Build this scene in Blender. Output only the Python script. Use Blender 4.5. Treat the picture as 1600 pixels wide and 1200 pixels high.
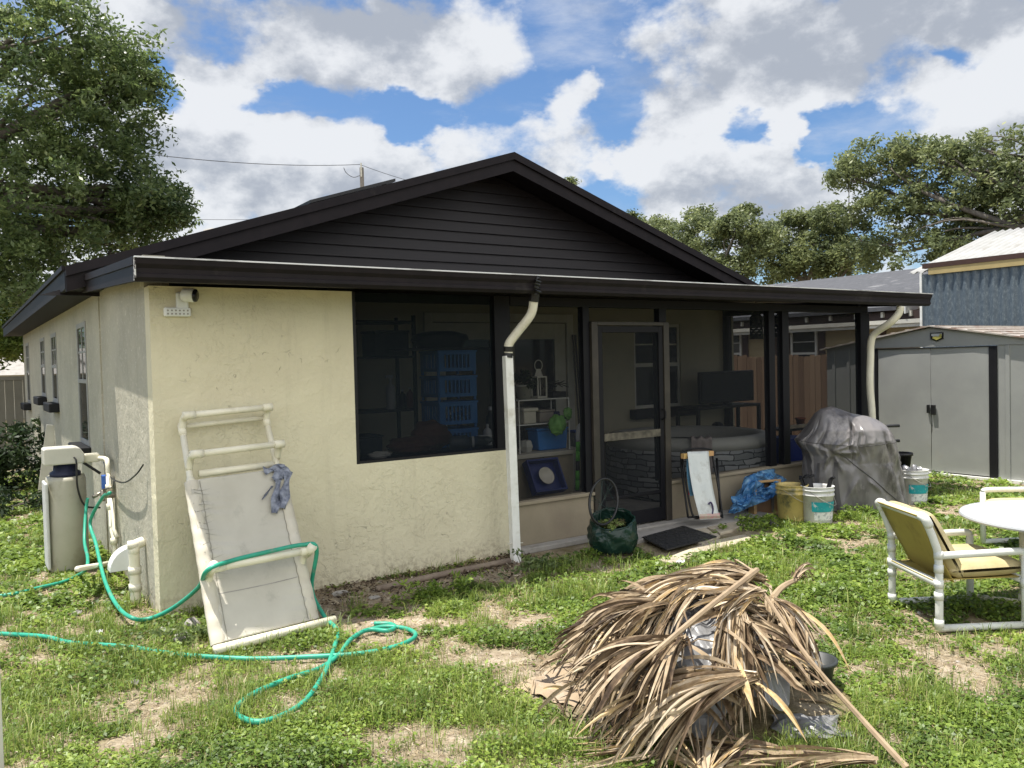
import bpy, math, random
import numpy as np
from mathutils import Vector, Matrix
random.seed(7); RNG = np.random.default_rng(7)
S = bpy.context.scene
COL = S.collection
for o in list(bpy.data.objects): bpy.data.objects.remove(o)

# ------------------------------------------------------------------ camera
F_PX, YAW, PITCH, ROLL = 1284.8, 0.59468, 0.02831, -0.02431
CAM = np.array([-1.06905, -5.80165, 1.65])
_f = np.array([math.sin(YAW)*math.cos(PITCH), math.cos(YAW)*math.cos(PITCH), -math.sin(PITCH)])
_r = np.array([math.cos(YAW), -math.sin(YAW), 0.0]); _u = np.cross(_r, _f)
_r, _u = _r*math.cos(ROLL)+_u*math.sin(ROLL), -_r*math.sin(ROLL)+_u*math.cos(ROLL)
cd = bpy.data.cameras.new('camera'); cam = bpy.data.objects.new('camera', cd); COL.objects.link(cam)
cd.sensor_width = 36.0; cd.lens = 36.0*F_PX/1600; cd.clip_start = 0.05; cd.clip_end = 2000
cam.matrix_world = Matrix(((_r[0], _u[0], -_f[0], CAM[0]), (_r[1], _u[1], -_f[1], CAM[1]), (_r[2], _u[2], -_f[2], CAM[2]), (0, 0, 0, 1)))
S.camera = cam
def ray(px, py): return _f + (px-800)/F_PX*_r - (py-600)/F_PX*_u
def at(px, py, ax, val):
    """surveyed point: where the sight line through a photo point meets a plane of the site"""
    a = 'xyz'.index(ax); d = ray(px, py); t = (val-CAM[a])/d[a]; p = CAM+t*d; p[a] = val; return p
def gz_at(px, py): return at(px, py, 'z', 0.0)

# ------------------------------------------------------------------ sun, sky, exposure
SUN = Vector((-0.20, 0.17, 1.0)).normalized()
EL = math.asin(SUN.z); AZ = math.atan2(SUN.x, SUN.y)
sl = bpy.data.lights.new('sun', 'SUN'); sl.energy = 3.6; sl.angle = math.radians(0.5); sl.color = (1.0, 0.95, 0.87)
so = bpy.data.objects.new('sun', sl); COL.objects.link(so); so.rotation_euler = SUN.to_track_quat('Z', 'Y').to_euler()
S.view_settings.view_transform = 'Standard'; S.view_settings.look = 'None'; S.view_settings.gamma = 1.0
S.view_settings.exposure = 1.15
W = bpy.data.worlds.new("World"); S.world = W; W.use_nodes = True
nt = W.node_tree; nt.nodes.clear()
def N(t, kind, **kw):
    n = t.nodes.new(kind)
    for k, v in kw.items(): setattr(n, k, v)
    return n
def L(t, a, b): t.links.new(a, b)
def math_node(t, op, a, b=None, c=None, clamp=False):
    n = N(t, 'ShaderNodeMath', operation=op); n.use_clamp = clamp
    for i, x in enumerate((a, b, c)):
        if x is None: continue
        if isinstance(x, (int, float)): n.inputs[i].default_value = x
        else: L(t, x, n.inputs[i])
    return n.outputs[0]
def build_world():
    out = N(nt, 'ShaderNodeOutputWorld'); bg = N(nt, 'ShaderNodeBackground'); L(nt, bg.outputs[0], out.inputs[0])
    sky = N(nt, 'ShaderNodeTexSky', sky_type='NISHITA'); sky.sun_disc = False
    sky.sun_elevation = EL; sky.sun_rotation = AZ; sky.air_density = 1.0; sky.dust_density = 0.6; sky.ozone_density = 2.0
    skyg = N(nt, 'ShaderNodeMix', data_type='RGBA', blend_type='MULTIPLY'); skyg.inputs[0].default_value = 1.0
    L(nt, sky.outputs[0], skyg.inputs[6]); skyg.inputs[7].default_value = SKY_GAIN
    tc = N(nt, 'ShaderNodeTexCoord')
    def fbm(scale, detail, rough=0.55, off=(0, 0, 0), st=(1, 1, 1.5)):
        mp = N(nt, 'ShaderNodeMapping'); mp.inputs['Location'].default_value = off; mp.inputs['Scale'].default_value = st
        L(nt, tc.outputs['Generated'], mp.inputs[0])
        n = N(nt, 'ShaderNodeTexNoise'); n.inputs['Scale'].default_value = scale; n.inputs['Detail'].default_value = detail
        n.inputs['Roughness'].default_value = rough; L(nt, mp.outputs[0], n.inputs[0]); return n
    wn = fbm(5.0, 6, 0.6)
    sub = N(nt, 'ShaderNodeVectorMath', operation='SUBTRACT'); L(nt, wn.outputs['Color'], sub.inputs[0]); sub.inputs[1].default_value = (.5, .5, .5)
    scl = N(nt, 'ShaderNodeVectorMath', operation='SCALE'); L(nt, sub.outputs[0], scl.inputs[0]); scl.inputs[3].default_value = 0.16
    add = N(nt, 'ShaderNodeVectorMath', operation='ADD'); L(nt, tc.outputs['Generated'], add.inputs[0]); L(nt, scl.outputs[0], add.inputs[1])
    def blobs(lst):
        acc = None
        for (px, py, rx, ry, w) in lst:
            d = np.array(px) if py is None else ray(px, py); d = d/np.linalg.norm(d)
            s = N(nt, 'ShaderNodeVectorMath', operation='SUBTRACT'); L(nt, add.outputs[0], s.inputs[0]); s.inputs[1].default_value = tuple(d)
            m = N(nt, 'ShaderNodeVectorMath', operation='MULTIPLY'); L(nt, s.outputs[0], m.inputs[0])
            m.inputs[1].default_value = (F_PX/rx, F_PX/rx, F_PX/ry)
            ln = N(nt, 'ShaderNodeVectorMath', operation='LENGTH'); L(nt, m.outputs[0], ln.inputs[0])
            mr = N(nt, 'ShaderNodeMapRange', interpolation_type='SMOOTHERSTEP'); L(nt, ln.outputs['Value'], mr.inputs[0])
            mr.inputs[1].default_value = 0.35; mr.inputs[2].default_value = 1.15; mr.inputs[3].default_value = w; mr.inputs[4].default_value = 0.0
            acc = mr.outputs[0] if acc is None else math_node(nt, 'ADD', acc, mr.outputs[0])
        return acc
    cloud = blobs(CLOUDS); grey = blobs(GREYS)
    f1 = fbm(8.5, 12, 0.58, (3.1, 1.7, .4)); f2 = fbm(3.0, 5, 0.5, (0.3, 5.2, 2.0)); f3 = fbm(16.0, 8, 0.6, (1.3, .2, 7.0)); f1u = fbm(8.5, 9, 0.58, (3.1, 1.7, .47)); f4 = fbm(4.0, 8, .62, (7.7, 2.2, 1.1), (1, 1, 3.2))
    d = math_node(nt, 'ADD', cloud, math_node(nt, 'MULTIPLY', math_node(nt, 'SUBTRACT', f1.outputs[0], 0.5), 2.1))
    d = math_node(nt, 'ADD', d, math_node(nt, 'MULTIPLY', math_node(nt, 'SUBTRACT', f2.outputs[0], 0.5), 0.5))
    mr = N(nt, 'ShaderNodeMapRange', interpolation_type='SMOOTHSTEP'); L(nt, d, mr.inputs[0]); mr.inputs[1].default_value = 0.20; mr.inputs[2].default_value = 0.66
    wisp = N(nt, 'ShaderNodeMapRange', interpolation_type='SMOOTHSTEP'); L(nt, f4.outputs[0], wisp.inputs[0]); wisp.inputs[1].default_value = .48; wisp.inputs[2].default_value = .78; wisp.inputs[4].default_value = .55
    alpha = math_node(nt, 'MAXIMUM', mr.outputs[0], wisp.outputs[0])
    puff = math_node(nt, 'SUBTRACT', f1u.outputs[0], f1.outputs[0])
    g = math_node(nt, 'ADD', math_node(nt, 'MULTIPLY', grey, .95), math_node(nt, 'MULTIPLY', math_node(nt, 'SUBTRACT', f3.outputs[0], 0.5), .9))
    g = math_node(nt, 'ADD', g, math_node(nt, 'MULTIPLY', puff, 4.6))
    g = math_node(nt, 'ADD', g, math_node(nt, 'MULTIPLY', math_node(nt, 'SUBTRACT', d, .75), .38))
    gm = N(nt, 'ShaderNodeMapRange', interpolation_type='SMOOTHSTEP'); L(nt, g, gm.inputs[0]); gm.inputs[1].default_value = -0.34; gm.inputs[2].default_value = .92
    cc = N(nt, 'ShaderNodeMix', data_type='RGBA'); L(nt, gm.outputs[0], cc.inputs[0]); cc.inputs[6].default_value = CLOUD_LIT; cc.inputs[7].default_value = CLOUD_GREY
    dt = N(nt, 'ShaderNodeVectorMath', operation='DOT_PRODUCT'); L(nt, tc.outputs['Generated'], dt.inputs[0]); dt.inputs[1].default_value = (-.56, -.83, .1)   # sky behind the camera brightened, added fill for the shaded wall
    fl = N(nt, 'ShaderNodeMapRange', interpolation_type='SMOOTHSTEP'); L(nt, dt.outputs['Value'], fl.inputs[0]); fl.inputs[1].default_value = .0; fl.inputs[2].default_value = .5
    c2 = N(nt, 'ShaderNodeMix', data_type='RGBA'); L(nt, fl.outputs[0], c2.inputs[0]); L(nt, cc.outputs[2], c2.inputs[6]); c2.inputs[7].default_value = CLOUD_REAR_FILL; cc = c2
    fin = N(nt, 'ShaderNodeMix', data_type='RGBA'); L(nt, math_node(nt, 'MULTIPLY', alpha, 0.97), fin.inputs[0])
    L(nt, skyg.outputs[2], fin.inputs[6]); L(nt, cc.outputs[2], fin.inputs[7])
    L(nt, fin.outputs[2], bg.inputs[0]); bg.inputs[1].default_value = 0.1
SKY_GAIN = (.44, .54, .64, 1)
CLOUD_LIT = (3.85, 3.95, 4.1, 1); CLOUD_GREY = (2.0, 2.18, 2.5, 1); CLOUD_REAR_FILL = (8.8, 8.65, 8.4, 1)
CLOUDS = [(430, 60, 300, 110, .62), (690, 70, 170, 105, .60), (340, 140, 80, 45, .55), (470, 265, 190, 120, .66), (300, 300, 200, 130, .6),
          (620, 300, 130, 70, .5), (800, 230, 170, 65, .6), (885, 150, 55, 40, .55), (1180, 80, 210, 130, .66), (1050, 240, 90, 90, .6),
          (1225, 235, 35, 45, .55), (1400, 70, 220, 90, .6), (1170, 310, 170, 70, .58), (1440, 180, 110, 65, .5), (1590, 180, 90, 130, .6),
          (1310, 320, 100, 50, .5), (1560, 20, 120, 50, .5), (960, 240, 45, 30, .4), (0, 200, 300, 300, .5), (1750, 200, 250, 250, .5), (900, -250, 1400, 200, .35), ((-.5, -.8, .5), None, 950, 700, .6), ((.3, -.9, .4), None, 900, 500, .6), ((-.95, -.2, .4), None, 800, 500, .55), ((.2, -.4, .9), None, 900, 600, .5), ((.9, -.5, .35), None, 800, 450, .6),  # vector entries: unseen clouds added behind the camera as fill
          (900, 430, 1500, 90, .30), (640, 180, 80, 55, -.45), (450, 165, 110, 28, -.35), (870, 60, 55, 100, -.35), (915, 300, 55, 35, -.4), (240, 150, 50, 60, -.5),
          (1165, 205, 45, 35, -.4), (1270, 235, 40, 55, -.4), (1530, 85, 60, 30, -.4), (1000, 300, 40, 50, -.3)]
GREYS = [(480, 60, 300, 90, .6), (1160, 90, 220, 80, .25), (1350, 40, 240, 50, .28), (1500, 10, 200, 40, .4), (800, 245, 140, 45, .3), (1110, 170, 110, 50, .3),
         (520, 350, 240, 60, .25), (900, -300, 1400, 200, .4)]
build_world()
W.cycles.sampling_method = 'MANUAL'; W.cycles.sample_map_resolution = 256

# ------------------------------------------------------------------ mesh helpers
class MB:
    """collects faces of one mesh"""
    def __init__(s): s.v = []; s.f = []; s.t = []
    def add(s, vs, fs, tone=0.5):
        b = len(s.v); s.v += [tuple(map(float, q)) for q in vs]; s.f += [tuple(b+i for i in q) for q in fs]; s.t += [tone]*len(vs); return s
    def box(s, x0, x1, y0, y1, z0, z1, tone=0.5):
        return s.add([(x0,y0,z0),(x1,y0,z0),(x1,y1,z0),(x0,y1,z0),(x0,y0,z1),(x1,y0,z1),(x1,y1,z1),(x0,y1,z1)],
                     [(0,3,2,1),(4,5,6,7),(0,1,5,4),(1,2,6,5),(2,3,7,6),(3,0,4,7)], tone)
    def obox(s, c, ex, ey, ez, tone=0.5):
        """box about c with half-edge vectors"""
        c, ex, ey, ez = map(np.array, (c, ex, ey, ez)); vs = []
        for k in (-1, 1):
            for a, b in ((-1,-1),(1,-1),(1,1),(-1,1)): vs.append(c+a*ex+b*ey+k*ez)
        return s.add(vs, [(0,3,2,1),(4,5,6,7),(0,1,5,4),(1,2,6,5),(2,3,7,6),(3,0,4,7)], tone)
    def beam(s, a, b, w, h, up=(0,0,1)):
        """rectangular bar from a to b"""
        a, b = np.array(a, float), np.array(b, float); d = b-a; l = np.linalg.norm(d); d = d/l
        x = np.cross(d, up); x = x/np.linalg.norm(x); y = np.cross(x, d)
        return s.obox((a+b)/2, x*w/2, d*l/2, y*h/2)
    def tube(s, pts, r, n=8, cap=True, closed=False, tone=0.5):
        P = [np.array(p, float) for p in pts]; m = len(P); R = r if isinstance(r, (list, tuple)) else [r]*m
        vs = []; u = None
        for i in range(m):
            if closed: d = P[(i+1) % m]-P[i-1]
            else: d = P[min(i+1, m-1)]-P[max(i-1, 0)]
            d = d/(np.linalg.norm(d)+1e-9)
            if u is None:
                u = np.cross(d, (0, 0, 1) if abs(d[2]) < .9 else (1, 0, 0))
            u = u-d*(u@d); u = u/(np.linalg.norm(u)+1e-9); w = np.cross(d, u)
            for k in range(n):
                a = 2*math.pi*k/n; vs.append(P[i]+R[i]*(math.cos(a)*u+math.sin(a)*w))
        fs = []
        for i in range(m if closed else m-1):
            j = (i+1) % m
            for k in range(n): fs.append((i*n+k, i*n+(k+1) % n, j*n+(k+1) % n, j*n+k))
        if cap and not closed: fs += [tuple(range(n-1, -1, -1)), tuple((m-1)*n+k for k in range(n))]
        return s.add(vs, fs, tone)
    def lathe(s, c, prof, n=24, axis=None, squash=(1, 1)):
        c = np.array(c, float); vs = []; m = len(prof)
        if axis is None: ax, ux, uy = np.array((0,0,1.)), np.array((1.,0,0)), np.array((0,1.,0))
        else:
            ax = np.array(axis, float); ax /= np.linalg.norm(ax); ux = np.cross(ax, (0,0,1) if abs(ax[2]) < .9 else (1,0,0)); ux /= np.linalg.norm(ux); uy = np.cross(ax, ux)
        for r, z in prof:
            for k in range(n):
                a = 2*math.pi*k/n; vs.append(c+ax*z+r*squash[0]*math.cos(a)*ux+r*squash[1]*math.sin(a)*uy)
        fs = [(i*n+k, i*n+(k+1) % n, (i+1)*n+(k+1) % n, (i+1)*n+k) for i in range(m-1) for k in range(n)]
        if prof[0][0] > 1e-5: fs.append(tuple(range(n-1, -1, -1)))
        if prof[-1][0] > 1e-5: fs.append(tuple((m-1)*n+k for k in range(n)))
        return s.add(vs, fs)
    def prism(s, poly, vec):
        p = [np.array(q, float) for q in poly]; v = np.array(vec, float); n = len(p)
        return s.add(p+[q+v for q in p], [tuple(range(n-1, -1, -1)), tuple(range(n, 2*n))]+[(i, (i+1) % n, n+(i+1) % n, n+i) for i in range(n)])
    def grid(s, fn, nu, nv, closed_u=False, tone=0.5):
        vs = [fn(i/nu, j/nv) for j in range(nv+1) for i in range(nu+(0 if closed_u else 1))]; w = nu if closed_u else nu+1
        fs = [(j*w+i, j*w+(i+1) % w, (j+1)*w+(i+1) % w, (j+1)*w+i) for j in range(nv) for i in range(nu)]
        return s.add(vs, fs, tone)
    def build(s, name, mat, parent=None, smooth=False, bevel=0, solid=0, tone=False, smooth_angle=None):
        me = bpy.data.meshes.new(name); off = np.array(parent_loc(parent)) if parent else np.zeros(3)
        me.from_pydata([tuple(np.array(q)-off) for q in s.v], [], s.f); me.update()
        if tone: me.attributes.new('tone', 'FLOAT', 'POINT').data.foreach_set('value', np.array(s.t, dtype=np.float32))
        o = bpy.data.objects.new(name, me); COL.objects.link(o)
        if mat: me.materials.append(mat)
        if parent: o.parent = parent
        else: o['off'] = 0
        if smooth: me.polygons.foreach_set('use_smooth', [True]*len(me.polygons))
        if solid:
            m = o.modifiers.new('solid', 'SOLIDIFY'); m.thickness = solid; m.offset = 0
        if bevel:
            m = o.modifiers.new('bevel', 'BEVEL'); m.width = bevel; m.segments = 2; m.limit_method = 'ANGLE'; m.angle_limit = math.radians(40)
        if not parent: del o['off']
        return o
def parent_loc(p):
    q = np.zeros(3)
    while p: q += np.array(p.location); p = p.parent
    return q
def npmesh(name, verts, faces, mat, parent=None, tone=None, smooth=False):
    verts = np.asarray(verts, np.float32); faces = np.asarray(faces, np.int32); me = bpy.data.meshes.new(name)
    if parent: verts = verts-parent_loc(parent).astype(np.float32)
    nf, k = faces.shape; me.vertices.add(len(verts)); me.vertices.foreach_set('co', verts.ravel())
    me.loops.add(nf*k); me.loops.foreach_set('vertex_index', faces.ravel()); me.polygons.add(nf)
    me.polygons.foreach_set('loop_start', np.arange(0, nf*k, k, dtype=np.int32))
    if tone is not None: me.attributes.new('tone', 'FLOAT', 'POINT').data.foreach_set('value', np.asarray(tone, np.float32))
    me.update(calc_edges=True)
    if smooth: me.polygons.foreach_set('use_smooth', [True]*nf)
    me.materials.append(mat); o = bpy.data.objects.new(name, me); COL.objects.link(o)
    if parent: o.parent = parent
    return o
def tag(o, label=None, cat=None, group=None, kind=None):
    if label: o['label'] = label
    if cat: o['category'] = cat
    if group: o['group'] = group
    if kind: o['kind'] = kind
    return o
def thing(name, loc, label, cat, group=None):
    o = bpy.data.objects.new(name, None); COL.objects.link(o); o.location = tuple(map(float, loc)); o.empty_display_size = .1
    return tag(o, label, cat, group)
def copy_thing(src, loc, rz=0.0, label=None):
    r = src.copy(); COL.objects.link(r); r.location = tuple(map(float, loc)); r.rotation_euler = (0, 0, rz)
    if label: r['label'] = label
    for ch in list(src.children):
        c = ch.copy(); COL.objects.link(c); c.parent = r
        for g in list(ch.children):
            d = g.copy(); COL.objects.link(d); d.parent = c
    return r
def smooth_path(pts, n=6):
    """Catmull-Rom through the points"""
    P = [np.array(p, float) for p in pts]; P = [2*P[0]-P[1]]+P+[2*P[-1]-P[-2]]; out = []
    for i in range(1, len(P)-2):
        for k in range(n):
            t = k/n; a, b, c, d = P[i-1:i+3]
            out.append(.5*((2*b)+(-a+c)*t+(2*a-5*b+4*c-d)*t*t+(-a+3*b-3*c+d)*t**3))
    out.append(P[-2]); return out

# ------------------------------------------------------------------ materials
def mat(name, c1, c2=None, scale=6.0, rough=.6, bump=0.0, bscale=None, bdist=.004, metal=0.0, spec=.4, stretch=(1,1,1), detail=5, lo=.35, hi=.65, coat=0, crumple=0, csc=6.0, dirt=None, dscale=2.0, dlo=.52, dhi=.75):
    m = bpy.data.materials.new(name); m.use_nodes = True; t = m.node_tree; b = t.nodes['Principled BSDF']
    b.inputs['Roughness'].default_value = rough; b.inputs['Metallic'].default_value = metal; b.inputs['Specular IOR Level'].default_value = spec
    if coat: b.inputs['Coat Weight'].default_value = coat
    tc = N(t, 'ShaderNodeTexCoord'); mp = N(t, 'ShaderNodeMapping'); mp.inputs['Scale'].default_value = stretch; L(t, tc.outputs['Object'], mp.inputs[0])
    c2 = c2 or tuple(x*.85 for x in c1)
    n = N(t, 'ShaderNodeTexNoise'); n.inputs['Scale'].default_value = scale; n.inputs['Detail'].default_value = detail; n.inputs['Roughness'].default_value = .6; L(t, mp.outputs[0], n.inputs[0])
    r = N(t, 'ShaderNodeValToRGB'); r.color_ramp.elements[0].position = lo; r.color_ramp.elements[1].position = hi
    r.color_ramp.elements[0].color = (*c1, 1); r.color_ramp.elements[1].color = (*c2, 1); L(t, n.outputs[0], r.inputs[0]); col = r.outputs[0]
    if dirt:
        n2 = N(t, 'ShaderNodeTexNoise'); n2.inputs['Scale'].default_value = dscale; n2.inputs['Detail'].default_value = 8; n2.inputs['Roughness'].default_value = .7; L(t, mp.outputs[0], n2.inputs[0])
        mr = N(t, 'ShaderNodeMapRange'); mr.inputs[1].default_value = dlo; mr.inputs[2].default_value = dhi; L(t, n2.outputs[0], mr.inputs[0])
        mx = N(t, 'ShaderNodeMix', data_type='RGBA'); L(t, mr.outputs[0], mx.inputs[0]); L(t, col, mx.inputs[6]); mx.inputs[7].default_value = (*dirt, 1); col = mx.outputs[2]
    L(t, col, b.inputs['Base Color'])
    if crumple:
        wn = N(t, 'ShaderNodeTexNoise'); wn.inputs['Scale'].default_value = csc*.6; L(t, mp.outputs[0], wn.inputs[0]); wa = N(t, 'ShaderNodeVectorMath', operation='SCALE'); L(t, wn.outputs['Color'], wa.inputs[0]); wa.inputs[3].default_value = 1.1/csc*2; wb = N(t, 'ShaderNodeVectorMath', operation='ADD'); L(t, mp.outputs[0], wb.inputs[0]); L(t, wa.outputs[0], wb.inputs[1])
        v1 = N(t, 'ShaderNodeTexVoronoi'); v1.inputs['Scale'].default_value = csc; L(t, wb.outputs[0], v1.inputs[0]); v2 = N(t, 'ShaderNodeTexVoronoi'); v2.inputs['Scale'].default_value = csc*2.7; L(t, wb.outputs[0], v2.inputs[0])
        bp = N(t, 'ShaderNodeBump'); bp.inputs['Strength'].default_value = crumple; bp.inputs['Distance'].default_value = .25/csc; L(t, math_node(t, 'ADD', v1.outputs['Distance'], math_node(t, 'MULTIPLY', v2.outputs['Distance'], .3)), bp.inputs['Height']); L(t, bp.outputs[0], b.inputs['Normal'])
    elif bump:
        n3 = N(t, 'ShaderNodeTexNoise'); n3.inputs['Scale'].default_value = bscale or scale*4; n3.inputs['Detail'].default_value = 6; L(t, mp.outputs[0], n3.inputs[0])
        bp = N(t, 'ShaderNodeBump'); bp.inputs['Strength'].default_value = bump; bp.inputs['Distance'].default_value = bdist; L(t, n3.outputs[0], bp.inputs['Height']); L(t, bp.outputs[0], b.inputs['Normal'])
    return m
def tone_mat(name, stops, rough=.7, trans=0.0, spec=.25, noise=0.0, nscale=30, stretch=(1,1,1), sheen=0):
    """colour chosen per leaf / blade / strip by its 'tone' attribute"""
    m = bpy.data.materials.new(name); m.use_nodes = True; t = m.node_tree; b = t.nodes['Principled BSDF']; out = t.nodes['Material Output']
    a = N(t, 'ShaderNodeAttribute', attribute_name='tone'); r = N(t, 'ShaderNodeValToRGB')
    e = r.color_ramp.elements
    while len(e) < len(stops): e.new(.5)
    for i, (p, c) in enumerate(stops): e[i].position = p; e[i].color = (*c, 1)
    f = a.outputs['Fac']
    if noise:
        tc = N(t, 'ShaderNodeTexCoord'); mp = N(t, 'ShaderNodeMapping'); mp.inputs['Scale'].default_value = stretch; L(t, tc.outputs['Object'], mp.inputs[0])
        n = N(t, 'ShaderNodeTexNoise'); n.inputs['Scale'].default_value = nscale; n.inputs['Detail'].default_value = 6; L(t, mp.outputs[0], n.inputs[0])
        f = math_node(t, 'ADD', f, math_node(t, 'MULTIPLY', math_node(t, 'SUBTRACT', n.outputs[0], .5), noise), clamp=True)
    L(t, f, r.inputs[0]); L(t, r.outputs[0], b.inputs['Base Color'])
    b.inputs['Roughness'].default_value = rough; b.inputs['Specular IOR Level'].default_value = spec
    if trans:
        tr = N(t, 'ShaderNodeBsdfTranslucent'); L(t, r.outputs[0], tr.inputs[0]); mx = N(t, 'ShaderNodeMixShader'); mx.inputs[0].default_value = trans
        L(t, b.outputs[0], mx.inputs[1]); L(t, tr.outputs[0], mx.inputs[2]); L(t, mx.outputs[0], out.inputs[0])
    return m
def stucco(name, c1, c2, crack, amt, white=None):
    """hand-trowelled render: lumpy relief, thin cracks, scratches and flecks; pale flecks paint grazing light"""
    m = bpy.data.materials.new(name); m.use_nodes = True; t = m.node_tree; b = t.nodes['Principled BSDF']; b.inputs['Roughness'].default_value = .85; b.inputs['Specular IOR Level'].default_value = .2
    tc = N(t, 'ShaderNodeTexCoord'); co = tc.outputs['Object']
    def noise(sc, det, ro=.6, src=co):
        n = N(t, 'ShaderNodeTexNoise'); n.inputs['Scale'].default_value = sc; n.inputs['Detail'].default_value = det; n.inputs['Roughness'].default_value = ro; L(t, src, n.inputs[0]); return n
    def rng(x, a, bb, c=0.0, d=1.0):
        q = N(t, 'ShaderNodeMapRange', interpolation_type='SMOOTHSTEP'); L(t, x, q.inputs[0]); q.inputs[1].default_value = a; q.inputs[2].default_value = bb; q.inputs[3].default_value = c; q.inputs[4].default_value = d; return q.outputs[0]
    def mixc(f, a, bb):
        x = N(t, 'ShaderNodeMix', data_type='RGBA'); L(t, f, x.inputs[0])
        for i, q in ((6, a), (7, bb)):
            if isinstance(q, tuple): x.inputs[i].default_value = (*q, 1)
            else: L(t, q, x.inputs[i])
        return x.outputs[2]
    warp = noise(3.0, 4); sv = N(t, 'ShaderNodeVectorMath', operation='SCALE'); L(t, warp.outputs['Color'], sv.inputs[0]); sv.inputs[3].default_value = .55
    wv = N(t, 'ShaderNodeVectorMath', operation='ADD'); L(t, co, wv.inputs[0]); L(t, sv.outputs[0], wv.inputs[1])
    mpv = N(t, 'ShaderNodeMapping'); mpv.inputs['Scale'].default_value = (1, 1, .5); L(t, wv.outputs[0], mpv.inputs[0])
    vo = N(t, 'ShaderNodeTexVoronoi', feature='DISTANCE_TO_EDGE'); vo.inputs['Scale'].default_value = 3.3; L(t, mpv.outputs[0], vo.inputs[0])
    edge = rng(vo.outputs['Distance'], .0, .014, 1, 0)
    brk = rng(noise(9.0, 5, .65).outputs[0], .54, .60); brk2 = rng(noise(1.6, 3, .5).outputs[0], .46, .62)
    cr = math_node(t, 'MULTIPLY', edge, math_node(t, 'MULTIPLY', brk, brk2))
    spk = N(t, 'ShaderNodeTexVoronoi'); spk.inputs['Scale'].default_value = 9.0; L(t, co, spk.inputs[0])
    dot = math_node(t, 'MULTIPLY', rng(spk.outputs['Distance'], .035, .075, 1, 0), rng(noise(2.2, 2).outputs[0], .5, .56))
    col = mixc(rng(noise(1.6, 8, .65).outputs[0], .35, .68), c1, c2)
    st = N(t, 'ShaderNodeMapping'); st.inputs['Scale'].default_value = (7, 7, .7); L(t, co, st.inputs[0])
    drip = rng(noise(1.0, 7, .65, st.outputs[0]).outputs[0], .52, .75, 0, .45); col = mixc(drip, col, tuple(x*.78 for x in c2))
    if white: 
        w = rng(noise(34.0, 5, .7, mpv.outputs[0]).outputs[0], .57, .64); col = mixc(math_node(t, 'MULTIPLY', w, .75), col, white)  # pale flecks put grazing sun on the relief into the colour
    col = mixc(math_node(t, 'MULTIPLY', math_node(t, 'MAXIMUM', cr, dot), amt), col, crack)
    sx = N(t, 'ShaderNodeSeparateXYZ'); L(t, co, sx.inputs[0]); spl = math_node(t, 'MULTIPLY', rng(math_node(t, 'ADD', sx.outputs[2], math_node(t, 'MULTIPLY', noise(5, 6, .7).outputs[0], -.35)), -.16, .03, 1, 0), rng(noise(24, 4, .7).outputs[0], .42, .62))   # mud splashed up by rain
    col = mixc(math_node(t, 'MULTIPLY', spl, .55), col, (.27,.22,.155))
    L(t, col, b.inputs['Base Color'])
    low = noise(4.5, 3, .5, wv.outputs[0]); hgt = math_node(t, 'MULTIPLY', low.outputs[0], .9)
    zone = rng(noise(1.1, 3, .5).outputs[0], .40, .62); plate = rng(noise(13.0, 5, .62, mpv.outputs[0]).outputs[0], .50, .545); hgt = math_node(t, 'ADD', hgt, math_node(t, 'MULTIPLY', math_node(t, 'MULTIPLY', plate, zone), .12))
    hgt = math_node(t, 'ADD', hgt, math_node(t, 'MULTIPLY', noise(30, 5, .65).outputs[0], .26)); hgt = math_node(t, 'SUBTRACT', hgt, math_node(t, 'MULTIPLY', cr, .25))
    bp = N(t, 'ShaderNodeBump'); bp.inputs['Strength'].default_value = .75; bp.inputs['Distance'].default_value = .022; L(t, hgt, bp.inputs['Height']); L(t, bp.outputs[0], b.inputs['Normal'])
    return m
def screen_mat(name, open_, col=(.02,.022,.025)):
    """woven insect screen: partly see-through, partly dark thread"""
    m = bpy.data.materials.new(name); m.use_nodes = True; t = m.node_tree; t.nodes.remove(t.nodes['Principled BSDF'])
    d = N(t, 'ShaderNodeBsdfDiffuse'); d.inputs[0].default_value = (*col, 1); tr = N(t, 'ShaderNodeBsdfTransparent'); mx = N(t, 'ShaderNodeMixShader'); mx.inputs[0].default_value = open_
    L(t, d.outputs[0], mx.inputs[1]); L(t, tr.outputs[0], mx.inputs[2]); L(t, mx.outputs[0], t.nodes['Material Output'].inputs[0]); return m
def glass_mat(name, tint=(.9,.95,.95), rough=.03, thin=.75):
    m = bpy.data.materials.new(name); m.use_nodes = True; t = m.node_tree; b = t.nodes['Principled BSDF']; b.inputs['Base Color'].default_value = (*[x*.1 for x in tint], 1); b.inputs['Roughness'].default_value = rough; b.inputs['Specular IOR Level'].default_value = .6
    tr = N(t, 'ShaderNodeBsdfTransparent'); tr.inputs[0].default_value = (*tint, 1); mx = N(t, 'ShaderNodeMixShader'); mx.inputs[0].default_value = thin
    L(t, b.outputs[0], mx.inputs[1]); L(t, tr.outputs[0], mx.inputs[2]); L(t, mx.outputs[0], t.nodes['Material Output'].inputs[0]); return m
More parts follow.
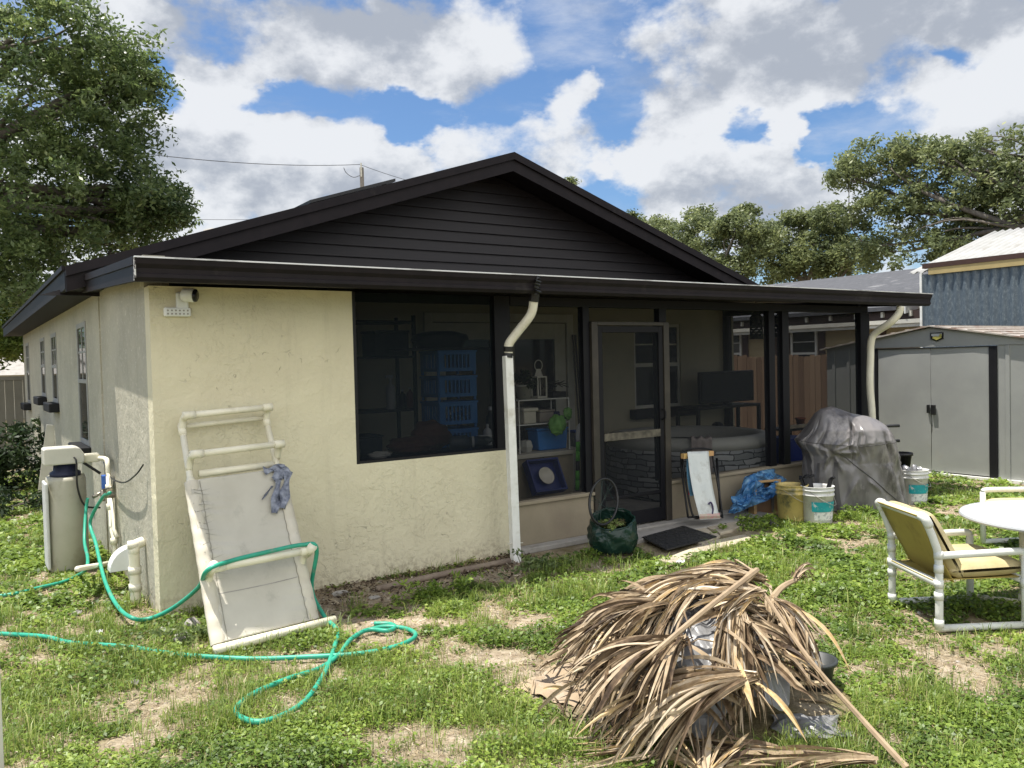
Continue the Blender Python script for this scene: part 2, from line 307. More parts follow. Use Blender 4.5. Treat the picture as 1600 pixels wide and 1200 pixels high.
M = dict(
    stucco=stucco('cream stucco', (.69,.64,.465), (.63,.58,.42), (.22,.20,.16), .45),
    stucco_side=stucco('weathered grey stucco with painted sun flecks', (.45,.425,.34), (.38,.36,.29), (.19,.175,.14), .6, (.62,.59,.50)),
    inner=mat('painted porch wall', (.44,.40,.28), (.40,.365,.26), 3, .8, .3, 40),
    brown=mat('dark brown aluminium', (.020,.0165,.0185), (.015,.013,.015), 9, .55, .05, 40, spec=.12, dirt=(.06,.055,.05), dscale=3, dlo=.6, dhi=.9),
    siding=mat('dark brown lap siding', (.018,.0152,.0175), (.0145,.0125,.0148), 5, .55, .15, 60, stretch=(.3,1,4)),
    bronze=mat('dark bronze post', (.008,.008,.011), None, 9, .5, spec=.2),
    taupe=mat('taupe door frame metal', (.038,.032,.026), (.03,.026,.021), 14, .5, .1, 40, dirt=(.06,.05,.04), dlo=.5, dhi=.7),
    kneewall=mat('tan painted knee wall', (.29,.245,.175), (.24,.205,.145), 3, .8, .25, 50, dirt=(.25,.20,.15), dscale=2.5),
    concrete=mat('concrete', (.36,.34,.31), (.28,.265,.24), 5, .9, .3, 60, dirt=(.17,.15,.13), dscale=3),
    paver=mat('sandy concrete paver', (.47,.41,.31), (.38,.33,.25), 4, .9, .35, 50, dirt=(.22,.18,.13), dscale=4),
    white=mat('white painted metal', (.78,.78,.75), (.70,.70,.66), 12, .45, dirt=(.42,.38,.28), dscale=3, dlo=.56, dhi=.8),
    cream_white=mat('yellowed white metal', (.74,.71,.60), (.66,.62,.50), 9, .45, dirt=(.36,.31,.22), dscale=4, dlo=.55, dhi=.8),
    trim=mat('porch white trim', (.62,.60,.52), None, 5, .55),
    dark=mat('dark paint', (.013,.013,.015), None, 9, .5, spec=.25),
    black=mat('black plastic', (.012,.012,.013), (.02,.02,.02), 12, .4),
    blackmetal=mat('black metal', (.015,.015,.016), None, 12, .4, metal=.3),
    glass=glass_mat('dark window glass', (.35,.4,.42), .04, .35),
    screen=screen_mat('insect screen', .50), screen_dark=screen_mat('tinted screen', .33, (.014,.018,.022)),
    shingle=mat('dark roof shingle', (.025,.024,.026), (.045,.043,.043), 30, .9, .4, 80),
    shed=mat('pale grey shed steel', (.315,.32,.305), (.275,.28,.27), 2.0, .42, .08, 6, bdist=.02, spec=.5, dirt=(.30,.28,.24), dscale=2.2, dlo=.6, dhi=.85),
    pvc=mat('sun-yellowed pvc', (.80,.76,.62), (.72,.68,.53), 7, .42, dirt=(.40,.35,.24), dscale=5, dlo=.56, dhi=.85),
    pvc_white=mat('white pvc', (.80,.81,.80), (.74,.75,.73), 7, .35, dirt=(.50,.48,.40), dscale=5, dlo=.6, dhi=.9),
)
# ------------------------------------------------------------------ value noise for the ground cover
_tab = np.random.default_rng(3).random((256, 256))
def vnoise(x, y):
    xi, yi = np.floor(x).astype(int), np.floor(y).astype(int); fx, fy = x-xi, y-yi; fx = fx*fx*(3-2*fx); fy = fy*fy*(3-2*fy)
    g = lambda a, b: _tab[a & 255, b & 255]
    return (g(xi, yi)*(1-fx)+g(xi+1, yi)*fx)*(1-fy)+(g(xi, yi+1)*(1-fx)+g(xi+1, yi+1)*fx)*fy
def fbm(x, y, o=4):
    s = 0; a = .5; t = 0
    for k in range(o): s = s+a*vnoise(x*2**k+17.3*k, y*2**k+5.1*k); t += a; a *= .5
    return s/t
def hz(x, y):
    """height of the yard"""
    x, y = np.asarray(x, float), np.asarray(y, float)
    h = .05*(fbm(x*.9+40, y*.9+9, 3)-.5)+.018*(fbm(x*5, y*5, 2)-.5)
    d = np.maximum(np.maximum(-.3-x, x-8.6), np.maximum(-.25-y, y-12)); return h*np.clip(d/.6, 0, 1)
# bare patches: photo spot, radii in metres, strength
BARE = [(700,1160,.4,.2,.6),(755,1040,.36,.16,.9),(620,972,.5,.16,.9),(790,968,.5,.13,.9),(190,1090,.45,.2,.3),(30,975,.5,.3,.7),(1530,1010,.3,.13,.4),
        (1350,790,.5,.2,.5),(1565,1070,.3,.15,.7),(120,1165,.3,.16,.3),(560,1085,.2,.1,.4),(330,1070,.25,.14,.6),(1400,1090,.3,.14,.8),(1500,905,.5,.2,.45),(1310,855,.5,.16,.5),(400,1180,.3,.15,.4),(1230,840,.3,.1,.4),(850,1085,.3,.2,.5),(260,1150,.2,.12,.6),(600,1180,.3,.12,.5),(500,1110,.2,.1,.3)]
LUSH = [(560,1090,.35,.2,.45),(720,1090,.35,.18,.4),(860,940,.6,.2,.5),(700,940,.3,.15,.4),(1450,1130,.5,.2,.5),(1340,930,.5,.22,.45),(820,1160,.3,.15,.5),(200,1045,.35,.12,.4),(250,1030,.2,.1,.4),(1000,930,.5,.18,.4),(110,935,.5,.25,.35),(60,1090,.2,.1,.4),(440,1150,.25,.12,.4),(30,850,.6,.6,.3),(1200,940,.5,.2,.3)]
def cover(x, y):
    """0 bare .. 1 thick"""
    c = .74+.7*(fbm(x*1.5+3, y*1.5+8, 4)-.5)+1.75*(fbm(x*5.5+1, y*5.5, 4)-.5)
    for lst, sg in ((BARE, -1), (LUSH, 1)):
        for (px, py, rx, ry, w) in lst:
            p = gz_at(px, py); d = np.stack([x-p[0], y-p[1]]); a = (d[0]*_R2[0]+d[1]*_R2[1])/(rx*.7); b = (d[0]*_F2[0]+d[1]*_F2[1])/(ry*1.7)
            c = c+sg*w*(.62 if sg < 0 else .9)*np.exp(-(a*a+b*b))
    # dry litter strip along the wall
    c = c-1.1*np.exp(-((y+.35)/.33)**2)*((x > .55) & (x < 2.75))
    return np.clip(c, 0, 1)
_R2 = (math.cos(YAW), -math.sin(YAW)); _F2 = (math.sin(YAW), math.cos(YAW))
def build_ground():
    n = 340; q = np.sinh(np.linspace(-1, 1, n)*7.2); q = q/q[-1]
    gx, gy = np.meshgrid(1.8+q*600, -2.4+q*600, indexing='ij'); z = hz(gx, gy); z = np.where((abs(gx) > 40) | (abs(gy) > 40), 0, z)
    v = np.stack([gx, gy, z], -1).reshape(-1, 3); i = np.arange(n-1); a = (i[:, None]*n+i[None, :]).ravel(); f = np.stack([a, a+n, a+n+1, a+1], 1)
    m = bpy.data.materials.new('yard soil'); m.use_nodes = True; t = m.node_tree; b = t.nodes['Principled BSDF']; b.inputs['Roughness'].default_value = .95; b.inputs['Specular IOR Level'].default_value = .1
    tc = N(t, 'ShaderNodeTexCoord'); at_ = N(t, 'ShaderNodeAttribute', attribute_name='tone')
    def noise(s, d=6, r=.65):
        k = N(t, 'ShaderNodeTexNoise'); k.inputs['Scale'].default_value = s; k.inputs['Detail'].default_value = d; k.inputs['Roughness'].default_value = r; L(t, tc.outputs['Object'], k.inputs[0]); return k.outputs[0]
    def ramp(x, st):
        r = N(t, 'ShaderNodeValToRGB'); e = r.color_ramp.elements
        while len(e) < len(st): e.new(.5)
        for k, (p, c) in enumerate(st): e[k].position = p; e[k].color = (*c, 1)
        L(t, x, r.inputs[0]); return r.outputs[0]
    sand = ramp(noise(14, 8), [(.3, (.16,.12,.08)), (.45, (.30,.245,.175)), (.6, (.41,.35,.265)), (.75, (.50,.44,.35))])
    thatch = ramp(noise(60, 6), [(.3, (.06,.05,.025)), (.5, (.15,.125,.06)), (.7, (.26,.22,.12))])
    mx = N(t, 'ShaderNodeMix', data_type='RGBA'); L(t, math_node(t, 'ADD', at_.outputs['Fac'], math_node(t, 'MULTIPLY', math_node(t, 'SUBTRACT', noise(9), .5), .8), clamp=True), mx.inputs[0]); L(t, sand, mx.inputs[6]); L(t, thatch, mx.inputs[7])
    sp = ramp(noise(95, 3, .5), [(.0, (0,0,0)), (.62, (0,0,0)), (.68, (1,1,1))]); m2 = N(t, 'ShaderNodeMix', data_type='RGBA'); L(t, math_node(t, 'MULTIPLY', sp, .7), m2.inputs[0]); L(t, mx.outputs[2], m2.inputs[6]); m2.inputs[7].default_value = (.10,.075,.045,1)
    L(t, m2.outputs[2], b.inputs['Base Color'])
    bp = N(t, 'ShaderNodeBump'); bp.inputs['Strength'].default_value = .7; bp.inputs['Distance'].default_value = .012; L(t, math_node(t, 'ADD', noise(28), math_node(t, 'MULTIPLY', noise(120, 3), .5)), bp.inputs['Height']); L(t, bp.outputs[0], b.inputs['Normal'])
    g = npmesh('ground', v, f, m, tone=cover(v[:, 0], v[:, 1]), smooth=True); g['kind'] = 'structure'
build_ground()

# ------------------------------------------------------------------ the house
def wall_cells(mb, axis, c0, c1, u0, u1, z0, z1, holes):
    """a wall slab between c0..c1 on `axis`, spanning u0..u1 and z0..z1, with rectangular openings"""
    us = sorted({u0, u1, *[h[0] for h in holes], *[h[1] for h in holes]}); zs = sorted({z0, z1, *[h[2] for h in holes], *[h[3] for h in holes]})
    for a, b in zip(us, us[1:]):
        run = None; spans = []
        for c, d in zip(zs, zs[1:]):
            um, zm = (a+b)/2, (c+d)/2
            if any(h[0] < um < h[1] and h[2] < zm < h[3] for h in holes): 
                if run: spans.append(run); run = None
            else: run = (run[0], d) if run else (c, d)
        if run: spans.append(run)
        for c, d in spans:
            if axis == 'x': mb.box(c0, c1, a, b, c, d)
            else: mb.box(a, b, c0, c1, c, d)
F = lambda px, py: at(px, py, 'y', 0.0)
house = thing('house', (0, 0, 0), 'cream stucco house with dark brown gable, screened back porch and brown roof', 'house')
HW, RX, RZ, SL = 8.2, 4.12, 3.93, 1/3.05
def roofz(x): return RZ-abs(x-RX)*SL
# front porch wall
OX0, OX1, OZ = 1.42, 2.86, .895
mb = MB(); wall_cells(mb, 'y', 0, .16, 0.0, 2.86, 0, 2.2, [(OX0, OX1, OZ, 2.2)])
mb.build('wall', M['stucco'], house)
# side wall, with window openings
WIN = [(3.06, 3.75, .92, 2.13), (5.85, 6.5, 1.26, 2.14), (7.5, 8.15, 1.30, 2.14), (10.45, 11.1, 1.12, 2.16)]
mb = MB(); wall_cells(mb, 'x', 0, .14, .16, 2.2, 0, 2.42, [])
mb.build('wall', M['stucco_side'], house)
mb = MB(); wall_cells(mb, 'x', -.012, .14, 2.2, 11.8, 0, 2.5, WIN)
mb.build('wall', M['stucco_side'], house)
for i, (y0, y1, z0, z1) in enumerate(WIN):
    f = MB(); f.box(-.022, .02, y0, y0+.05, z0, z1); f.box(-.022, .02, y1-.05, y1, z0, z1); f.box(-.022, .02, y0+.05, y1-.05, z0, z0+.05); f.box(-.022, .02, y0+.05, y1-.05, z1-.05, z1)
    zm = z0+(z1-z0)*.52; f.box(-.026, .016, y0+.05, y1-.05, zm-.02, zm+.02)
    f.box(-.018, .012, (y0+y1)/2-.012, (y0+y1)/2+.012, zm+.02, z1-.05); f.box(-.016, .01, y0+.05, y1-.05, (zm+z1)/2-.01, (zm+z1)/2+.01)
    fr = f.build('window', mat('dull aluminium frame', (.30,.30,.28)) if 'dull aluminium frame' not in bpy.data.materials else bpy.data.materials['dull aluminium frame'], house, bevel=.003)
    g = MB(); g.box(-.012, -.006, y0+.05, y1-.05, z0+.05, z1-.05); g.build('pane', M['glass'], fr)
    s = MB(); s.box(-.13, -.013, y0-.06, y1+.06, z0-.115, z0-.001); s.build('sill', M['dark'], fr, bevel=.012)
# wall between porch and rooms
DX0, DX1 = at(661, 490, 'y', 2.2)[0], at(893, 490, 'y', 2.2)[0]
WX0, WX1, WZ0, WZ1 = 6.28, 7.13, .98, 2.09
mb = MB(); wall_cells(mb, 'y', 2.2, 2.34, .14, HW, .06, 2.5, [(DX0+.1, DX1-.1, .06, 2.1), (WX0, WX1, WZ0, WZ1)]); mb.build('porch_wall', M['inner'], house)
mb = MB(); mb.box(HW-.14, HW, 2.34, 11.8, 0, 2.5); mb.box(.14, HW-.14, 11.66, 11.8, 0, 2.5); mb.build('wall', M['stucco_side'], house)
mb = MB(); mb.box(.14, .16, .16, 2.2, .06, 2.3); mb.build('porch_wall', M['inner'], house)
# french door onto the porch
dm = MB(); z0, z1 = .06, 2.1
dm.box(DX0, DX0+.1, 2.17, 2.2, z0, z1+.1); dm.box(DX1-.1, DX1, 2.17, 2.2, z0, z1+.1); dm.box(DX0+.1, DX1-.1, 2.17, 2.2, z1, z1+.1)
mid = (DX0+DX1)/2
door = None
for a, b in ((DX0+.1, mid), (mid, DX1-.1)):
    q = MB(); wall_cells(q, 'y', 2.2, 2.24, a+.005, b-.005, z0, z1-.01, [(a+.17, b-.17, .45, z1-.2)]); d = q.build('door', M['trim'], house, bevel=.004)
    p = MB(); p.box(a+.17, b-.17, 2.215, 2.225, .45, z1-.2); p.build('pane', M['glass'], d)
dm.build('door_frame', M['trim'], house, bevel=.004)
# porch window
f = MB(); x0, x1, z0, z1 = WX0, WX1, WZ0, WZ1; zm = z0+.57
f.box(x0, x0+.04, 2.22, 2.27, z0, z1); f.box(x1-.04, x1, 2.22, 2.27, z0, z1); f.box(x0+.04, x1-.04, 2.22, 2.27, z0, z0+.04); f.box(x0+.04, x1-.04, 2.22, 2.27, z1-.04, z1); f.box(x0+.04, x1-.04, 2.215, 2.265, zm-.025, zm+.025)
f.box((x0+x1)/2-.01, (x0+x1)/2+.01, 2.225, 2.25, zm+.025, z1-.04); f.box(x0+.04, x1-.04, 2.227, 2.252, (zm+z1)/2-.01, (zm+z1)/2+.01)
fr = f.build('window', M['trim'], house); g = MB(); g.box(x0+.04, x1-.04, 2.236, 2.242, z0+.04, z1-.04); g.build('pane', M['glass'], fr)
s = MB(); s.box(x0-.1, x1+.2, 2.08, 2.2, z0-.13, z0-.002); s.build('sill', M['dark'], fr, bevel=.01)
# porch floor, step
mb = MB(); mb.box(.16, 8.1, .16, 2.2, .0, .06); mb.box(2.86, 8.12, -.10, .16, 0, .05); mb.build('porch_floor', M['concrete'], house, bevel=.01)
# knee walls
KZ = .433
JX0, JX1 = F(925, 650)[0], F(1046, 650)[0]
mb = MB(); mb.box(2.86, JX0, .0, .1, .05, KZ-.03); mb.box(2.86, JX0, -.025, .12, KZ-.03, KZ); mb.build('knee_wall', M['kneewall'], house, bevel=.005)
mb = MB(); mb.box(JX1, 8.06, .0, .1, .05, KZ-.03); mb.box(JX1, 8.06, -.02, .12, KZ-.03, KZ); mb.box(7.96, 8.06, .1, 2.2, .06, KZ); mb.build('knee_wall', M['kneewall'], house, bevel=.005)
# posts and headers of the screen enclosure
def post(a, b, z0, z1, y0=.01, y1=.085, m='bronze'): 
    q = MB(); q.box(a, b, y0, y1, z0, z1); return q.build('post', M[m], house, bevel=.003)
X = lambda px: F(px, 600)[0]
post(X(776), OX1-.002, OZ, 2.2); post(JX0-.075, JX0, KZ, 2.2)
DZ = F(985, 503)[2]
post(X(1033), X(1044), DZ+.002, 2.2)
for a, b in ((1204, 1213), (1225, 1235), (1347, 1361)): post(X(a), X(b), KZ, 2.12)
post(X(1034), X(1046), KZ, DZ, .09, .12)
mb = MB(); mb.box(OX1, 8.06, .005, .09, 2.12, 2.2); mb.box(7.98, 8.06, .09, 2.2, 2.2, 2.3); mb.box(7.975, 8.05, 2.1, 2.2, KZ, 2.2); mb.build('header', M['bronze'], house, bevel=.004)
def panel(x0, x1, z0, z1, m='screen', y=.05):
    q = MB(); q.add([(x0, y, z0), (x1, y, z0), (x1, y, z1), (x0, y, z1)], [(0, 1, 2, 3)]); return q.build('screen_panel', M[m], house)
panel(OX0, X(776), OZ, 2.2, 'screen_dark'); panel(OX1, JX0-.075, KZ, 2.12); panel(JX0, X(1033), DZ+.002, 2.12)
panel(JX1, X(1204), KZ, 2.12); panel(X(1213), X(1225), KZ, 2.12); panel(X(1235), X(1347), KZ, 2.12)
q = MB(); q.add([(8.02, .09, KZ), (8.02, 2.1, KZ), (8.02, 2.1, 2.2), (8.02, .09, 2.2)], [(0, 1, 2, 3)]); q.build('screen_panel', M['screen'], house)
# dark frame of the left opening
mb = MB(); mb.box(OX0, OX0+.025, .0, .06, OZ, 2.2); mb.box(OX0+.025, OX1, .0, .06, OZ+.001, OZ+.02); mb.build('screen_frame', M['dark'], house)
# screen door
q = MB(); q.box(JX0+.002, JX0+.075, -.02, .06, .05, DZ); q.box(JX1-.075, JX1-.002, -.02, .06, .05, DZ); q.box(JX0+.075, JX1-.075, -.02, .06, DZ-.035, DZ)
q.build('door_frame', M['taupe'], house, bevel=.004)
a, b, zt = JX0+.08, JX1-.08, DZ-.04; zb = .07
q = MB(); q.box(a, a+.055, -.008, .022, zb, zt); q.box(b-.055, b, -.008, .022, zb, zt); q.box(a+.055, b-.055, -.008, .022, zt-.06, zt); q.box(a+.055, b-.055, -.008, .022, zb, zb+.12)
q.box(a+.055, b-.055, -.006, .02, .33, .36)
sdoor = q.build('screen_door', M['bronze'], house, bevel=.003)
zr = F(985, 680)[2]
q = MB(); q.box(a+.055, b-.055, -.012, .024, zr-.035, zr+.035); q.build('rail', mat('worn beige door rail', (.14,.125,.095), (.05,.045,.035), 22, .7, .3, 60), sdoor)
q = MB(); q.add([(a+.055, .006, zb+.12), (b-.055, .006, zb+.12), (b-.055, .006, zt-.06), (a+.055, .006, zt-.06)], [(0, 1, 2, 3)]); q.build('mesh_panel', M['screen'], sdoor)
q = MB(); h = F(1037, 647); q.tube([(b-.03, -.012, h[2]+.05), (b-.03, -.06, h[2]+.03), (b-.03, -.06, h[2]-.03), (b-.03, -.012, h[2]-.05)], .009); q.build('handle', M['dark'], sdoor)
# gable siding: lapped boards
GY = 2.2; q = MB(); zb = 2.30; hb = .116
for k in range(16):
    z0 = zb+k*hb; z1 = min(z0+hb+.012, RZ-.16)
    if z0 > RZ-.2: break
    xw = lambda z: max(.0, (RZ-.13-z)/SL)
    a0, a1, c0, c1 = RX-xw(z0), RX+xw(z0), RX-xw(z1), RX+xw(z1)
    q.add([(a0, GY-.036, z0), (a1, GY-.036, z0), (c1, GY-.008, z1), (c0, GY-.008, z1), (a0, GY, z0), (a1, GY, z0)], [(0, 1, 2, 3), (4, 5, 1, 0)])
gable = q.build('gable', M['siding'], house)
q = MB(); q.add([(RX-4.2, 11.8, 2.5), (RX+4.2, 11.8, 2.5), (RX, 11.8, RZ-.1)], [(0, 1, 2)]); q.build('gable', M['siding'], house)
# main roof
EL_X, ER_X, RY0, RY1 = -.27, 8.5, 1.76, 12.1
q = MB()
for sx, ex in ((-1, EL_X), (1, ER_X)):
    q.prism([(RX, RY0, RZ), (ex, RY0, roofz(ex)), (ex, RY0, roofz(ex)-.025), (RX, RY0, RZ-.025)], (0, RY1-RY0, 0))
roof = q.build('roof', M['shingle'], house)
q = MB()
for ex in (EL_X, ER_X):
    q.prism([(RX, RY0+.02, RZ-.028), (ex, RY0+.02, roofz(ex)-.028), (ex, RY0+.02, roofz(ex)-.12), (RX, RY0+.02, RZ-.12)], (0, RY1-RY0-.04, 0))
q.build('soffit', M['brown'], house)
q = MB(); dz = .185
for ex in (EL_X-.03, ER_X+.03):
    q.prism([(RX, RY0-.02, RZ-.012), (ex, RY0-.02, roofz(ex)-.012), (ex, RY0-.02, roofz(ex)-dz), (RX, RY0-.02, RZ-dz)], (0, .035, 0))
    q.prism([(RX, RY0-.05, RZ+.02), (ex, RY0-.05, roofz(ex)+.02), (ex, RY0-.05, roofz(ex)-.06), (RX, RY0-.05, RZ-.06)], (0, .03, 0))
q.build('bargeboard', M['brown'], house)
q = MB(); q.box(EL_X-.035, EL_X-.002, RY0+.01, RY1, roofz(EL_X)-.17, roofz(EL_X)+.01); MB().box(ER_X+.002, ER_X+.035, RY0+.01, RY1, roofz(ER_X)-.17, roofz(ER_X)+.01).build('fascia', M['brown'], house)
q.box(EL_X-.055, EL_X-.035, RY0+.01, RY1, roofz(EL_X)-.02, roofz(EL_X)+.02); q.box(EL_X-.002, -.012, RY0+.05, RY1, roofz(EL_X)-.16, roofz(EL_X)-.13); q.build('fascia', M['brown'], house)
# porch roof
PX0, PX1, PY = -.13, 8.56, -.45
q = MB(); q.prism([(PX0+.01, PY+.05, 2.285), (PX0+.01, 2.19, 2.44), (PX0+.01, 2.19, 2.40), (PX0+.01, PY+.05, 2.245)], (PX1-PX0-.02, 0, 0)); q.build('porch_roof', M['brown'], house)
q = MB(); q.prism([(PX0, PY, 2.325), (PX0, 2.05, 2.45), (PX0, 2.05, 2.315), (PX0, PY, 2.185)], (-.025, 0, 0)); q.prism([(PX0-.025, PY, 2.33), (PX0-.025, 2.05, 2.455), (PX0-.025, 2.05, 2.405), (PX0-.025, PY, 2.28)], (-.012, 0, 0))
MB().prism([(PX1, PY, 2.325), (PX1, 2.05, 2.45), (PX1, 2.05, 2.315), (PX1, PY, 2.185)], (.025, 0, 0)).build('fascia', M['brown'], house); q.build('fascia', M['brown'], house)
prof = [(-.40, 2.182), (-.455, 2.182), (-.475, 2.205), (-.475, 2.226), (-.463, 2.236), (-.463, 2.252), (-.49, 2.285), (-.497, 2.316), (-.485, 2.318), (-.475, 2.318), (-.465, 2.21), (-.41, 2.2)]
q = MB(); q.prism([(PX0-.03, y, z) for y, z in prof], (PX1-PX0+.06, 0, 0)); gut = q.build('gutter', M['brown'], house)
q = MB(); q.box(PX0-.035, PX1+.035, -.503, -.474, 2.319, 2.328); q.build('gutter_lip', mat('scuffed aluminium edge with painted glint', (.70,.70,.70), (.16,.15,.15), 3, .35, metal=.2, lo=.52, hi=.75, stretch=(1,1,1)), gut)  # scuffed edge, with the sun and sky glint put into its pale colour
q = MB(); q.box(PX0-.033, PX0-.028, -.45, -.44, 2.185, 2.33); q.box(PX0-.034, PX0-.027, -.49, -.455, 2.2, 2.325); q.build('corner_caulk', mat('flaking caulk', (.6,.6,.58), (.06,.05,.05), 60, .7, lo=.45, hi=.5), gut)
# downspouts
def spout(name_mat, pts, r): 
    q = MB(); q.tube(smooth_path(pts, 5), r, 10); return q
yS = -.16
pA = [at(836, 455, 'y', -.40), at(834, 470, 'y', -.38), at(829, 492, 'y', -.34), at(806, 522, 'y', -.24), at(795, 538, 'y', -.2), at(794.5, 552, 'y', -.19)]
ds = MB().tube(smooth_path(pA, 5), .038, 10).build('downspout', M['cream_white'], house, smooth=True)
a0, a1 = at(793, 556, 'y', -.19), at(806, 882, 'y', -.26); q = MB(); q.beam(a0, a1, .075, .058, up=(0, 1, 0)); q.build('pipe', M['white'], ds, bevel=.006)
q = MB(); q.tube([at(794.6, 541, 'y', -.195), at(794.3, 549, 'y', -.19)], .042, 10); q.tube([at(794, 552, 'y', -.19), at(793.5, 559, 'y', -.19)], .041, 10); q.build('tape', M['black'], ds); MB().tube([at(836, 455, 'y', -.40), at(834, 471, 'y', -.382)], .041, 10).build('outlet', M['black'], ds)
q = MB(); sp = [at(840+4*math.sin(k*1.9), 434+k*1.6, 'y', -.505-.012*math.cos(k*1.9)) for k in range(17)]; q.tube(sp, .011, 6); q.build('tie', M['black'], ds)
q = MB(); q.tube([at(793.8, 850, 'y', -.27), at(817, 848, 'y', -.27)], .004, 6); q.build('strap', M['trim'], ds)
pB = [at(1407, 478, 'y', -.42), at(1404, 490, 'y', -.40), at(1390, 505, 'y', -.32), at(1368, 520, 'y', -.14), at(1361, 534, 'y', -.09), at(1360, 560, 'y', -.08), at(1359, 600, 'y', -.08), at(1362, 640, 'y', -.09), at(1364, 690, 'y', -.09), at(1366, 760, 'y', -.1)]
MB().tube(smooth_path(pB, 4), .042, 10).build('downspout', M['cream_white'], house, smooth=True)
# roof clutter
pr = MB(); 
for (xa, xb, ya, yb) in ((2.25, 3.3, 3.0, 5.0),):
    za, zb_ = roofz(xa)+.13, roofz(xb)+.13; pr.prism([(xa, ya, za), (xb, ya, zb_), (xb, ya, zb_+.035), (xa, ya, za+.035)], (0, yb-ya, 0))
sp = thing('solar_panel', (2.9, 4, roofz(2.9)+.03), 'black panel raised on the left slope of the brown roof', 'solar panel'); pr.build('panel', M['black'], sp)
for x_ in (2.4, 3.2):
    for y_ in (3.1, 4.9): MB().box(x_-.02, x_+.02, y_-.02, y_+.02, roofz(x_)-.02, roofz(x_)+.135).build('bracket', M['blackmetal'], sp)
vt = thing('roof_vent', (1.35, 3.6, roofz(1.35)), 'small grey vent hood on the left roof slope', 'vent'); x_ = 1.35
MB().lathe((x_, 3.6, roofz(x_)-.05), [(.06, 0), (.06, .14), (.12, .15), (.10, .2), (.03, .22), (0, .225)], 14).build('hood', M['concrete'], vt, smooth=True); MB().box(x_-.14, x_+.14, 3.46, 3.74, roofz(x_)-.06, roofz(x_)+.05).build('flashing', M['blackmetal'], vt)
# ------------------------------------------------------------------ metal garden shed
shed = thing('garden_shed', (10.8, .1, 0), 'pale grey metal garden shed with double doors and dark corner posts', 'shed')
SX, SY0, SY1, SXB, SZE, SZP = 9.65, -1.47, 1.69, 12.1, 1.70, 1.965
dY0, dY1, dZ = at(1545, 540, 'x', SX)[1], at(1372, 547, 'x', SX)[1], 1.68
q = MB(); q.box(SX, SX+.03, dY1+.04, SY1, .03, SZE); q.box(SX, SX+.03, SY0, dY0-.10, .03, SZE); 
for y in np.arange(SY0+.12, dY0-.12, .24): q.box(SX-.012, SX, y, y+.05, .03, SZE-.005)
for y in np.arange(dY1+.2, SY1, .24): q.box(SX-.012, SX, y, y+.05, .03, SZE-.005)
q.box(SX+.03, SXB, SY0, SY0+.02, .03, SZE); q.box(SX+.03, SXB, SY1-.02, SY1, .03, SZE); q.box(SXB, SXB+.02, SY0, SY1, .03, SZE)
q.build('wall', M['shed'], shed, bevel=.004)
q = MB(); yc = .11; q.prism([(SX-.012, SY0, SZE), (SX-.012, SY1, SZE), (SX-.012, SY1, SZE+.02), (SX-.012, yc, SZP-.015), (SX-.012, SY0, SZE+.02)], (.03, 0, 0)); q.build('gable', M['shed'], shed)
q = MB(); 
for ye in (SY0-.08, SY1+.08):
    ze = SZE+.012-.02; q.prism([(SX-.06, yc, SZP), (SX-.06, ye, ze), (SX-.06, ye, ze+.018), (SX-.06, yc, SZP+.018)], (SXB-SX+.12, 0, 0))
    for k in range(8):
        t = (k+.5)/8; y = yc+(ye-yc)*t; z = SZP+(ze-SZP)*t+.018; q.box(SX-.055, SXB+.05, y-.02, y+.02, z-.006, z+.012)
q.build('roof', mat('rusty pale roof steel', (.40,.345,.285), (.46,.43,.39), 5, .5, metal=.2, dirt=(.22,.10,.06), dscale=4, dlo=.5, dhi=.7), shed)
q = MB(); q.box(SX-.02, SX+.02, dY0-.10, dY0-.005, .02, SZE-.01); q.box(SX-.02, SX+.02, dY1+.005, dY1+.05, .02, SZE-.01); q.box(SX-.02, SX+.02, dY0-.005, dY1+.005, dZ, SZE-.01); q.build('door_frame', M['dark'], shed, bevel=.004)
for a, b, nm in ((dY0, .117, 1), (.123, dY1, 0)):
    w = MB(); n_ = 16
    w.grid(lambda u, v: (SX-.004-.006*math.sin(3.1*u+nm)*math.sin(3.14*v)-.002*math.sin(9*v+2*u), a+(b-a)*u, .05+(dZ-.05)*v), 14, 22); w.box(SX+.002, SX+.012, a, b, .05, dZ)
    d = w.build('door', M['shed'], shed, smooth=True)
    h = MB(); 
    if nm: h.box(SX-.035, SX-.01, .05, .11, .80, .93); h.build('handle', M['black'], d, bevel=.004)
    else: h.box(SX-.035, SX-.01, .13, .165, .82, .93); h.build('handle', M['black'], d, bevel=.004)
q = MB(); q.box(SX-.05, SX+.03, SY0, SY1, 0.0, .035); q.build('base_rail', M['white'], shed)
q = MB(); c = at(1464, 526, 'x', SX-.02); q.prism([(SX-.014, c[1]+dy, c[2]+dz) for dy, dz in ((.085, .055), (-.085, .055), (-.085, -.03), (0, -.06), (.085, -.03))], (-.012, 0, 0)); bd = q.build('badge', M['black'], shed)
q = MB(); q.prism([(SX-.027, c[1]+dy, c[2]+dz) for dy, dz in ((.07, .04), (-.068, .04), (-.068, .012), (0, -.012), (.07, .01))], (-.003, 0, 0)); q.build('badge_sky', mat('badge pale', (.45,.46,.45)), bd)
q = MB(); q.prism([(SX-.031, c[1]+dy, c[2]+dz) for dy, dz in ((.06, -.015), (.02, .008), (-.03, .0), (-.045, .035), (-.068, .03), (-.068, -.015), (0, -.046))], (-.003, 0, 0)); q.build('badge_ground', mat('badge olive', (.35,.32,.08)), bd)

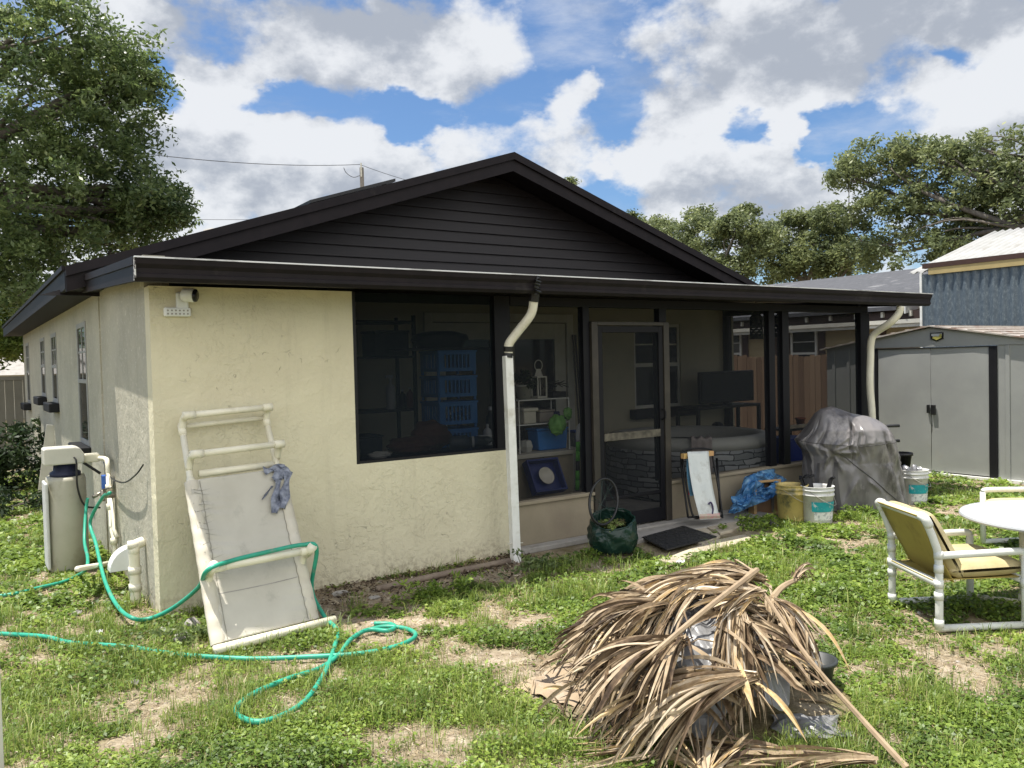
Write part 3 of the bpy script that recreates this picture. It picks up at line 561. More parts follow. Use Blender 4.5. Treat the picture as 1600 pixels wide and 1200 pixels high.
# ------------------------------------------------------------------ board fence along the boundary
fence = thing('wood_fence', (12.7, 4, 0), 'weathered brown wooden picket board fence beyond the porch', 'fence')
q = MB(); y = 2.0
while y < 12:
    w = .12; h = 1.60+random.uniform(-.025, .025)+.012*(y-3); dx = random.uniform(-.01, .01); t = random.random()
    q.add([(12.6+dx, y, 0), (12.6+dx, y+w, 0), (12.6+dx, y+w, h-.03), (12.6+dx, y+w-.03, h), (12.6+dx, y+.03, h), (12.6+dx, y, h-.03),
           (12.62+dx, y, 0), (12.62+dx, y+w, 0), (12.62+dx, y+w, h-.03), (12.62+dx, y+w-.03, h), (12.62+dx, y+.03, h), (12.62+dx, y, h-.03)],
          [(5,4,3,2,1,0), (6,7,8,9,10,11), (0,1,7,6), (1,2,8,7), (2,3,9,8), (3,4,10,9), (4,5,11,10), (5,0,6,11)], t); y += w+.006
q.build('boards', tone_mat('weathered fence board', [(0, (.13,.08,.05)), (.5, (.175,.11,.068)), (1, (.23,.155,.10))], .85, noise=.7, nscale=3, stretch=(8, 14, .8)), fence, tone=True)
q = MB(); 
for z in (.3, 1.3): q.box(12.64, 12.68, 2.0, 12, z, z+.09)
q.build('rail', M['taupe'], fence)

# ------------------------------------------------------------------ next-door house
NX = 15.0; nb = thing('neighbour_house', (18, 8, 0), 'yellow sided bungalow with brown shutters and grey shingle roof behind wooden fence', 'house')
w1a, w1b = at(1243, 515, 'x', NX), at(1279, 560, 'x', NX); w2a, w2b = at(1147, 518, 'x', NX), at(1161, 575, 'x', NX)
q = MB(); NY0, NY1 = 3.2, 15.0
for k in range(16):
    z0 = .1+k*.155; z1 = z0+.165
    q.prism([(NX-.022, NY0, z0), (NX-.002, NY0, z1), (NX+.05, NY0, z1), (NX+.05, NY0, z0)], (0, NY1-NY0, 0))
q.box(NX+.06, 23, NY0, NY0+.1, 0, 2.6); q.build('wall', mat('yellow lap siding', (.50,.41,.24), (.42,.34,.19), 2, .7), nb)
for wa, wb in ((w1a, w1b), (w2a, w2b)):
    y0, y1 = min(wa[1], wb[1]), max(wa[1], wb[1]); y1 = max(y1, y0+.7); zt = wa[2]; zb = zt-1.1
    f = MB(); f.box(NX-.06, NX-.024, y0, y0+.05, zb, zt); f.box(NX-.06, NX-.024, y1-.05, y1, zb, zt); f.box(NX-.06, NX-.024, y0+.05, y1-.05, zt-.05, zt); f.box(NX-.06, NX-.024, y0+.05, y1-.05, zb, zb+.05); f.box(NX-.056, NX-.026, y0+.05, y1-.05, zt-.58, zt-.53); f.box(NX-.05, NX-.028, y0+.05, y1-.05, zt-.3, zt-.285)
    fr = f.build('window', M['white'], nb); p = MB(); p.box(NX-.04, NX-.032, y0+.05, y1-.05, zb+.05, zt-.05); p.build('pane', M['glass'], fr)
    for ya in (y0-.2, y1+.03): MB().box(NX-.05, NX-.024, ya, ya+.17, zb-.05, zt+.05).build('shutter', mat('dark red-brown paint', (.06,.028,.024)), nb)
q = MB(); 
for y in (4.0, 6.7): q.box(NX-.045, NX-.023, y, y+.17, .1, 2.3)
q.build('trim_board', mat('brown trim', (.075,.04,.03)), nb)
ze = at(1250, 510, 'x', NX-.4)[2]
q = MB(); q.box(NX-.50, NX-.46, NY0-.3, NY1, ze-.13, ze-.03); q.box(NX-.53, NX-.50, NY0-.3, NY1, ze-.06, ze+.02)
q.build('fascia', M['trim'], nb)
q = MB(); q.box(NX-.40, NX+.03, NY0-.3, NY1, ze+.03, ze+.20)
q.build('soffit', mat('brown soffit', (.055,.035,.03)), nb)
q = MB(); 
for k in range(22): y = NY0+k*.6; q.box(NX-.46, NX-.40, y, y+.05, ze+.08, ze+.19)
q.build('rafter_end', M['trim'], nb)
A, B = at(1437, 419, 'x', 20.5), at(1190, 446, 'x', 20.5); rz = (A[2]+B[2])/2
q = MB(); q.prism([(NX-.55, A[1]-3.1, ze+.29), (20.5, A[1]-3.1, rz), (26, A[1]-3.1, ze+.1), (26, A[1]-3.1, ze), (20.5, A[1]-3.1, rz-.1), (NX-.55, A[1]-3.1, ze+.21)], (0, 16, 0))
nroof = q.build('roof', mat('grey asphalt shingle', (.085,.087,.095), (.06,.062,.068), 8, .9, .4, 60, dirt=(.17,.17,.175), dscale=1.2, dlo=.58, dhi=.66), nb)
q = MB(); q.prism([(NX-.56, A[1]-3.13, ze+.30), (20.5, A[1]-3.13, rz+.02), (20.5, A[1]-3.13, rz-.16), (NX-.56, A[1]-3.13, ze+.13)], (0, .028, 0)); q.build('bargeboard', M['white'], nb)

# ------------------------------------------------------------------ blue corrugated building with white roof
BX = 14.0; bl = thing('metal_building', (17, 0, 0), 'blue corrugated metal building with white ribbed roof behind the shed', 'building')
by1 = at(1440, 470, 'x', BX)[1]; be = at(1430, 430, 'x', BX)[2]
q = MB(); q.grid(lambda u, v: (BX-.018*math.cos(u*2*math.pi*56), by1-9*u, be*v), 56*8, 1); q.box(BX+.03, 20, by1-.03, by1-.005, 0, be)
q.build('wall', mat('weathered blue galvanised sheet', (.075,.10,.125), (.115,.145,.17), 26, .5, .15, 60, metal=.15, dirt=(.20,.24,.26), dscale=30, dlo=.5, dhi=.72, stretch=(1,1,.5)), bl, smooth=True)
q = MB(); q.box(BX-.03, BX+.03, by1-.02, by1+.02, 0, be+.02); q.build('corner_trim', M['white'], bl)
q = MB(); q.box(BX-.05, BX-.022, by1-9, by1-.16, be-.02, be+.1); q.build('trim_board', mat('ochre trim board', (.42,.33,.15), None, 5, .7), bl)
Tp = at(1556, 363, 'y', by1+.2); E0 = at(1423, 428, 'y', by1+.2)
q = MB()
def rf(u, v):
    y = by1+.22-9.2*u; x = E0[0]+(Tp[0]-E0[0])*v; z = E0[2]+.01+(Tp[2]-E0[2])*v+.022*math.cos(u*2*math.pi*60)
    return (x, y, z)
q.grid(rf, 60*8, 4)
def rf2(u, v):
    y = by1+.22-9.2*u; x = Tp[0]+4*v; z = Tp[2]+.01-.9*v+.022*math.cos(u*2*math.pi*60); return (x, y, z)
q.grid(rf2, 60*8, 2); q.build('roof', mat('white painted roof sheet', (.37,.37,.36), (.31,.31,.295), 2, .65, dirt=(.24,.225,.195), dscale=3), bl, smooth=True, solid=.01)
q = MB(); 
for y in np.arange(by1-8.5, by1-.2, .8): q.box(E0[0]+.12, BX+.1, y, y+.09, be+.08, be+.2)
q.box(BX-.06, BX+.06, by1-9, by1-.05, be+.1, be+.19); q.build('rafter', mat('rust brown rafter', (.06,.03,.022)), bl)

# ------------------------------------------------------------------ far left: vinyl fence and a house beyond
vf = thing('vinyl_fence', (-2, 14, 0), 'grey green vinyl panel fence at the far end of the side yard', 'fence'); vz = at(20, 588, 'y', 14)[2]
q = MB(); 
for k in range(40): x0 = -6+k*.16; q.box(x0+.004, x0+.156, 14.0, 14.03, .05, vz-.08)
q.build('boards', mat('taupe vinyl', (.24,.225,.18), None, 3, .5), vf, bevel=.004); q = MB(); q.box(-6, .4, 13.98, 14.05, vz-.08, vz); q.box(-6, .4, 13.98, 14.05, .02, .05); q.build('rail', mat('taupe vinyl rail', (.25,.235,.19)), vf)
fh = thing('far_house', (-4, 30, 0), 'low house with pale metal roof seen beyond the vinyl fence', 'house')
p0, p1, p2 = at(0, 557, 'y', 28), at(40, 553, 'y', 28), at(20, 586, 'y', 28)
q = MB(); q.box(-12, p1[0]+.6, 28.5, 34, 0, p2[2]); q.build('wall', M['trim'], fh)
q = MB(); _ = 0; q.prism([(-13, 28, p2[2]), (-13, 31.5, p2[2]+1.0), (-13, 35, p2[2]), (-13, 31.5, p2[2]+.88)], (13.4+p1[0], 0, 0)); q.build('roof', M['concrete'], fh)

# ------------------------------------------------------------------ poles and wires
pl = thing('utility_pole', (*at(565, 298, 'y', 42)[:2], 0), 'grey wooden utility pole rising behind the roof', 'utility pole'); pt = at(565, 262, 'y', 42)
MB().tube([(pt[0], 42, -0.1), (pt[0], 42, pt[2])], .13, 10).build('post', mat('grey pole wood', (.22,.20,.18)), pl)
q = MB(); q.tube([(pt[0]-.1, 41.85, pt[2]-.6), (pt[0]-.1, 41.85, pt[2]+.25)], .05, 8); q.build('insulator', M['trim'], pl)
w = thing('overhead_wire', at(562, 257, 'y', 42), 'thin dark power line strung to the pole behind the roof', 'wire')
def wire(a, b, sag, r, n=14): return MB().tube([np.array(a)*(1-t)+np.array(b)*t-np.array([0, 0, sag*4*t*(1-t)]) for t in np.linspace(0, 1, n)], r, 5)
wm = mat('wire', (.05,.05,.055))
wire(at(120, 226, 'y', 34), at(562, 257, 'y', 42), .35, .018).build('cable', wm, w); wire(at(562, 257, 'y', 42), at(760, 306, 'y', 44), .3, .016).build('cable', wm, w)
q = MB().tube(smooth_path([at(537, 262, 'y', 42), at(541, 270, 'y', 42), at(552, 277, 'y', 42), at(563, 274, 'y', 42)], 4), .02, 5); q.build('loop', wm, w)
w2 = thing('overhead_wire', at(300, 338, 'y', 40), 'lower thin cable crossing the sky beside the oak branches', 'wire'); wire(at(60, 332, 'y', 40), at(480, 341, 'y', 44), .2, .013).build('cable', wm, w2)
p2_ = thing('utility_pole', (*at(1271, 360, 'x', 40)[:2], 0), 'distant brown utility pole among the treetops', 'utility pole'); pt = at(1271, 347, 'x', 40)
MB().tube([(pt[0], pt[1], -.1), (pt[0], pt[1], pt[2])], .14, 10).build('post', mat('brown pole wood', (.10,.08,.07)), p2_)

# ------------------------------------------------------------------ trees
LEAF_L = tone_mat('oak leaf', [(0, (.07,.11,.042)), (.45, (.14,.195,.066)), (.8, (.225,.285,.10)), (1, (.34,.39,.17))], .4, .5, .6)
LEAF_R = tone_mat('far oak leaf', [(0, (.10,.13,.062)), (.45, (.175,.21,.092)), (.8, (.265,.30,.12)), (1, (.37,.395,.18))], .5, .45, .45)
BARK = mat('oak bark', (.10,.085,.07), (.17,.15,.125), 7, .9, .6, 20, stretch=(1,1,.35))
def leaf_cloud(rng, centers, radii, per, size, flat=.8, tones=None):
    """many small leaves gathered in ragged sprays"""
    V = []; T = []
    for i, (c, r) in enumerate(zip(centers, radii)):
        n = int(per*rng.uniform(.6, 1.4)); d = rng.normal(size=(n, 3)); d /= np.linalg.norm(d, axis=1)[:, None]
        p = c+d*(rng.random((n, 1))**.55)*np.array([r, r, r*flat])
        a = rng.normal(size=(n, 3)); a[:, 2] *= .7; a /= np.linalg.norm(a, axis=1)[:, None]
        nn = rng.normal(size=(n, 3))*.8+np.array([0, 0, .75]); b = np.cross(nn, a); b /= np.linalg.norm(b, axis=1)[:, None]+1e-9
        s = size*rng.uniform(.6, 1.3, (n, 1)); l, w = s, s*.42
        V.append(np.stack([p-a*l, p+b*w, p+a*l, p-b*w], 1)); base = tones[i] if tones is not None else rng.normal(.45, .16)
        T.append(np.repeat(np.clip(base+rng.normal(0, .16, n), 0, 1), 4))
    V = np.concatenate(V).reshape(-1, 3); return V, np.arange(len(V)).reshape(-1, 4), np.concatenate(T)
def tree(label, base, crowns, trunk_r, top, n_limb, per, size, spray, leafmat, seed, group=None, name='oak_tree', density=1.0, keep=None, keep_hub=True):
    """crowns: ellipsoids (centre, radii, sprays); limbs run from the trunk to the sprays"""
    rng = np.random.default_rng(seed); 
    if base is None:
        cs = np.array([c for c, r, n in crowns]); wt = np.array([n for c, r, n in crowns], float); mc_ = (cs*wt[:, None]).sum(0)/wt.sum(); base = mc_[:2]; top = (mc_[0], mc_[1], min(cs[:, 2])-.15*np.ptp(cs[:, 2])-.3)
    t = thing(name, (*base, 0), label, 'tree', group); base = np.array([*base, 0.0]); C = []; 
    for (c, r, n) in crowns:
        k = int(n*density); d = rng.normal(size=(k*2, 3)); d /= np.linalg.norm(d, axis=1)[:, None]; d = d[d[:, 2] > -.75][:k]
        rad = rng.uniform(.5, 1.03, (len(d), 1)); C.append(np.array(c)+d*rad*np.array(r))
    C = np.concatenate(C)
    if keep is not None: C = np.array([c for c in C if keep(c)])
    V, Fc, T = leaf_cloud(rng, C, rng.uniform(.6, 1.25, len(C))*spray, per, size, .75)
    npmesh('crown', V, Fc, leafmat, t, tone=T)
    tr = MB(); tp = np.array(top, float); tr.tube(smooth_path([base-[0, 0, .2], base*.62+tp*.38+[.15, -.1, 0], tp], 5), [trunk_r*(1.25-.65*i/10) for i in range(11)], 10); tr.build('trunk', BARK, t, smooth=True)
    lm = MB(); per_crown = max(2, n_limb//len(crowns))
    for (c, r, n) in crowns:
        c = np.array(c, float); s = tp if rng.random() < .7 else base*.35+tp*.65; dv = c-s; ln_ = np.linalg.norm(dv); m = s+dv*.5+rng.normal(size=3)*.07*ln_+[0, 0, .04*ln_]
        if keep_hub is False and ln_ > 9: continue
        P = smooth_path([s, m, c], 5); r0 = trunk_r*rng.uniform(.28, .42); lm.tube(P, [r0*(1-.72*k/(len(P)-1)) for k in range(len(P))], 7, cap=False)
        near = C[np.argsort(np.linalg.norm((C-c)/np.array(r), axis=1))[:max(4, n)]]; near = near[rng.permutation(len(near))[:per_crown]]
        for e in near:
            j = int(rng.integers(len(P)//2, len(P))); v = e-P[j]; q1 = P[j]+v*.5+rng.normal(size=3)*.16*np.linalg.norm(v)
            lm.tube(smooth_path([P[j], q1, P[j]+v*.97], 4), [r0*.3*(1-.85*k/8) for k in range(9)], 5, cap=False)
    lm.build('limbs', BARK, t, smooth=True); return t
A_ = lambda px, py, y: at(px, py, 'y', y)
# big oak over the side yard: its outline follows the lobes seen against the sky
crL = [(A_(20, 60, 13), (2.3, 2.2, 1.7), 75), (A_(120, 70, 13), (1.3, 1.8, 1.1), 40), (A_(80, 180, 13), (2.0, 2.2, 1.6), 80), (A_(180, 140, 13), (1.0, 1.5, .8), 34), (A_(218, 118, 13.5), (.6, .9, .45), 15),
       (A_(20, 300, 13), (2.3, 2.2, 1.6), 85), (A_(150, 230, 13), (1.3, 1.6, .9), 44), (A_(170, 290, 13), (1.2, 1.6, .8), 38), (A_(235, 310, 13.5), (.9, 1.3, .65), 26), (A_(255, 325, 13.5), (.7, .9, .5), 22), (A_(215, 335, 13.5), (.8, .9, .6), 20), (A_(130, 350, 14), (1.3, 1.4, .7), 30), (A_(245, 352, 14), (.8, 1.0, .35), 18), (A_(180, 385, 14), (1.2, 1.0, .35), 18), (A_(90, 400, 14), (.9, 1.0, .4), 14),
       (A_(-60, 420, 12), (1.4, 1.6, 1.4), 46), (A_(20, 430, 13), (1.0, 1.5, .9), 38), (A_(-150, 200, 13), (2.5, 2.5, 2.5), 50)]
tree('large dense green oak overhanging the left side of the house', (-3.0, 13.5), crL, .42, (-1.6, 13.6, 5.2), 60, 106, .062, .40, LEAF_L, 5)
# bright low foliage behind the side-yard fence
tree('sunlit yellow green bushy tree low behind the vinyl fence', (-2.3, 19), [(A_(25, 500, 19), (1.6, 1.2, 1.0), 46), (A_(5, 538, 19), (.9, .8, .5), 22), (A_(-40, 540, 19), (1.5, 1.2, 1.0), 30)], .12, (-2.2, 19, 2.4), 8, 130, .07, .42,
     tone_mat('bright leaf', [(0, (.07,.11,.02)), (.6, (.16,.21,.045)), (1, (.24,.28,.07))], .5, .35), 9, name='bushy_tree')
# oaks across the road on the right
B_ = lambda px, py, x: at(px, py, 'x', x)
crR = [(B_(1370, 250, 34), (1.6, 2.4, 1.0), 46), (B_(1330, 275, 34), (1.0, 1.5, .8), 24), (B_(1450, 262, 34), (1.6, 2.2, 1.1), 44), (B_(1430, 235, 34), (1.0, 1.5, .6), 20), (B_(1545, 240, 34), (1.3, 1.8, 1.0), 34), (B_(1590, 275, 34), (1.2, 1.8, 1.1), 34), (B_(1480, 310, 34), (1.8, 2.6, 1.1), 56), (B_(1390, 330, 34), (1.5, 2.2, 1.2), 50),
       (B_(1560, 330, 34), (1.6, 2.2, 1.0), 44), (B_(1660, 300, 34), (1.8, 2.5, 2.0), 46), (B_(1430, 390, 34), (1.8, 3.4, 1.2), 56), (B_(1520, 380, 34), (1.6, 2.6, 1.0), 40)]
tree('tall spreading oak with bare twisting limbs above the white roofed building', (34.5, 4.5), crR, .55, (34.6, 4.6, 6.0), 70, 70, .11, .55, LEAF_R, 11)
crM = [(B_(1040, 360, 33), (1.0, 1.3, .8), 24), (B_(1180, 385, 33), (1.3, 1.6, 1.1), 36), (B_(1090, 345, 33), (.8, 1.0, .6), 18), (B_(1160, 335, 33), (.6, .8, .5), 12), (B_(1100, 375, 32), (1.3, 1.6, 1.2), 46), (B_(1150, 360, 32), (1.0, 1.3, .8), 30), (B_(1060, 400, 32), (1.2, 1.4, 1.0), 34), (B_(1130, 420, 32), (1.5, 2, 1.0), 36)]
tree('rounded mid green tree rising beside the right roof slope', None, crM, .3, None, 22, 110, .10, .55, LEAF_R, 12)
crN = [(B_(1300, 345, 36), (1.0, 1.3, .9), 26), (B_(1240, 425, 36), (1.8, 2.4, 1.0), 40), (B_(1220, 375, 36), (1.3, 1.7, 1.1), 40), (B_(1250, 350, 36), (.7, .9, .7), 14), (B_(1200, 410, 36), (1.5, 1.9, 1.1), 40), (B_(1275, 410, 36), (1.5, 2.0, 1.1), 44), (B_(1290, 365, 36), (.8, 1, .7), 18), (B_(1340, 400, 36), (1.3, 1.8, 1.1), 40)]
tree('mid green tree standing in front of the tall spreading oak', None, crN, .3, None, 26, 100, .11, .58, LEAF_R, 13)
crO = [(B_(1010, 362, 40), (1.2, 1.4, 1.1), 30), (B_(985, 350, 40), (.7, .9, .9), 12)]
tree('lighter green feathery tree just behind the brown roof edge', None, crO, .25, None, 10, 90, .11, .5, tone_mat('light leaf', [(0, (.08,.11,.04)), (1, (.20,.23,.09))], .5, .3), 14)
crP = [(B_(893, 330, 30), (.8, .9, .7), 26), (B_(900, 370, 30), (1.2, 1.3, .8), 40), (B_(890, 288, 30), (.35, .45, .4), 7)]
tree('tip of a small tree showing above the brown ridge line', None, crP, .12, None, 4, 60, .10, .35, LEAF_R, 15)
# dark hedge line far behind the houses
rg = np.random.default_rng(21); C = []
for k in range(230): C.append((rg.uniform(46, 52), rg.uniform(-26, 40), rg.uniform(.3, 4.2)))
V, Fc, T = leaf_cloud(rg, np.array(C), rg.uniform(1.0, 1.8, len(C)), 70, .22, .8); o = npmesh('far_woods', V, Fc, LEAF_R, None, tone=T); tag(o, 'dark mass of far woods behind the neighbouring houses', 'woods', kind='stuff')
rg = np.random.default_rng(22); C = []
for k in range(200): C.append((rg.uniform(-40, 30), rg.uniform(60, 68), rg.uniform(.3, 4.5)))
V, Fc, T = leaf_cloud(rg, np.array(C), rg.uniform(1.2, 2.0, len(C)), 60, .26, .8); o = npmesh('far_woods', V, Fc, LEAF_R, None, tone=T); tag(o, 'dark line of distant woods beyond the far house', 'woods', kind='stuff')
# dark shrub by the side wall
def shrub(label, c, r, n, per, size, seed, leafmat):
    rg = np.random.default_rng(seed); t = thing('shrub', (c[0], c[1], 0), label, 'shrub'); C = np.array(c)+rg.normal(size=(n, 3))*np.array(r)*.5; C[:, 2] = np.clip(C[:, 2], .06, None)
    V, Fc, T = leaf_cloud(rg, C, rg.uniform(.10, .22, n), per, size, .9); npmesh('foliage', V, Fc, leafmat, t, tone=T)
    st = MB()
    for k in range(min(n, 14)): st.tube(smooth_path([(c[0]+rg.normal()*.05, c[1]+rg.normal()*.05, -.02), (np.array([c[0], c[1], 0])+C[k])/2, C[k]], 3), .008, 5)
    st.build('stem', BARK, t); return t
DARKLEAF = tone_mat('dark shrub leaf', [(0, (.012,.022,.009)), (.6, (.028,.05,.018)), (1, (.06,.09,.03))], .5, .2)
shrub('dark leafy shrub against the grey side wall', (-.65, 7.6, .45), (.75, 1.0, .5), 70, 70, .05, 31, DARKLEAF)
shrub('low dark weeds growing before the shrub', (-1.0, 5.6, .12), (1.1, .9, .14), 60, 50, .035, 32, DARKLEAF)
lb = thing('leaning_board', (-.1, 7.2, 0), 'pale narrow board leaning on the grey side wall by the shrub', 'board'); MB().beam((-.18, 6.6, 0), (-.04, 6.6, .95), .12, .02, up=(0, 1, 0)).build('plank', M['trim'], lb, bevel=.003)
# ------------------------------------------------------------------ wall camera and siren
P0 = at(285, 470, 'y', 0)
sc_ = thing('security_camera', (P0[0], 0, P0[2]), 'white security camera with black lens face on a square base under the eave', 'camera')
q = MB(); q.box(P0[0]-.045, P0[0]+.035, -.028, -.001, P0[2]-.07, P0[2]+.055); q.build('base', M['pvc_white'], sc_, bevel=.012)
ax = np.array([.80, -.58, -.08]); q = MB(); c = np.array([P0[0]+.0, -.05, P0[2]+.035]); q.lathe(c, [(.0, -.012), (.036, -.01), (.044, 0), (.046, .06), (.043, .07)], 20, ax); q.build('body', M['pvc_white'], sc_, smooth=True)
q = MB(); q.lathe(c+ax/np.linalg.norm(ax)*.071, [(.043, 0), (.042, .012), (.036, .016), (0, .016)], 20, ax); q.build('lens', mat('lens black', (.01,.011,.014), None, rough=.12), sc_, smooth=True)
P1 = at(276, 488, 'y', 0); sr = thing('alarm_siren', (P1[0], 0, P1[2]), 'flat white vented box on the wall just below the security camera', 'siren')
q = MB(); q.box(P1[0]-.085, P1[0]+.085, -.035, -.001, P1[2]-.03, P1[2]+.03); q.build('case', M['pvc_white'], sr, bevel=.01)
q = MB(); 
for k in range(6):
    for z in (-.012, .01): x = P1[0]-.062+k*.025; q.box(x-.005, x+.005, -.037, -.0355, P1[2]+z-.005, P1[2]+z+.005)
q.build('grille', M['concrete'], sr)

# ------------------------------------------------------------------ water softener and plumbing on the side wall
ws = thing('water_softener', (-.32, 2.0, 0), 'pale beige water softener tank with white control head on the side wall', 'water softener')
bt = at(113, 742, 'y', 2.0); zt = bt[2]
q = MB(); q.lathe((-.335, 2.0, 0), [(.0, 0), (.165, 0), (.175, .02), (.168, zt-.03), (.16, zt), (.0, zt)], 28, squash=(.9, 1.15)); q.build('tank', mat('beige tank plastic', (.42,.40,.32), (.36,.345,.27), 3, .5, dirt=(.25,.24,.15), dscale=3), ws, smooth=True)
q = MB(); q.box(-.50, -.475, 1.86, 2.14, .03, zt-.04); q.build('painted_sun_strip', mat('tank strip in painted sunlight', (.62,.62,.60)), ws, bevel=.01)  # pale strip stands in for sun on the tank's left side
q = MB(); q.lathe((-.335, 2.0, zt+.001), [(.0, 0), (.13, .0), (.13, .03), (.10, .045), (.095, .10), (.0, .10)], 24, squash=(.9, 1.1)); q.build('lid', mat('navy lid', (.015,.02,.05)), ws, smooth=True)
zh = zt+.10; h1 = at(100, 698, 'y', 1.95)[2]
q = MB(); q.prism([(-.50, 1.86, zh+.005), (-.22, 1.86, zh+.005), (-.20, 1.86, zh+.02), (-.20, 1.86, zh+.08), (-.235, 1.86, h1-.01), (-.27, 1.86, h1), (-.49, 1.86, h1), (-.50, 1.86, h1-.015)], (0, .22, 0)); q.build('control_head', mat('white control plastic', (.60,.585,.52), (.54,.53,.47), 8, .4), ws, bevel=.012)
q = MB(); q.box(-.20, -.08, 1.93, 2.03, zh+.0, zh+.07); q.build('valve', M['pvc'], ws, bevel=.01)
q = MB(); q.tube(smooth_path([(-.28, 1.845, zh+.06), (-.27, 1.80, zh+.02), (-.27, 1.79, zh-.18), (-.22, 1.80, zh-.34), (-.10, 1.86, zh-.38)], 6), .008, 6); q.tube([(-.2, 1.95, zh+.0), (-.08, 1.92, zh-.10)], .012, 6); q.build('cable', M['black'], ws)
pp = thing('pipework', (-.06, 1.75, 0), 'white plumbing pipes with blue valve handle rising along the side wall beside the softener', 'pipes')
q = MB(); q.tube(smooth_path([(-.085, 1.95, zh+.03), (-.05, 1.8, zh+.03), (-.05, 1.72, zh+.0), (-.05, 1.70, zh-.1)], 4), .02, 8); q.tube([(-.05, 1.70, zh-.08), (-.05, 1.68, .36), (-.045, 1.55, .28), (-.045, 1.52, .02)], .019, 8); q.tube([(-.04, 1.62, .62), (-.04, 1.58, .35), (-.03, 1.5, .30)], .016, 8)
for z in (.24, .5, .66): MB().tube([(-.05, 1.69 if z > .3 else 1.53, z), (-.05, 1.69 if z > .3 else 1.53, z+.05)], .027, 8).build('coupling', M['pvc'], pp, smooth=True)
q.build('pipe', M['pvc'], pp, smooth=True)
q = MB(); q.box(-.09, -.04, 1.73, 1.82, zh-.22, zh-.10); q.build('valve_handle', mat('blue valve', (.03,.10,.35)), pp, bevel=.006)
q = MB(); q.tube([(-.03, 1.6, .62), (-.12, 1.52, .64)], .016, 8); q.tube([(-.12, 1.52, .60), (-.12, 1.52, .69)], .018, 8); q.tube([(-.12, 1.52, .69), (-.07, 1.40, .72)], .008, 6); q.tube([(-.05, 1.75, .66), (-.17, 1.68, .62)], .016, 8); q.build('spigot', mat('brass spigot', (.30,.28,.24), (.20,.18,.14), 20, .35, metal=.8), pp, smooth=True)
cw = thing('loose_cable', (-.02, 1.2, .7), 'thin dark cable looping loosely along the grey side wall', 'cable')
MB().tube(smooth_path([at(162, 722, 'x', -.03), at(172, 745, 'x', -.04), at(193, 754, 'x', -.05), at(212, 742, 'x', -.05), at(224, 726, 'x', -.02)], 6), .006, 6).build('cable', M['black'], cw)
# cleanout pipe, vent hood and drain
co_ = thing('drain_pipe', (-.08, .42, 0), 'yellowed upright drain pipe with hooked top near the house corner', 'pipe')
b0, t0 = at(213, 955, 'x', -.075), at(212, 862, 'x', -.075)
q = MB(); q.tube(smooth_path([(-.075, b0[1], -.02), (-.075, b0[1], t0[2]-.05), (-.075, b0[1]-.01, t0[2]-.0), (-.06, b0[1]+.00, t0[2]+.035), (-.01, b0[1]+.01, t0[2]+.05)], 5), .036, 14); q.build('pipe', M['pvc'], co_, smooth=True)
for z in (.10, .22, .40): MB().tube([(-.075, b0[1], z), (-.075, b0[1], z+.05)], .043, 14).build('coupling', M['cream_white'], co_, smooth=True)
vh = thing('vent_hood', (-.08, .62, .35), 'white quarter round vent hood on the side wall beside the drain pipe', 'vent')
vz = at(195, 885, 'x', -.05)[2]; vy = at(200, 885, 'x', -.05)[1]
arc = [(-.16*math.cos(a), vz+.17*math.sin(a)) for a in np.linspace(0, math.pi/2, 9)]
q = MB(); q.prism([(x-.014, vy, z) for x, z in arc]+[(-.014, vy, vz)], (0, .13, 0)); q.build('hood', M['pvc_white'], vh, bevel=.004); q = MB(); q.box(-.022, -.013, vy-.03, vy+.16, vz-.03, vz+.19); q.build('flange', M['pvc_white'], vh)
cp = thing('conduit', (-.03, .6, 0), 'grey conduit running down the side wall below the vent hood', 'conduit'); MB().tube([(-.028, vy-.02, -.02), (-.028, vy-.02, vz-.0)], .016, 8).build('tube', M['concrete'], cp)
hp = thing('overflow_pipe', (-.2, 1.0, .2), 'pale pipe sticking out sideways from the wall past the green hose', 'pipe'); MB().tube([at(121, 889, 'x', -.42), at(178, 879, 'x', -.04)], .02, 10).build('pipe', M['pvc'], hp, smooth=True)
bp_ = thing('ground_pipe', (1.9, -.08, 0), 'muddy grey pipe lying at the foot of the cream wall', 'pipe'); g0, g1 = gz_at(588, 925), gz_at(797, 882); MB().tube(smooth_path([g0+[0, 0, .02], (g0+g1)/2+[0, .01, .028], g1+[0, 0, .03]], 4), .024, 10).build('pipe', mat('muddy pipe', (.25,.20,.15), (.17,.13,.10), 9, .8), bp_, smooth=True)
stk = thing('wooden_stake', (*gz_at(1, 1200)[:2], 0), 'thin pale wooden stake standing at the edge of the yard', 'stake'); b = gz_at(0, 1215); tz = at(1, 1008, 'y', b[1]); MB().box(b[0]-.012, b[0]+.016, b[1]-.01, b[1]+.012, -.05, tz[2]).build('post', M['trim'], stk, bevel=.002)

# ------------------------------------------------------------------ PVC lounger leaning on the wall
fL, fR = gz_at(342, 1020), gz_at(490, 982); fL[2] = fR[2] = .03
tL, tR = at(283, 662, 'y', -.06), at(414, 648, 'y', -.06)
lo_ = thing('pvc_lounger', tuple((fL+fR)/2*[1, 1, 0]), 'white plastic pipe lounger with grey sling leaning upside down on the cream wall', 'lounger')
def LP(u, v, n=0.0):
    a = fL+(fR-fL)*u; b = tL+(tR-tL)*u; nn = np.cross(fR-fL, tL-fL); nn /= np.linalg.norm(nn); p = a+(b-a)*v; return p+nn*n
r_ = .021
for u in (0, 1): MB().tube([LP(u, .0), LP(u, 1.0)], r_, 12).build('side_rail', M['pvc'], lo_, smooth=True)
def bar(name, u0, u1, v, n, r=r_): return MB().tube([LP(u0, v, n), LP(u1, v, n)], r, 12).build(name, M['pvc'], lo_, smooth=True)
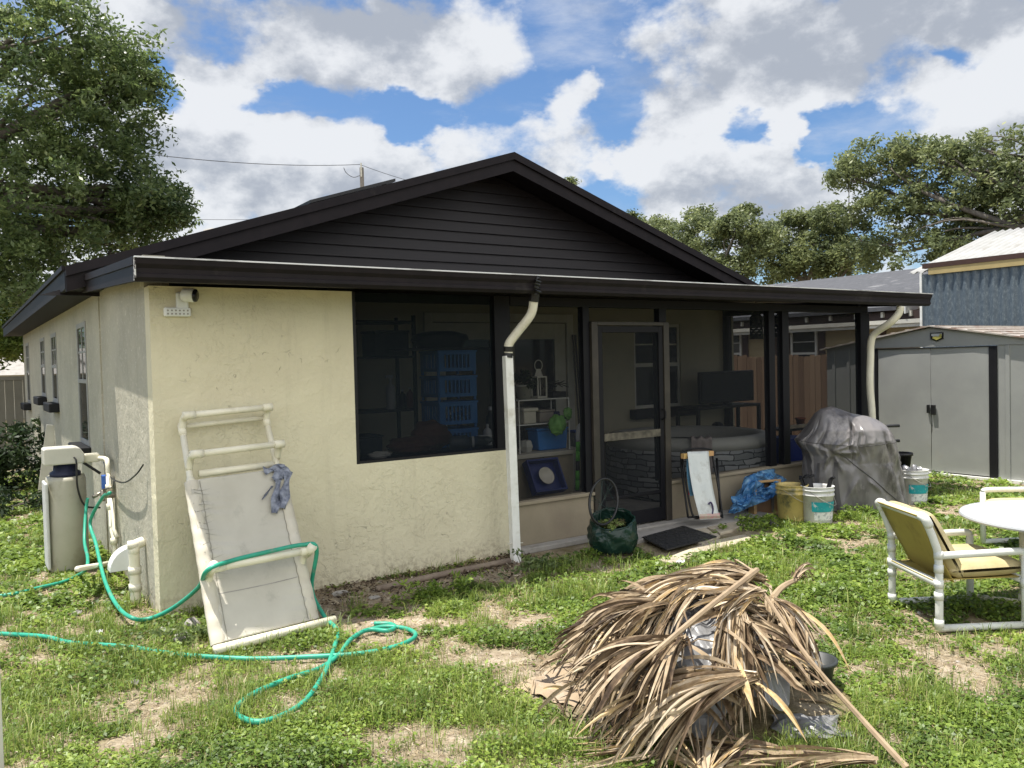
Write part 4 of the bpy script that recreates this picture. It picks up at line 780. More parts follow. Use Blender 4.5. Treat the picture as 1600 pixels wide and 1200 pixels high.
bar('foot_rail', -.08, 1.2, -.015, .055, .027)
bar('cross_rail', 0, 1, .985, 0, .017); bar('cross_rail', .0, 1.0, 1.0, .10, .022); bar('cross_rail', .0, 1.02, .80, .12, .022); bar('cross_rail', .1, .96, .745, .0, .024); bar('cross_rail', -.02, 1.04, .285, .13, .024)
for v, n, us in ((1.0, .10, (0, 1)), (.80, .12, (0, 1.02)), (.285, .13, (.0, 1.02))):
    for u in us: MB().tube(smooth_path([LP(u, v-.03, 0), LP(u, v, n*.5), LP(u, v, n)], 4), .023, 10).build('elbow', M['pvc'], lo_, smooth=True)
    for u in us: MB().tube([LP(u-.09 if u else u-.03, v, n), LP(u+.03 if u else u+.11, v, n)], .0275, 12).build('coupling', M['pvc'], lo_, smooth=True)
for v in (.70, .26, .96): 
    for u in (0, 1): MB().tube([LP(u, v-.02), LP(u, v+.03)], .026, 12).build('coupling', M['pvc'], lo_, smooth=True)
for u in (-.02, 1.04): MB().tube([LP(u, .285, .075), LP(u, .285, .185)], .030, 16).build('cap', M['pvc'], lo_, smooth=True)
def sling(u, v):
    w = .011*math.sin(v*75+4*math.sin(u*4)+2*math.sin(v*23))*math.exp(-abs(u-.02)*6.5)*(1 if v > .35 else .3)+.007*math.sin(v*90+u*9)*math.exp(-abs(1-u)*8)
    sag = -.03*math.sin(math.pi*u)*math.sin(math.pi*v); s = .026*max(0, 1-min(u, 1-u)/.08)**.5*0
    return LP(-.03+1.06*u, .012+.70*v, .024+w+sag)
q = MB(); q.grid(sling, 24, 90); q.build('sling', mat('grey sling fabric', (.53,.505,.43), (.46,.435,.365), 3, .85, .25, 300, dirt=(.31,.295,.245), dscale=5, dlo=.55, dhi=.8, stretch=(1, 1, .6)), lo_, smooth=True, solid=.004)
for u in (.0, 1.0): 
    q = MB(); q.grid(lambda a, v: LP(u+.085*math.cos(a*2*math.pi)*.9, .012+.70*v, .002+.033*math.sin(a*2*math.pi)+.003*math.sin(v*60+u*3)), 10, 60, closed_u=True); q.build('hem', mat('hem fabric', (.61,.57,.47), (.52,.48,.39), 6, .85, .3, 200), lo_, smooth=True)
for uu in (.10, .905): MB().grid(lambda u, v: sling(uu+.007*u, .01+.98*v)+np.cross(fR-fL, tL-fL)*.008, 1, 60).build('stitching', mat('stitching', (.25,.235,.19)) if 'stitching' not in bpy.data.materials else bpy.data.materials['stitching'], lo_)
for k in range(17):
    vv = .36+.61*k/17+random.uniform(-.01, .01); le = random.uniform(.10, .24); MB().grid(lambda u, v: sling(.02+le*u, vv+.012*math.sin(u*3+k)+.0035*v*(1-u))+np.cross(fR-fL, tL-fL)*.006, 8, 1).build('crease_shade', bpy.data.materials['stitching'], lo_)  # thin dark strips: shade of the sling's wrinkles drawn as colour
q = MB(); q.grid(lambda u, v: sling(.10+.80*u, .275+.006*v) + (0, -.004, 0), 8, 1); q.build('seam', M['concrete'], lo_)
# strips of tape over a tear
tp_ = mat('silver blue duct tape', (.26,.28,.33), (.07,.08,.11), 22, .3, .7, 30, metal=.35, bdist=.01)
q = MB()
for (u0, v0, u1, v1, w) in ((.78, .985, 1.03, 1.0, .05), (.86, .92, 1.05, .99, .06), (.80, .70, .95, .98, .05), (.90, .72, 1.04, .96, .055), (.70, .80, .84, .88, .012)):
    a, b = sling(u0, v0), sling(u1, v1); d = (b-a)/np.linalg.norm(b-a); nn = np.cross(fR-fL, tL-fL); nn /= np.linalg.norm(nn); s = np.cross(nn, d)
    k = random.random()*9; q.grid(lambda u, v: a+(b-a)*u+s*w*1.25*(v-.5)*(.8+.3*math.sin(9*u+k))+nn*(.026+.006*math.sin(14*u+6*v+k)), 14, 5)
q.build('duct_tape', tp_, lo_, smooth=True)

# ------------------------------------------------------------------ garden hose (two runs from the spigot)
HOSE = mat('green garden hose', (.025,.29,.19), (.035,.36,.24), 9, .42, dirt=(.20,.26,.20), dscale=14, dlo=.56, dhi=.72)
gh = lambda x, y, z=.032: (lambda p: np.array([p[0], p[1], float(hz(p[0], p[1]))+z]))(gz_at(x, y))
h1 = [at(172, 770, 'x', -.12), at(160, 778, 'x', -.15), at(141, 815, 'x', -.2), at(150, 850, 'x', -.2), at(163, 905, 'x', -.22), at(182, 945, 'x', -.22), at(205, 965, 'x', -.2), at(232, 967, 'y', -.12), at(270, 950, 'y', -.25), at(310, 918, 'y', -.55), LP(-.08, .275, .165), LP(.2, .298, .155), LP(.6, .306, .155), LP(.95, .308, .155),
      LP(1.1, .280, .16), at(487, 920, 'y', -.62), at(505, 960, 'y', -.8), gh(527, 993), gh(522, 1020), gh(508, 1060), gh(480, 1103), gh(445, 1128), gh(405, 1140), gh(375, 1132), gh(372, 1115), gh(400, 1093), gh(450, 1070), gh(500, 1052), gh(530, 1030), gh(548, 1008), gh(575, 992), gh(605, 994), gh(618, 987), gh(608, 981), gh(585, 981)]
h1b = [gh(575, 992, .03), gh(600, 987), gh(630, 988), gh(648, 995), gh(645, 1006), gh(615, 1020), gh(560, 1029), gh(480, 1033), gh(400, 1034), gh(330, 1033), gh(270, 1029), gh(200, 1019), gh(110, 1012), gh(70, 1003), gh(0, 997), gh(-60, 992)]
t = thing('garden_hose', h1[0]*[1, 1, 0], 'green garden hose draped over the lounger rail and looping across the grass', 'hose')
MB().tube(smooth_path(h1, 6), .0135, 10).build('tube', HOSE, t, smooth=True); MB().tube(smooth_path(h1b, 6), .0135, 10).build('tube', HOSE, t, smooth=True)
q = MB(); q.tube([at(171, 768, 'x', -.12), at(166, 774, 'x', -.13)], .02, 8); q.build('coupling', mat('hose brass', (.4,.36,.26), None, metal=.8, rough=.35), t)
h2 = [at(137, 778, 'x', -.2), at(134, 800, 'x', -.22), at(132, 845, 'x', -.26), at(137, 872, 'x', -.28), at(134, 890, 'x', -.32), gh(122, 905), gh(100, 915), gh(60, 925), gh(20, 933), gh(-40, 940)]
t = thing('garden_hose', h2[0]*[1, 1, 0], 'second green hose hanging straight down by the softener and trailing off over weeds', 'hose'); MB().tube(smooth_path(h2, 6), .0125, 10).build('tube', HOSE, t, smooth=True)

# ------------------------------------------------------------------ stones at the corner
def stone(px, py, s, label, seed, flat=.6):
    rg = np.random.default_rng(seed); p = gz_at(px, py); t = thing('stone', (p[0], p[1], 0), label, 'stone'); bm = MB(); m = 10; A = rg.random(9)*6
    bm.grid(lambda u, v: p+np.array([math.cos(u*6.283)*math.sin(v*3.1416)*s[0]*(1+.25*math.sin(u*12+A[0])*math.sin(v*5+A[1])), math.sin(u*6.283)*math.sin(v*3.1416)*s[1]*(1+.25*math.sin(u*9+A[2])), s[2]*(.55-math.cos(v*3.1416)*(1+.2*math.sin(u*15+A[3])))]), m, 7, closed_u=True)
    bm.build('rock', M['concrete'], t)
stone(300, 985, (.05, .05, .05), 'grey broken stone at the house corner behind the lounger foot', 1); stone(285, 1003, (.065, .05, .035), 'flat sandy stone chip lying before the house corner', 2); stone(255, 992, (.03, .03, .03), 'small pale stone at the wall foot nearest the drain pipe', 3); stone(340, 975, (.05, .06, .06), 'brownish rock tucked behind the lounger by the wall', 4); stone(585, 935, (.05, .03, .012), 'thin flat stone chip in the litter under the cream wall', 5); stone(530, 930, (.07, .03, .02), 'crumbled mortar lump at the foot of the cream wall', 6)
stone(427, 2000, (.02,.02,.01), 'x', 9) if False else None

# ------------------------------------------------------------------ paving by the screen door, mat
def slab(name, px, z, mt, label=None, cat=None, kind=None, th=.05):
    P = [gz_at(*p) for p in px]; n = len(P); rg = np.random.default_rng(int(px[0][0])); Q = []
    for i in range(n):
        for k in range(6):
            t_ = k/6; p = P[i]*(1-t_)+P[(i+1) % n]*t_; Q.append(np.array([p[0]+rg.normal()*.006, p[1]+rg.normal()*.006, z-th]))
    o = MB().prism(Q, (0, 0, th)).build(name, mt, None, bevel=.006); tag(o, label, cat, kind=kind); return o
slab('step_slab', [(1000, 848), (1045, 822), (1180, 790), (1150, 808), (1070, 838)], .035, M['concrete'], kind='structure', th=.12) if False else None
mbs = MB(); mbs.box(3.62, 5.75, -.40, -.11, -.05, .035); o = mbs.build('step_path', M['concrete'], None, bevel=.01); o['kind'] = 'structure'
slab('paving_stone', [(1096, 823), (1142, 808), (1172, 823), (1125, 838)], .03, M['paver'], 'square grey paving stone between the step and the weeds', 'paving stone')
slab('paving_stone', [(1060, 840), (1096, 826), (1126, 841), (1096, 855)], .028, M['paver'], 'sandy paving stone touching the corner of the black mat', 'paving stone')
slab('paving_stone', [(1030, 878), (1120, 846), (1165, 838), (1178, 846), (1120, 862), (1050, 884)], .02, M['paver'], 'long pale sandy paving strip in front of the black mat', 'paving stone')
q = MB(); P = [gz_at(*p) for p in ((1003, 846), (1068, 828), (1120, 845), (1042, 866))]; zz = np.array([0, 0, .042])
q.prism([p+[0, 0, .030] for p in P], (0, 0, .012)); dm_ = q.build('door_mat', mat('black rubber mat', (.016,.016,.016), (.03,.03,.03), 40, .7, .5, 60)); tag(dm_, 'black rubber lattice doormat on the sandy paving', 'doormat')
q = MB()
for k in range(9):
    for j in range(5):
        u, v = (k+.5)/9, (j+.5)/5; c = (P[0]*(1-u)+P[1]*u)*(1-v)+(P[3]*(1-u)+P[2]*u)*v; a = (P[1]-P[0])/9*.40; b = (P[3]-P[0])/5*.40; s = 1 if (k+j) % 2 else -1
        q.obox(c+[0, 0, .045], (a+b*s)*.6, (b-a*s)*.18, (0, 0, .004))
q.build('ribs', mat('mat ribs', (.035,.035,.034), None, 40, .6), dm_)

# ------------------------------------------------------------------ leaf bag with a hoop
c = gz_at(966, 868); c = np.array([c[0]+.03, c[1]+.10, 0.0]); lbag = thing('leaf_bag', c, 'dark green pop-up garden bag full of clippings with its hoop flipped open', 'garden bag')
GB = mat('green bag fabric', crumple=.5, csc=9, c1=(.006,.022,.016), c2=(.010,.034,.025), scale=7, rough=.28, dirt=(.025,.035,.025), dscale=5, dlo=.55, dhi=.8)
R3, F3 = np.array([*_R2, 0]), np.array([*_F2, 0])
def bagp(u, v):
    a = u*2*math.pi; r = .175+.03*math.sin(v*3.0)+.008*math.sin(7*a+9*v)+.006*math.sin(13*a-17*v); tilt = .15*v*v
    return c+R3*math.cos(a)*r+F3*math.sin(a)*r*.9+np.array([0, 0, (.02+v*.27)+tilt*.4*(.2*math.cos(a)+math.sin(a))])
q = MB(); q.grid(bagp, 40, 14, closed_u=True); q.build('bag', GB, lbag, smooth=True, solid=.006)
rim = [bagp(k/40, 1.0) for k in range(40)]; MB().tube(rim, .008, 6, closed=True).build('rim', GB, lbag, smooth=True)
hp0, hp1 = at(941, 812, 'y', c[1]+.05), at(941, 750, 'y', c[1]+.05); hc = (at(921, 790, 'y', c[1]+.02)+at(965, 775, 'y', c[1]+.02))/2; 
hr = [at(943+22*math.cos(a)+2*math.sin(a), 784-36*math.sin(a), 'y', c[1]+.03+.05*math.sin(a)) for a in np.linspace(0, 2*math.pi, 30)[:-1]]
MB().tube(hr, .0115, 8, closed=True).build('hoop', M['black'], lbag, smooth=True)
q = MB(); rg = np.random.default_rng(4); 
for k in range(9): i = int(rg.integers(0, 29)); q.tube([hr[i], hr[(i+9+int(rg.integers(0, 8))) % 29]], .0015, 4)
q.build('torn_netting', GB, lbag)
mid_ = (hr[18]+hr[22])/2; q = MB(); q.grid(lambda u, v: (hr[14+int(u*9)]*(1-v)+rim[18+int(u*6)]*v)+np.array([0, -.01*math.sin(9*u), .012*math.sin(7*u+5*v)]), 9, 6); q.build('flap', GB, lbag, smooth=True)
rg = np.random.default_rng(6); V, Fc, T = leaf_cloud(rg, c+np.array([0, 0, .24])+rg.normal(size=(16, 3))*[.06, .06, .012], [.06]*16, 30, .02, .5); npmesh('clippings', V, Fc, tone_mat('clipping', [(0, (.12,.10,.05)), (.5, (.14,.20,.05)), (1, (.26,.30,.10))], .7), lbag, tone=T)

# ------------------------------------------------------------------ covered grill at the porch corner
gc = np.array([6.78, -.62, 0.0]); gr = thing('covered_grill', gc, 'barbecue under a wrinkled grey weathered cover beside the porch post', 'grill')
A0, A1 = at(1262, 795, 'y', -.35), at(1410, 800, 'y', -.95)
e1 = np.array([.62, -.785, 0]); e2 = np.array([.785, .62, 0])   # width axis, depth axis
rgn = np.random.default_rng(8)
GCV = mat('grey grill cover', (.185,.174,.172), (.085,.078,.078), 2.6, .33, .12, 30, spec=.6, bdist=.01, detail=3, crumple=.28, csc=3.2, lo=.42, hi=.6, dirt=(.34,.315,.305), dscale=2.3, dlo=.5, dhi=.66, stretch=(1.2, 1.2, .6))  # paler streaks are highlights on the folds, put into the colour
def gpt(px, py, d): return at(px, py, 'y', d)
GROW = [(-.02, 1264, 1409), (.03, 1262, 1410), (.17, 1258, 1406), (.37, 1256, 1400), (.54, 1258, 1395), (.60, 1257, 1394), (.66, 1250, 1392), (.72, 1246, 1390), (.80, 1257, 1387), (.90, 1267, 1377), (.98, 1275, 1364), (1.02, 1284, 1352), (1.035, 1300, 1335)]
_cr = np.random.default_rng(5); CREASE = [(_cr.uniform(3.2, 6.4), 0, 0, 0, 0, 0) for k in range(0)]
for k in range(46):
    a0_ = _cr.uniform(2.6, 6.7); v0_ = _cr.uniform(.05, .95); st_ = _cr.uniform(.12, .42); an_ = _cr.choice([1.45, 1.7, 1.2, .6, 2.5], p=[.3, .25, .2, .12, .13])+_cr.normal()*.15
    CREASE.append((a0_, v0_, a0_+st_*1.1*math.cos(an_), v0_+st_*math.sin(an_), _cr.uniform(.014, .04), _cr.choice([-1, 1])*_cr.uniform(.07, .17)))
for k in range(16): an_ = k*.39; CREASE.append((4.15+.05*math.cos(an_), .62+.04*math.sin(an_), 4.15+.5*math.cos(an_), .62+.22*math.sin(an_), .02, _cr.uniform(-.10, .10)))
def cover_pt(u, v):
    # u runs round the cover, v from hem to crown; widths follow the sagging side shelf and hood underneath
    a = u*2*math.pi; ca, sa = math.cos(a), math.sin(a); zn = -.02+1.055*v
    zs_ = [r[0] for r in GROW]; l = (np.interp(zn, zs_, [r[1] for r in GROW])-1332)/148; r = (np.interp(zn, zs_, [r[2] for r in GROW])-1332)/148
    k = 1/(abs(ca)**3.2+abs(sa)**3.2)**(1/3.2); hw = (r-l)/2; mid = (r+l)/2; dv = np.interp(zn, [0, .5, .72, .85, .98, 1.035], [.29, .28, .33, .30, .17, .05])
    lo_w = max(0, 1-v*1.25)
    f = .050*math.sin(8*a+2.2*math.sin(3*v))*lo_w+.020*math.sin(16*a+9*v+2)*lo_w**.5
    n1 = float(fbm(np.array([a*1.1+10]), np.array([v*2.2+3+.3*a]), 2)[0])-.5; f += .10*n1
    for (a0, v0, a1, v1, w_, h_) in CREASE:
        da, dv_ = a1-a0, v1-v0; L2 = da*da+dv_*dv_; t_ = ((a-a0)*da+(v-v0)*dv_)/L2; tc_ = min(1, max(0, t_)); e_ = math.hypot(a-a0-tc_*da, v-v0-tc_*dv_)/w_; 
        if e_ < 3: f += h_*math.exp(-abs(e_)**1.3)*math.sin(math.pi*(.12+.76*tc_))
    amp = min(1, (1-v)*6+.15); x = mid+ca*k*hw*(1+f*.45*amp); y = sa*k*dv*(1+f*1.25*amp)
    zz = zn+.03*math.sin(3*a+1)*max(0, 1-v*4)+.05*(-ca)*v**6-.03*max(0, 1-v*3)*math.cos(a+1.9)+.05*n1*amp
    if v < .25: zz -= .07*max(0, math.cos(a+1.75))**10*(1-v*4)
    return gc+R3*x+F3*y+np.array([0, 0, max(zz, .02)])
q = MB(); q.grid(cover_pt, 210, 110, closed_u=True); top = [cover_pt(k/210, 1.0) for k in range(210)]; q.add(top, [tuple(range(210))]); q.build('cover', GCV, gr, smooth=True)
q = MB(); q.tube([cover_pt(.40+.62*k/60, .0)+np.array([0, 0, .004]) for k in range(61)], .006, 6); q.tube([cover_pt(.68+.22*k/30, .62-.62*k/30)+R3*-.004-F3*.006 for k in range(31)], .005, 6); q.tube([cover_pt(.42+.5*k/60, .70+.02*math.sin(k*.1))-F3*.004 for k in range(61)], .004, 6); q.build('seam', mat('cover seam', (.10,.095,.095)), gr, smooth=True)
# drawn hem, straps
q = MB(); 
for a0 in (.60, .66): q.grid(lambda u, v: cover_pt(a0+.012*u, .02+.5*v)+np.array([-.012, -.012, 0]), 2, 16)
q.build('strap', mat('cover strap', (.09,.085,.085)), gr, smooth=True)
q = MB(); q.obox(gc+np.array([0, 0, .10]), R3*.34, F3*.13, (0, 0, .05)); q.build('cart', M['black'], gr)
for sx in (-.3, .3):
    for sy in (-.2, .2): 
        p = gc+R3*sx+F3*sy*.6; MB().lathe((p[0]-.02, p[1], .05), [(0, 0), (.05, .0), (.05, .04), (0, .04)], 14, (1, .3, 0)).build('wheel', M['black'], gr, smooth=True)
for z in (.86, .70): p = gc+R3*.30; q = MB(); q.tube([p+[0, .02, z], p+R3*.21+[0, .02, z]], .016, 8); q.build('side_handle', M['black'], gr, smooth=True)

# ------------------------------------------------------------------ buckets
def bucket(px, py, ptop, label, body, band=None, h=None, group='plastic buckets by the porch'):
    g = gz_at(px, py); rr = .145; z = h or .37; t = thing('bucket', (g[0], g[1], 0), label, 'bucket', group)
    q = MB(); q.lathe((g[0], g[1], 0), [(0, .004), (.128, .004), (.132, .01), (.145, z-.09), (.156, z-.088), (.156, z-.075), (.147, z-.073), (.148, z-.045), (.157, z-.043), (.157, z-.03), (.148, z-.028), (.150, z-.006), (.158, z-.004), (.158, z), (.146, z), (.140, z-.02), (.126, .03), (0, .03)], 32); q.build('pail', body, t, smooth=True)
    if band:
        b = MB(); b.grid(lambda u, v: np.array([g[0]+(.1405+.008*v)*math.cos(-2.9+2.6*u), g[1]+(.1405+.008*v)*math.sin(-2.9+2.6*u), .135+.095*v]), 26, 2); b.build('printed_band', band, t, smooth=True)
        b = MB(); b.grid(lambda u, v: np.array([g[0]+(.1365+.003*v)*math.cos(-2.75+1.6*u), g[1]+(.1365+.003*v)*math.sin(-2.75+1.6*u), .055+.075*v]), 18, 2); b.build('label_panel', mat('scuffed print', (.68,.68,.66), (.40,.42,.42), 40, .5, lo=.5, hi=.55), t, smooth=True)
    b = MB(); b.tube(smooth_path([np.array([g[0]-.155, g[1]-.02, z-.04]), np.array([g[0]-.09, g[1]-.15, z-.13]), np.array([g[0]+.06, g[1]-.16, z-.17]), np.array([g[0]+.155, g[1]-.03, z-.04])], 6), .003, 5); b.build('handle', M['concrete'], t)
    return t, g
TEAL = mat('teal print', (.015,.33,.36), (.02,.27,.31), 20, .45, dirt=(.5,.55,.55), dscale=22, dlo=.55, dhi=.62)
WB = mat('white bucket plastic', (.66,.66,.64), (.58,.58,.56), 5, .4, dirt=(.30,.28,.25), dscale=7, dlo=.52, dhi=.72)
YB = mat('stained yellow bucket plastic', (.60,.47,.17), (.50,.39,.13), 5, .45, dirt=(.16,.15,.09), dscale=6, dlo=.48, dhi=.62)
t1, g1_ = bucket(1278, 818, 0, 'dirty white bucket with teal band holding black tools beside the grill', WB, TEAL)
rg = np.random.default_rng(12); tl = None
for k in range(6):
    a = rg.random()*6.28; p = np.array([g1_[0]+.09*math.cos(a), g1_[1]+.09*math.sin(a), .25]); d = np.array([math.cos(a)*.06, math.sin(a)*.06, .17])
    q = MB(); q.beam(p, p+d*1.05, .045, .02); q.beam(p+d*1.05, p+d*1.05+np.array([.05*math.sin(a), -.05*math.cos(a), .02]), .03, .02)
    tag(q.build('tool', M['dark'], None, bevel=.004), 'dark hand tool standing in the white bucket beside the grill', 'tool', 'hand tools in the white bucket')
bucket(1238, 815, 0, 'stained yellow bucket beside the wooden crate', YB)
t2, g2_ = bucket(1427, 788, 0, 'white bucket with teal band standing behind the grill by the shed', WB, TEAL, .38)
for k in range(4):
    a = 1.3*k+.4; p = np.array([g2_[0]+.07*math.cos(a), g2_[1]+.07*math.sin(a), .32]); q = MB(); q.lathe(p, [(0, 0), (.03, 0), (.03, .09), (.022, .10), (.02, .075), (0, .07)], 12, (math.cos(a)*.4, math.sin(a)*.4, 1)); tag(q.build('metal_cup', mat('dull steel', (.45,.45,.46), (.25,.25,.26), 12, .35, metal=.7), None, smooth=True), 'dull metal canister poking out of the bucket by the shed', 'canister', 'canisters in the bucket by the shed')
bp = gz_at(1413, 775); bp = bp+np.array([.35, .25, 0]); t = thing('plant_pot', bp, 'black plastic plant pot half hidden behind the grill cover', 'plant pot'); q = MB(); zt = at(1410, 708, 'y', bp[1])[2]; q.lathe((bp[0], bp[1], zt-.26), [(0, 0), (.09, 0), (.125, .24), (.14, .24), (.14, .27), (.12, .27), (.085, .02), (0, .02)], 20); q.build('pot', M['black'], t, smooth=True)
q = MB(); q.box(bp[0]-.12, bp[0]+.12, bp[1]-.12, bp[1]+.12, 0, zt-.262); tag(q.build('upturned_crate', M['dark'], None, bevel=.01), 'dark box holding up the black plant pot behind the grill', 'crate')
# rag behind the yellow bucket
rp = np.array([6.0, -.2, 0]); q = MB(); q.grid(lambda u, v: rp+np.array([(.16+.02*math.sin(5*u*6.28))*math.cos(u*6.283)*(1-.55*v), .12*math.sin(u*6.283)*(1-.5*v), .32*v+.03*math.sin(3*u*6.283)*v]), 24, 10, closed_u=True); q.add([rp+np.array([(.16+.02*math.sin(5*k/24*6.28))*math.cos(k/24*6.283)*.45, .12*math.sin(k/24*6.283)*.5, .32+.03*math.sin(3*k/24*6.283)]) for k in range(24)], [tuple(range(24))])
tag(q.build('cloth_bag', mat('brown rag', (.13,.105,.085), (.09,.075,.06), 6, .9, .6, 12, bdist=.02), None, smooth=True), 'slumped brown cloth bag behind the yellow bucket', 'bag')

# ------------------------------------------------------------------ blue plastic sheet over a wooden crate
cb = gz_at(1198, 806); wc = thing('wooden_crate', cb, 'shallow wooden tray tipped on its side under the blue plastic', 'crate')
ex = np.array([.76, -.20, .0]); ex /= np.linalg.norm(ex); up = np.array([.22, .18, .95]); up /= np.linalg.norm(up); nn = np.cross(ex, up)
W2, H2 = .15, .17; cc = cb+np.array([0, .02, 0])+up*(H2+.01)
for nm, c_, a_, b_, c3 in (('bottom', cc-nn*.05, ex*W2, up*H2, nn*.006), ('side', cc-ex*W2, ex*.018, up*H2, nn*.05), ('side', cc+ex*W2, ex*.018, up*H2, nn*.05), ('side', cc-up*H2, ex*(W2+.018), up*.012, nn*.052), ('side', cc+up*H2, ex*(W2+.018), up*.012, nn*.052)):
    MB().obox(c_, a_, b_, c3).build(nm, mat('bare plywood', (.36,.23,.10), (.28,.17,.07), 9, .7, .2, 30, stretch=(1,1,6)) if nm == 'side' else mat('dark ply', (.18,.10,.05), (.13,.07,.035), 6, .8), wc, bevel=.002)
bs0, bs1 = at(1150, 800, 'y', -.12), at(1225, 742, 'y', -.12)
SH = mat('blue plastic film', (.02,.13,.36), (.16,.36,.58), 11, .2, .0, spec=.7, crumple=.8, csc=11); t_ = SH.node_tree;  # paler blue mixed into the colour as highlights on the film
tr_ = N(t_, 'ShaderNodeBsdfTransparent'); tr_.inputs[0].default_value = (.55, .75, .95, 1); mx_ = N(t_, 'ShaderNodeMixShader'); mx_.inputs[0].default_value = .30; L(t_, t_.nodes['Principled BSDF'].outputs[0], mx_.inputs[1]); L(t_, tr_.outputs[0], mx_.inputs[2]); L(t_, mx_.outputs[0], t_.nodes['Material Output'].inputs[0])
def sheet(u, v):
    px = np.interp(u, [0, .25, .5, .75, 1], [1142, 1158, 1180, 1205, 1228]); pt = np.interp(u, [0, .25, .5, .75, 1], [796, 772, 742, 738, 750]); pb = np.interp(u, [0, .25, .5, .75, 1], [803, 800, 790, 775, 770])
    y = -.16-.24*v+.05*math.sin(9*u+4*v)+.03*math.sin(19*u-13*v)+.018*math.sin(37*u+23*v); p = at(px+5*math.sin(8*v+9*u), pt+(pb-pt)*v+5*math.sin(16*u+3)*math.sin(3*v), 'y', y); p[2] = max(p[2], .015); return p
q = MB(); q.grid(sheet, 46, 30); q.grid(lambda u, v: sheet(.15+.7*u, v*.8)+np.array([.03, .06+.03*math.sin(20*u), .02+.03*math.sin(15*v+8*u)]), 30, 20); tag(q.build('plastic_sheet', SH, None, smooth=True), 'crumpled translucent blue plastic sheet heaped over the wooden crate', 'plastic sheet')
dz_ = gz_at(1190, 822); rg = np.random.default_rng(30)
q = MB()
for k in range(110):
    p = dz_+np.array([rg.normal()*.17, rg.normal()*.07, .012+rg.random()*.02]); a = rg.normal(size=3); a /= np.linalg.norm(a); b = np.cross(a, rg.normal(size=3)); b /= np.linalg.norm(b); s = rg.uniform(.008, .028); q.obox(p, a*s, b*s*.7, np.cross(a, b)*s*.25, rg.random())
o = q.build('debris', tone_mat('ash and rubble', [(0, (.03,.03,.032)), (.5, (.12,.115,.11)), (.85, (.25,.24,.23)), (1, (.55,.54,.52))], .8), None, tone=True); tag(o, 'small heap of grey rubble and ash before the wooden crate', 'rubble', kind='stuff')

# ------------------------------------------------------------------ folded beach chair leaning on the knee wall
bc = thing('beach_chair', (5.0, -.15, 0), 'folded beach chair with black frame and a white printed sling leaning on the knee wall', 'folding chair')
f0 = lambda px, py, d=-.16: at(px, py, 'y', d)
def loop(pts, r=.010): return MB().tube(smooth_path(pts+[pts[0]], 5), r, 8)
loop([f0(1075, 808, -.30), f0(1064, 720, -.06), f0(1072, 703, -.05), f0(1108, 702, -.05), f0(1114, 715, -.06), f0(1128, 800, -.26), f0(1122, 806, -.30)]).build('frame', M['blackmetal'], bc, smooth=True)
MB().tube(smooth_path([f0(1066, 716, -.10), f0(1078, 790, -.27), f0(1088, 810, -.34), f0(1104, 800, -.36), f0(1126, 798, -.36)], 5), .010, 8).build('frame', M['blackmetal'], bc, smooth=True)
MB().tube([f0(1120, 716, -.06), f0(1126, 800, -.22)], .012, 8).build('frame', M['blackmetal'], bc, smooth=True)
q = MB(); q.beam(f0(1066, 713, -.13), f0(1113, 708, -.13), .045, .05); q.build('top_bar', mat('peach and yellow bar', (.55,.28,.17), (.50,.36,.10), 5, .6), bc, bevel=.004)
def slg(x0a, x0b, x1a, x1b, ya, yb, d0, d1, cv): 
    return lambda u, v: f0((x0a+(x0b-x0a)*u)*(1-v)+(x1a+(x1b-x1a)*u)*v+cv*math.sin(v*3.14), ya+(yb-ya)*v-1.2*u, d0+(d1-d0)*v-.02*math.sin(3.14*v))
q = MB(); q.grid(slg(1074, 1107, 1094, 1125, 706, 812, -.15, -.40, -3), 8, 20); q.build('sling', mat('white printed sling', (.66,.68,.66), (.56,.59,.58), 5, .7, .2, 60, dirt=(.40,.40,.37), dscale=8), bc, smooth=True, solid=.004)
q = MB(); q.grid(slg(1073, 1079, 1078, 1090, 712, 775, -.13, -.26, -2), 3, 14); q.build('sling_fold', mat('blue sling', (.12,.28,.42)), bc, smooth=True); q = MB(); q.grid(slg(1077, 1079, 1076, 1084, 725, 773, -.125, -.25, 0), 3, 14); q.build('sling_fold', mat('red sling', (.52,.06,.07)), bc, smooth=True)
q = MB(); q.tube(smooth_path([f0(1107, 788, -.37), f0(1111, 785, -.38), f0(1114, 795, -.38), f0(1113, 803, -.39)], 4), .008, 6); q.build('tie', mat('purple tie', (.05,.03,.10)), bc)
q = MB(); q.grid(slg(1093, 1124, 1093, 1126, 803, 811, -.385, -.40, 0), 6, 2); q.add([], []); q.build('hem', mat('printed hem', (.60,.25,.28), (.50,.45,.35), 18, .7), bc)

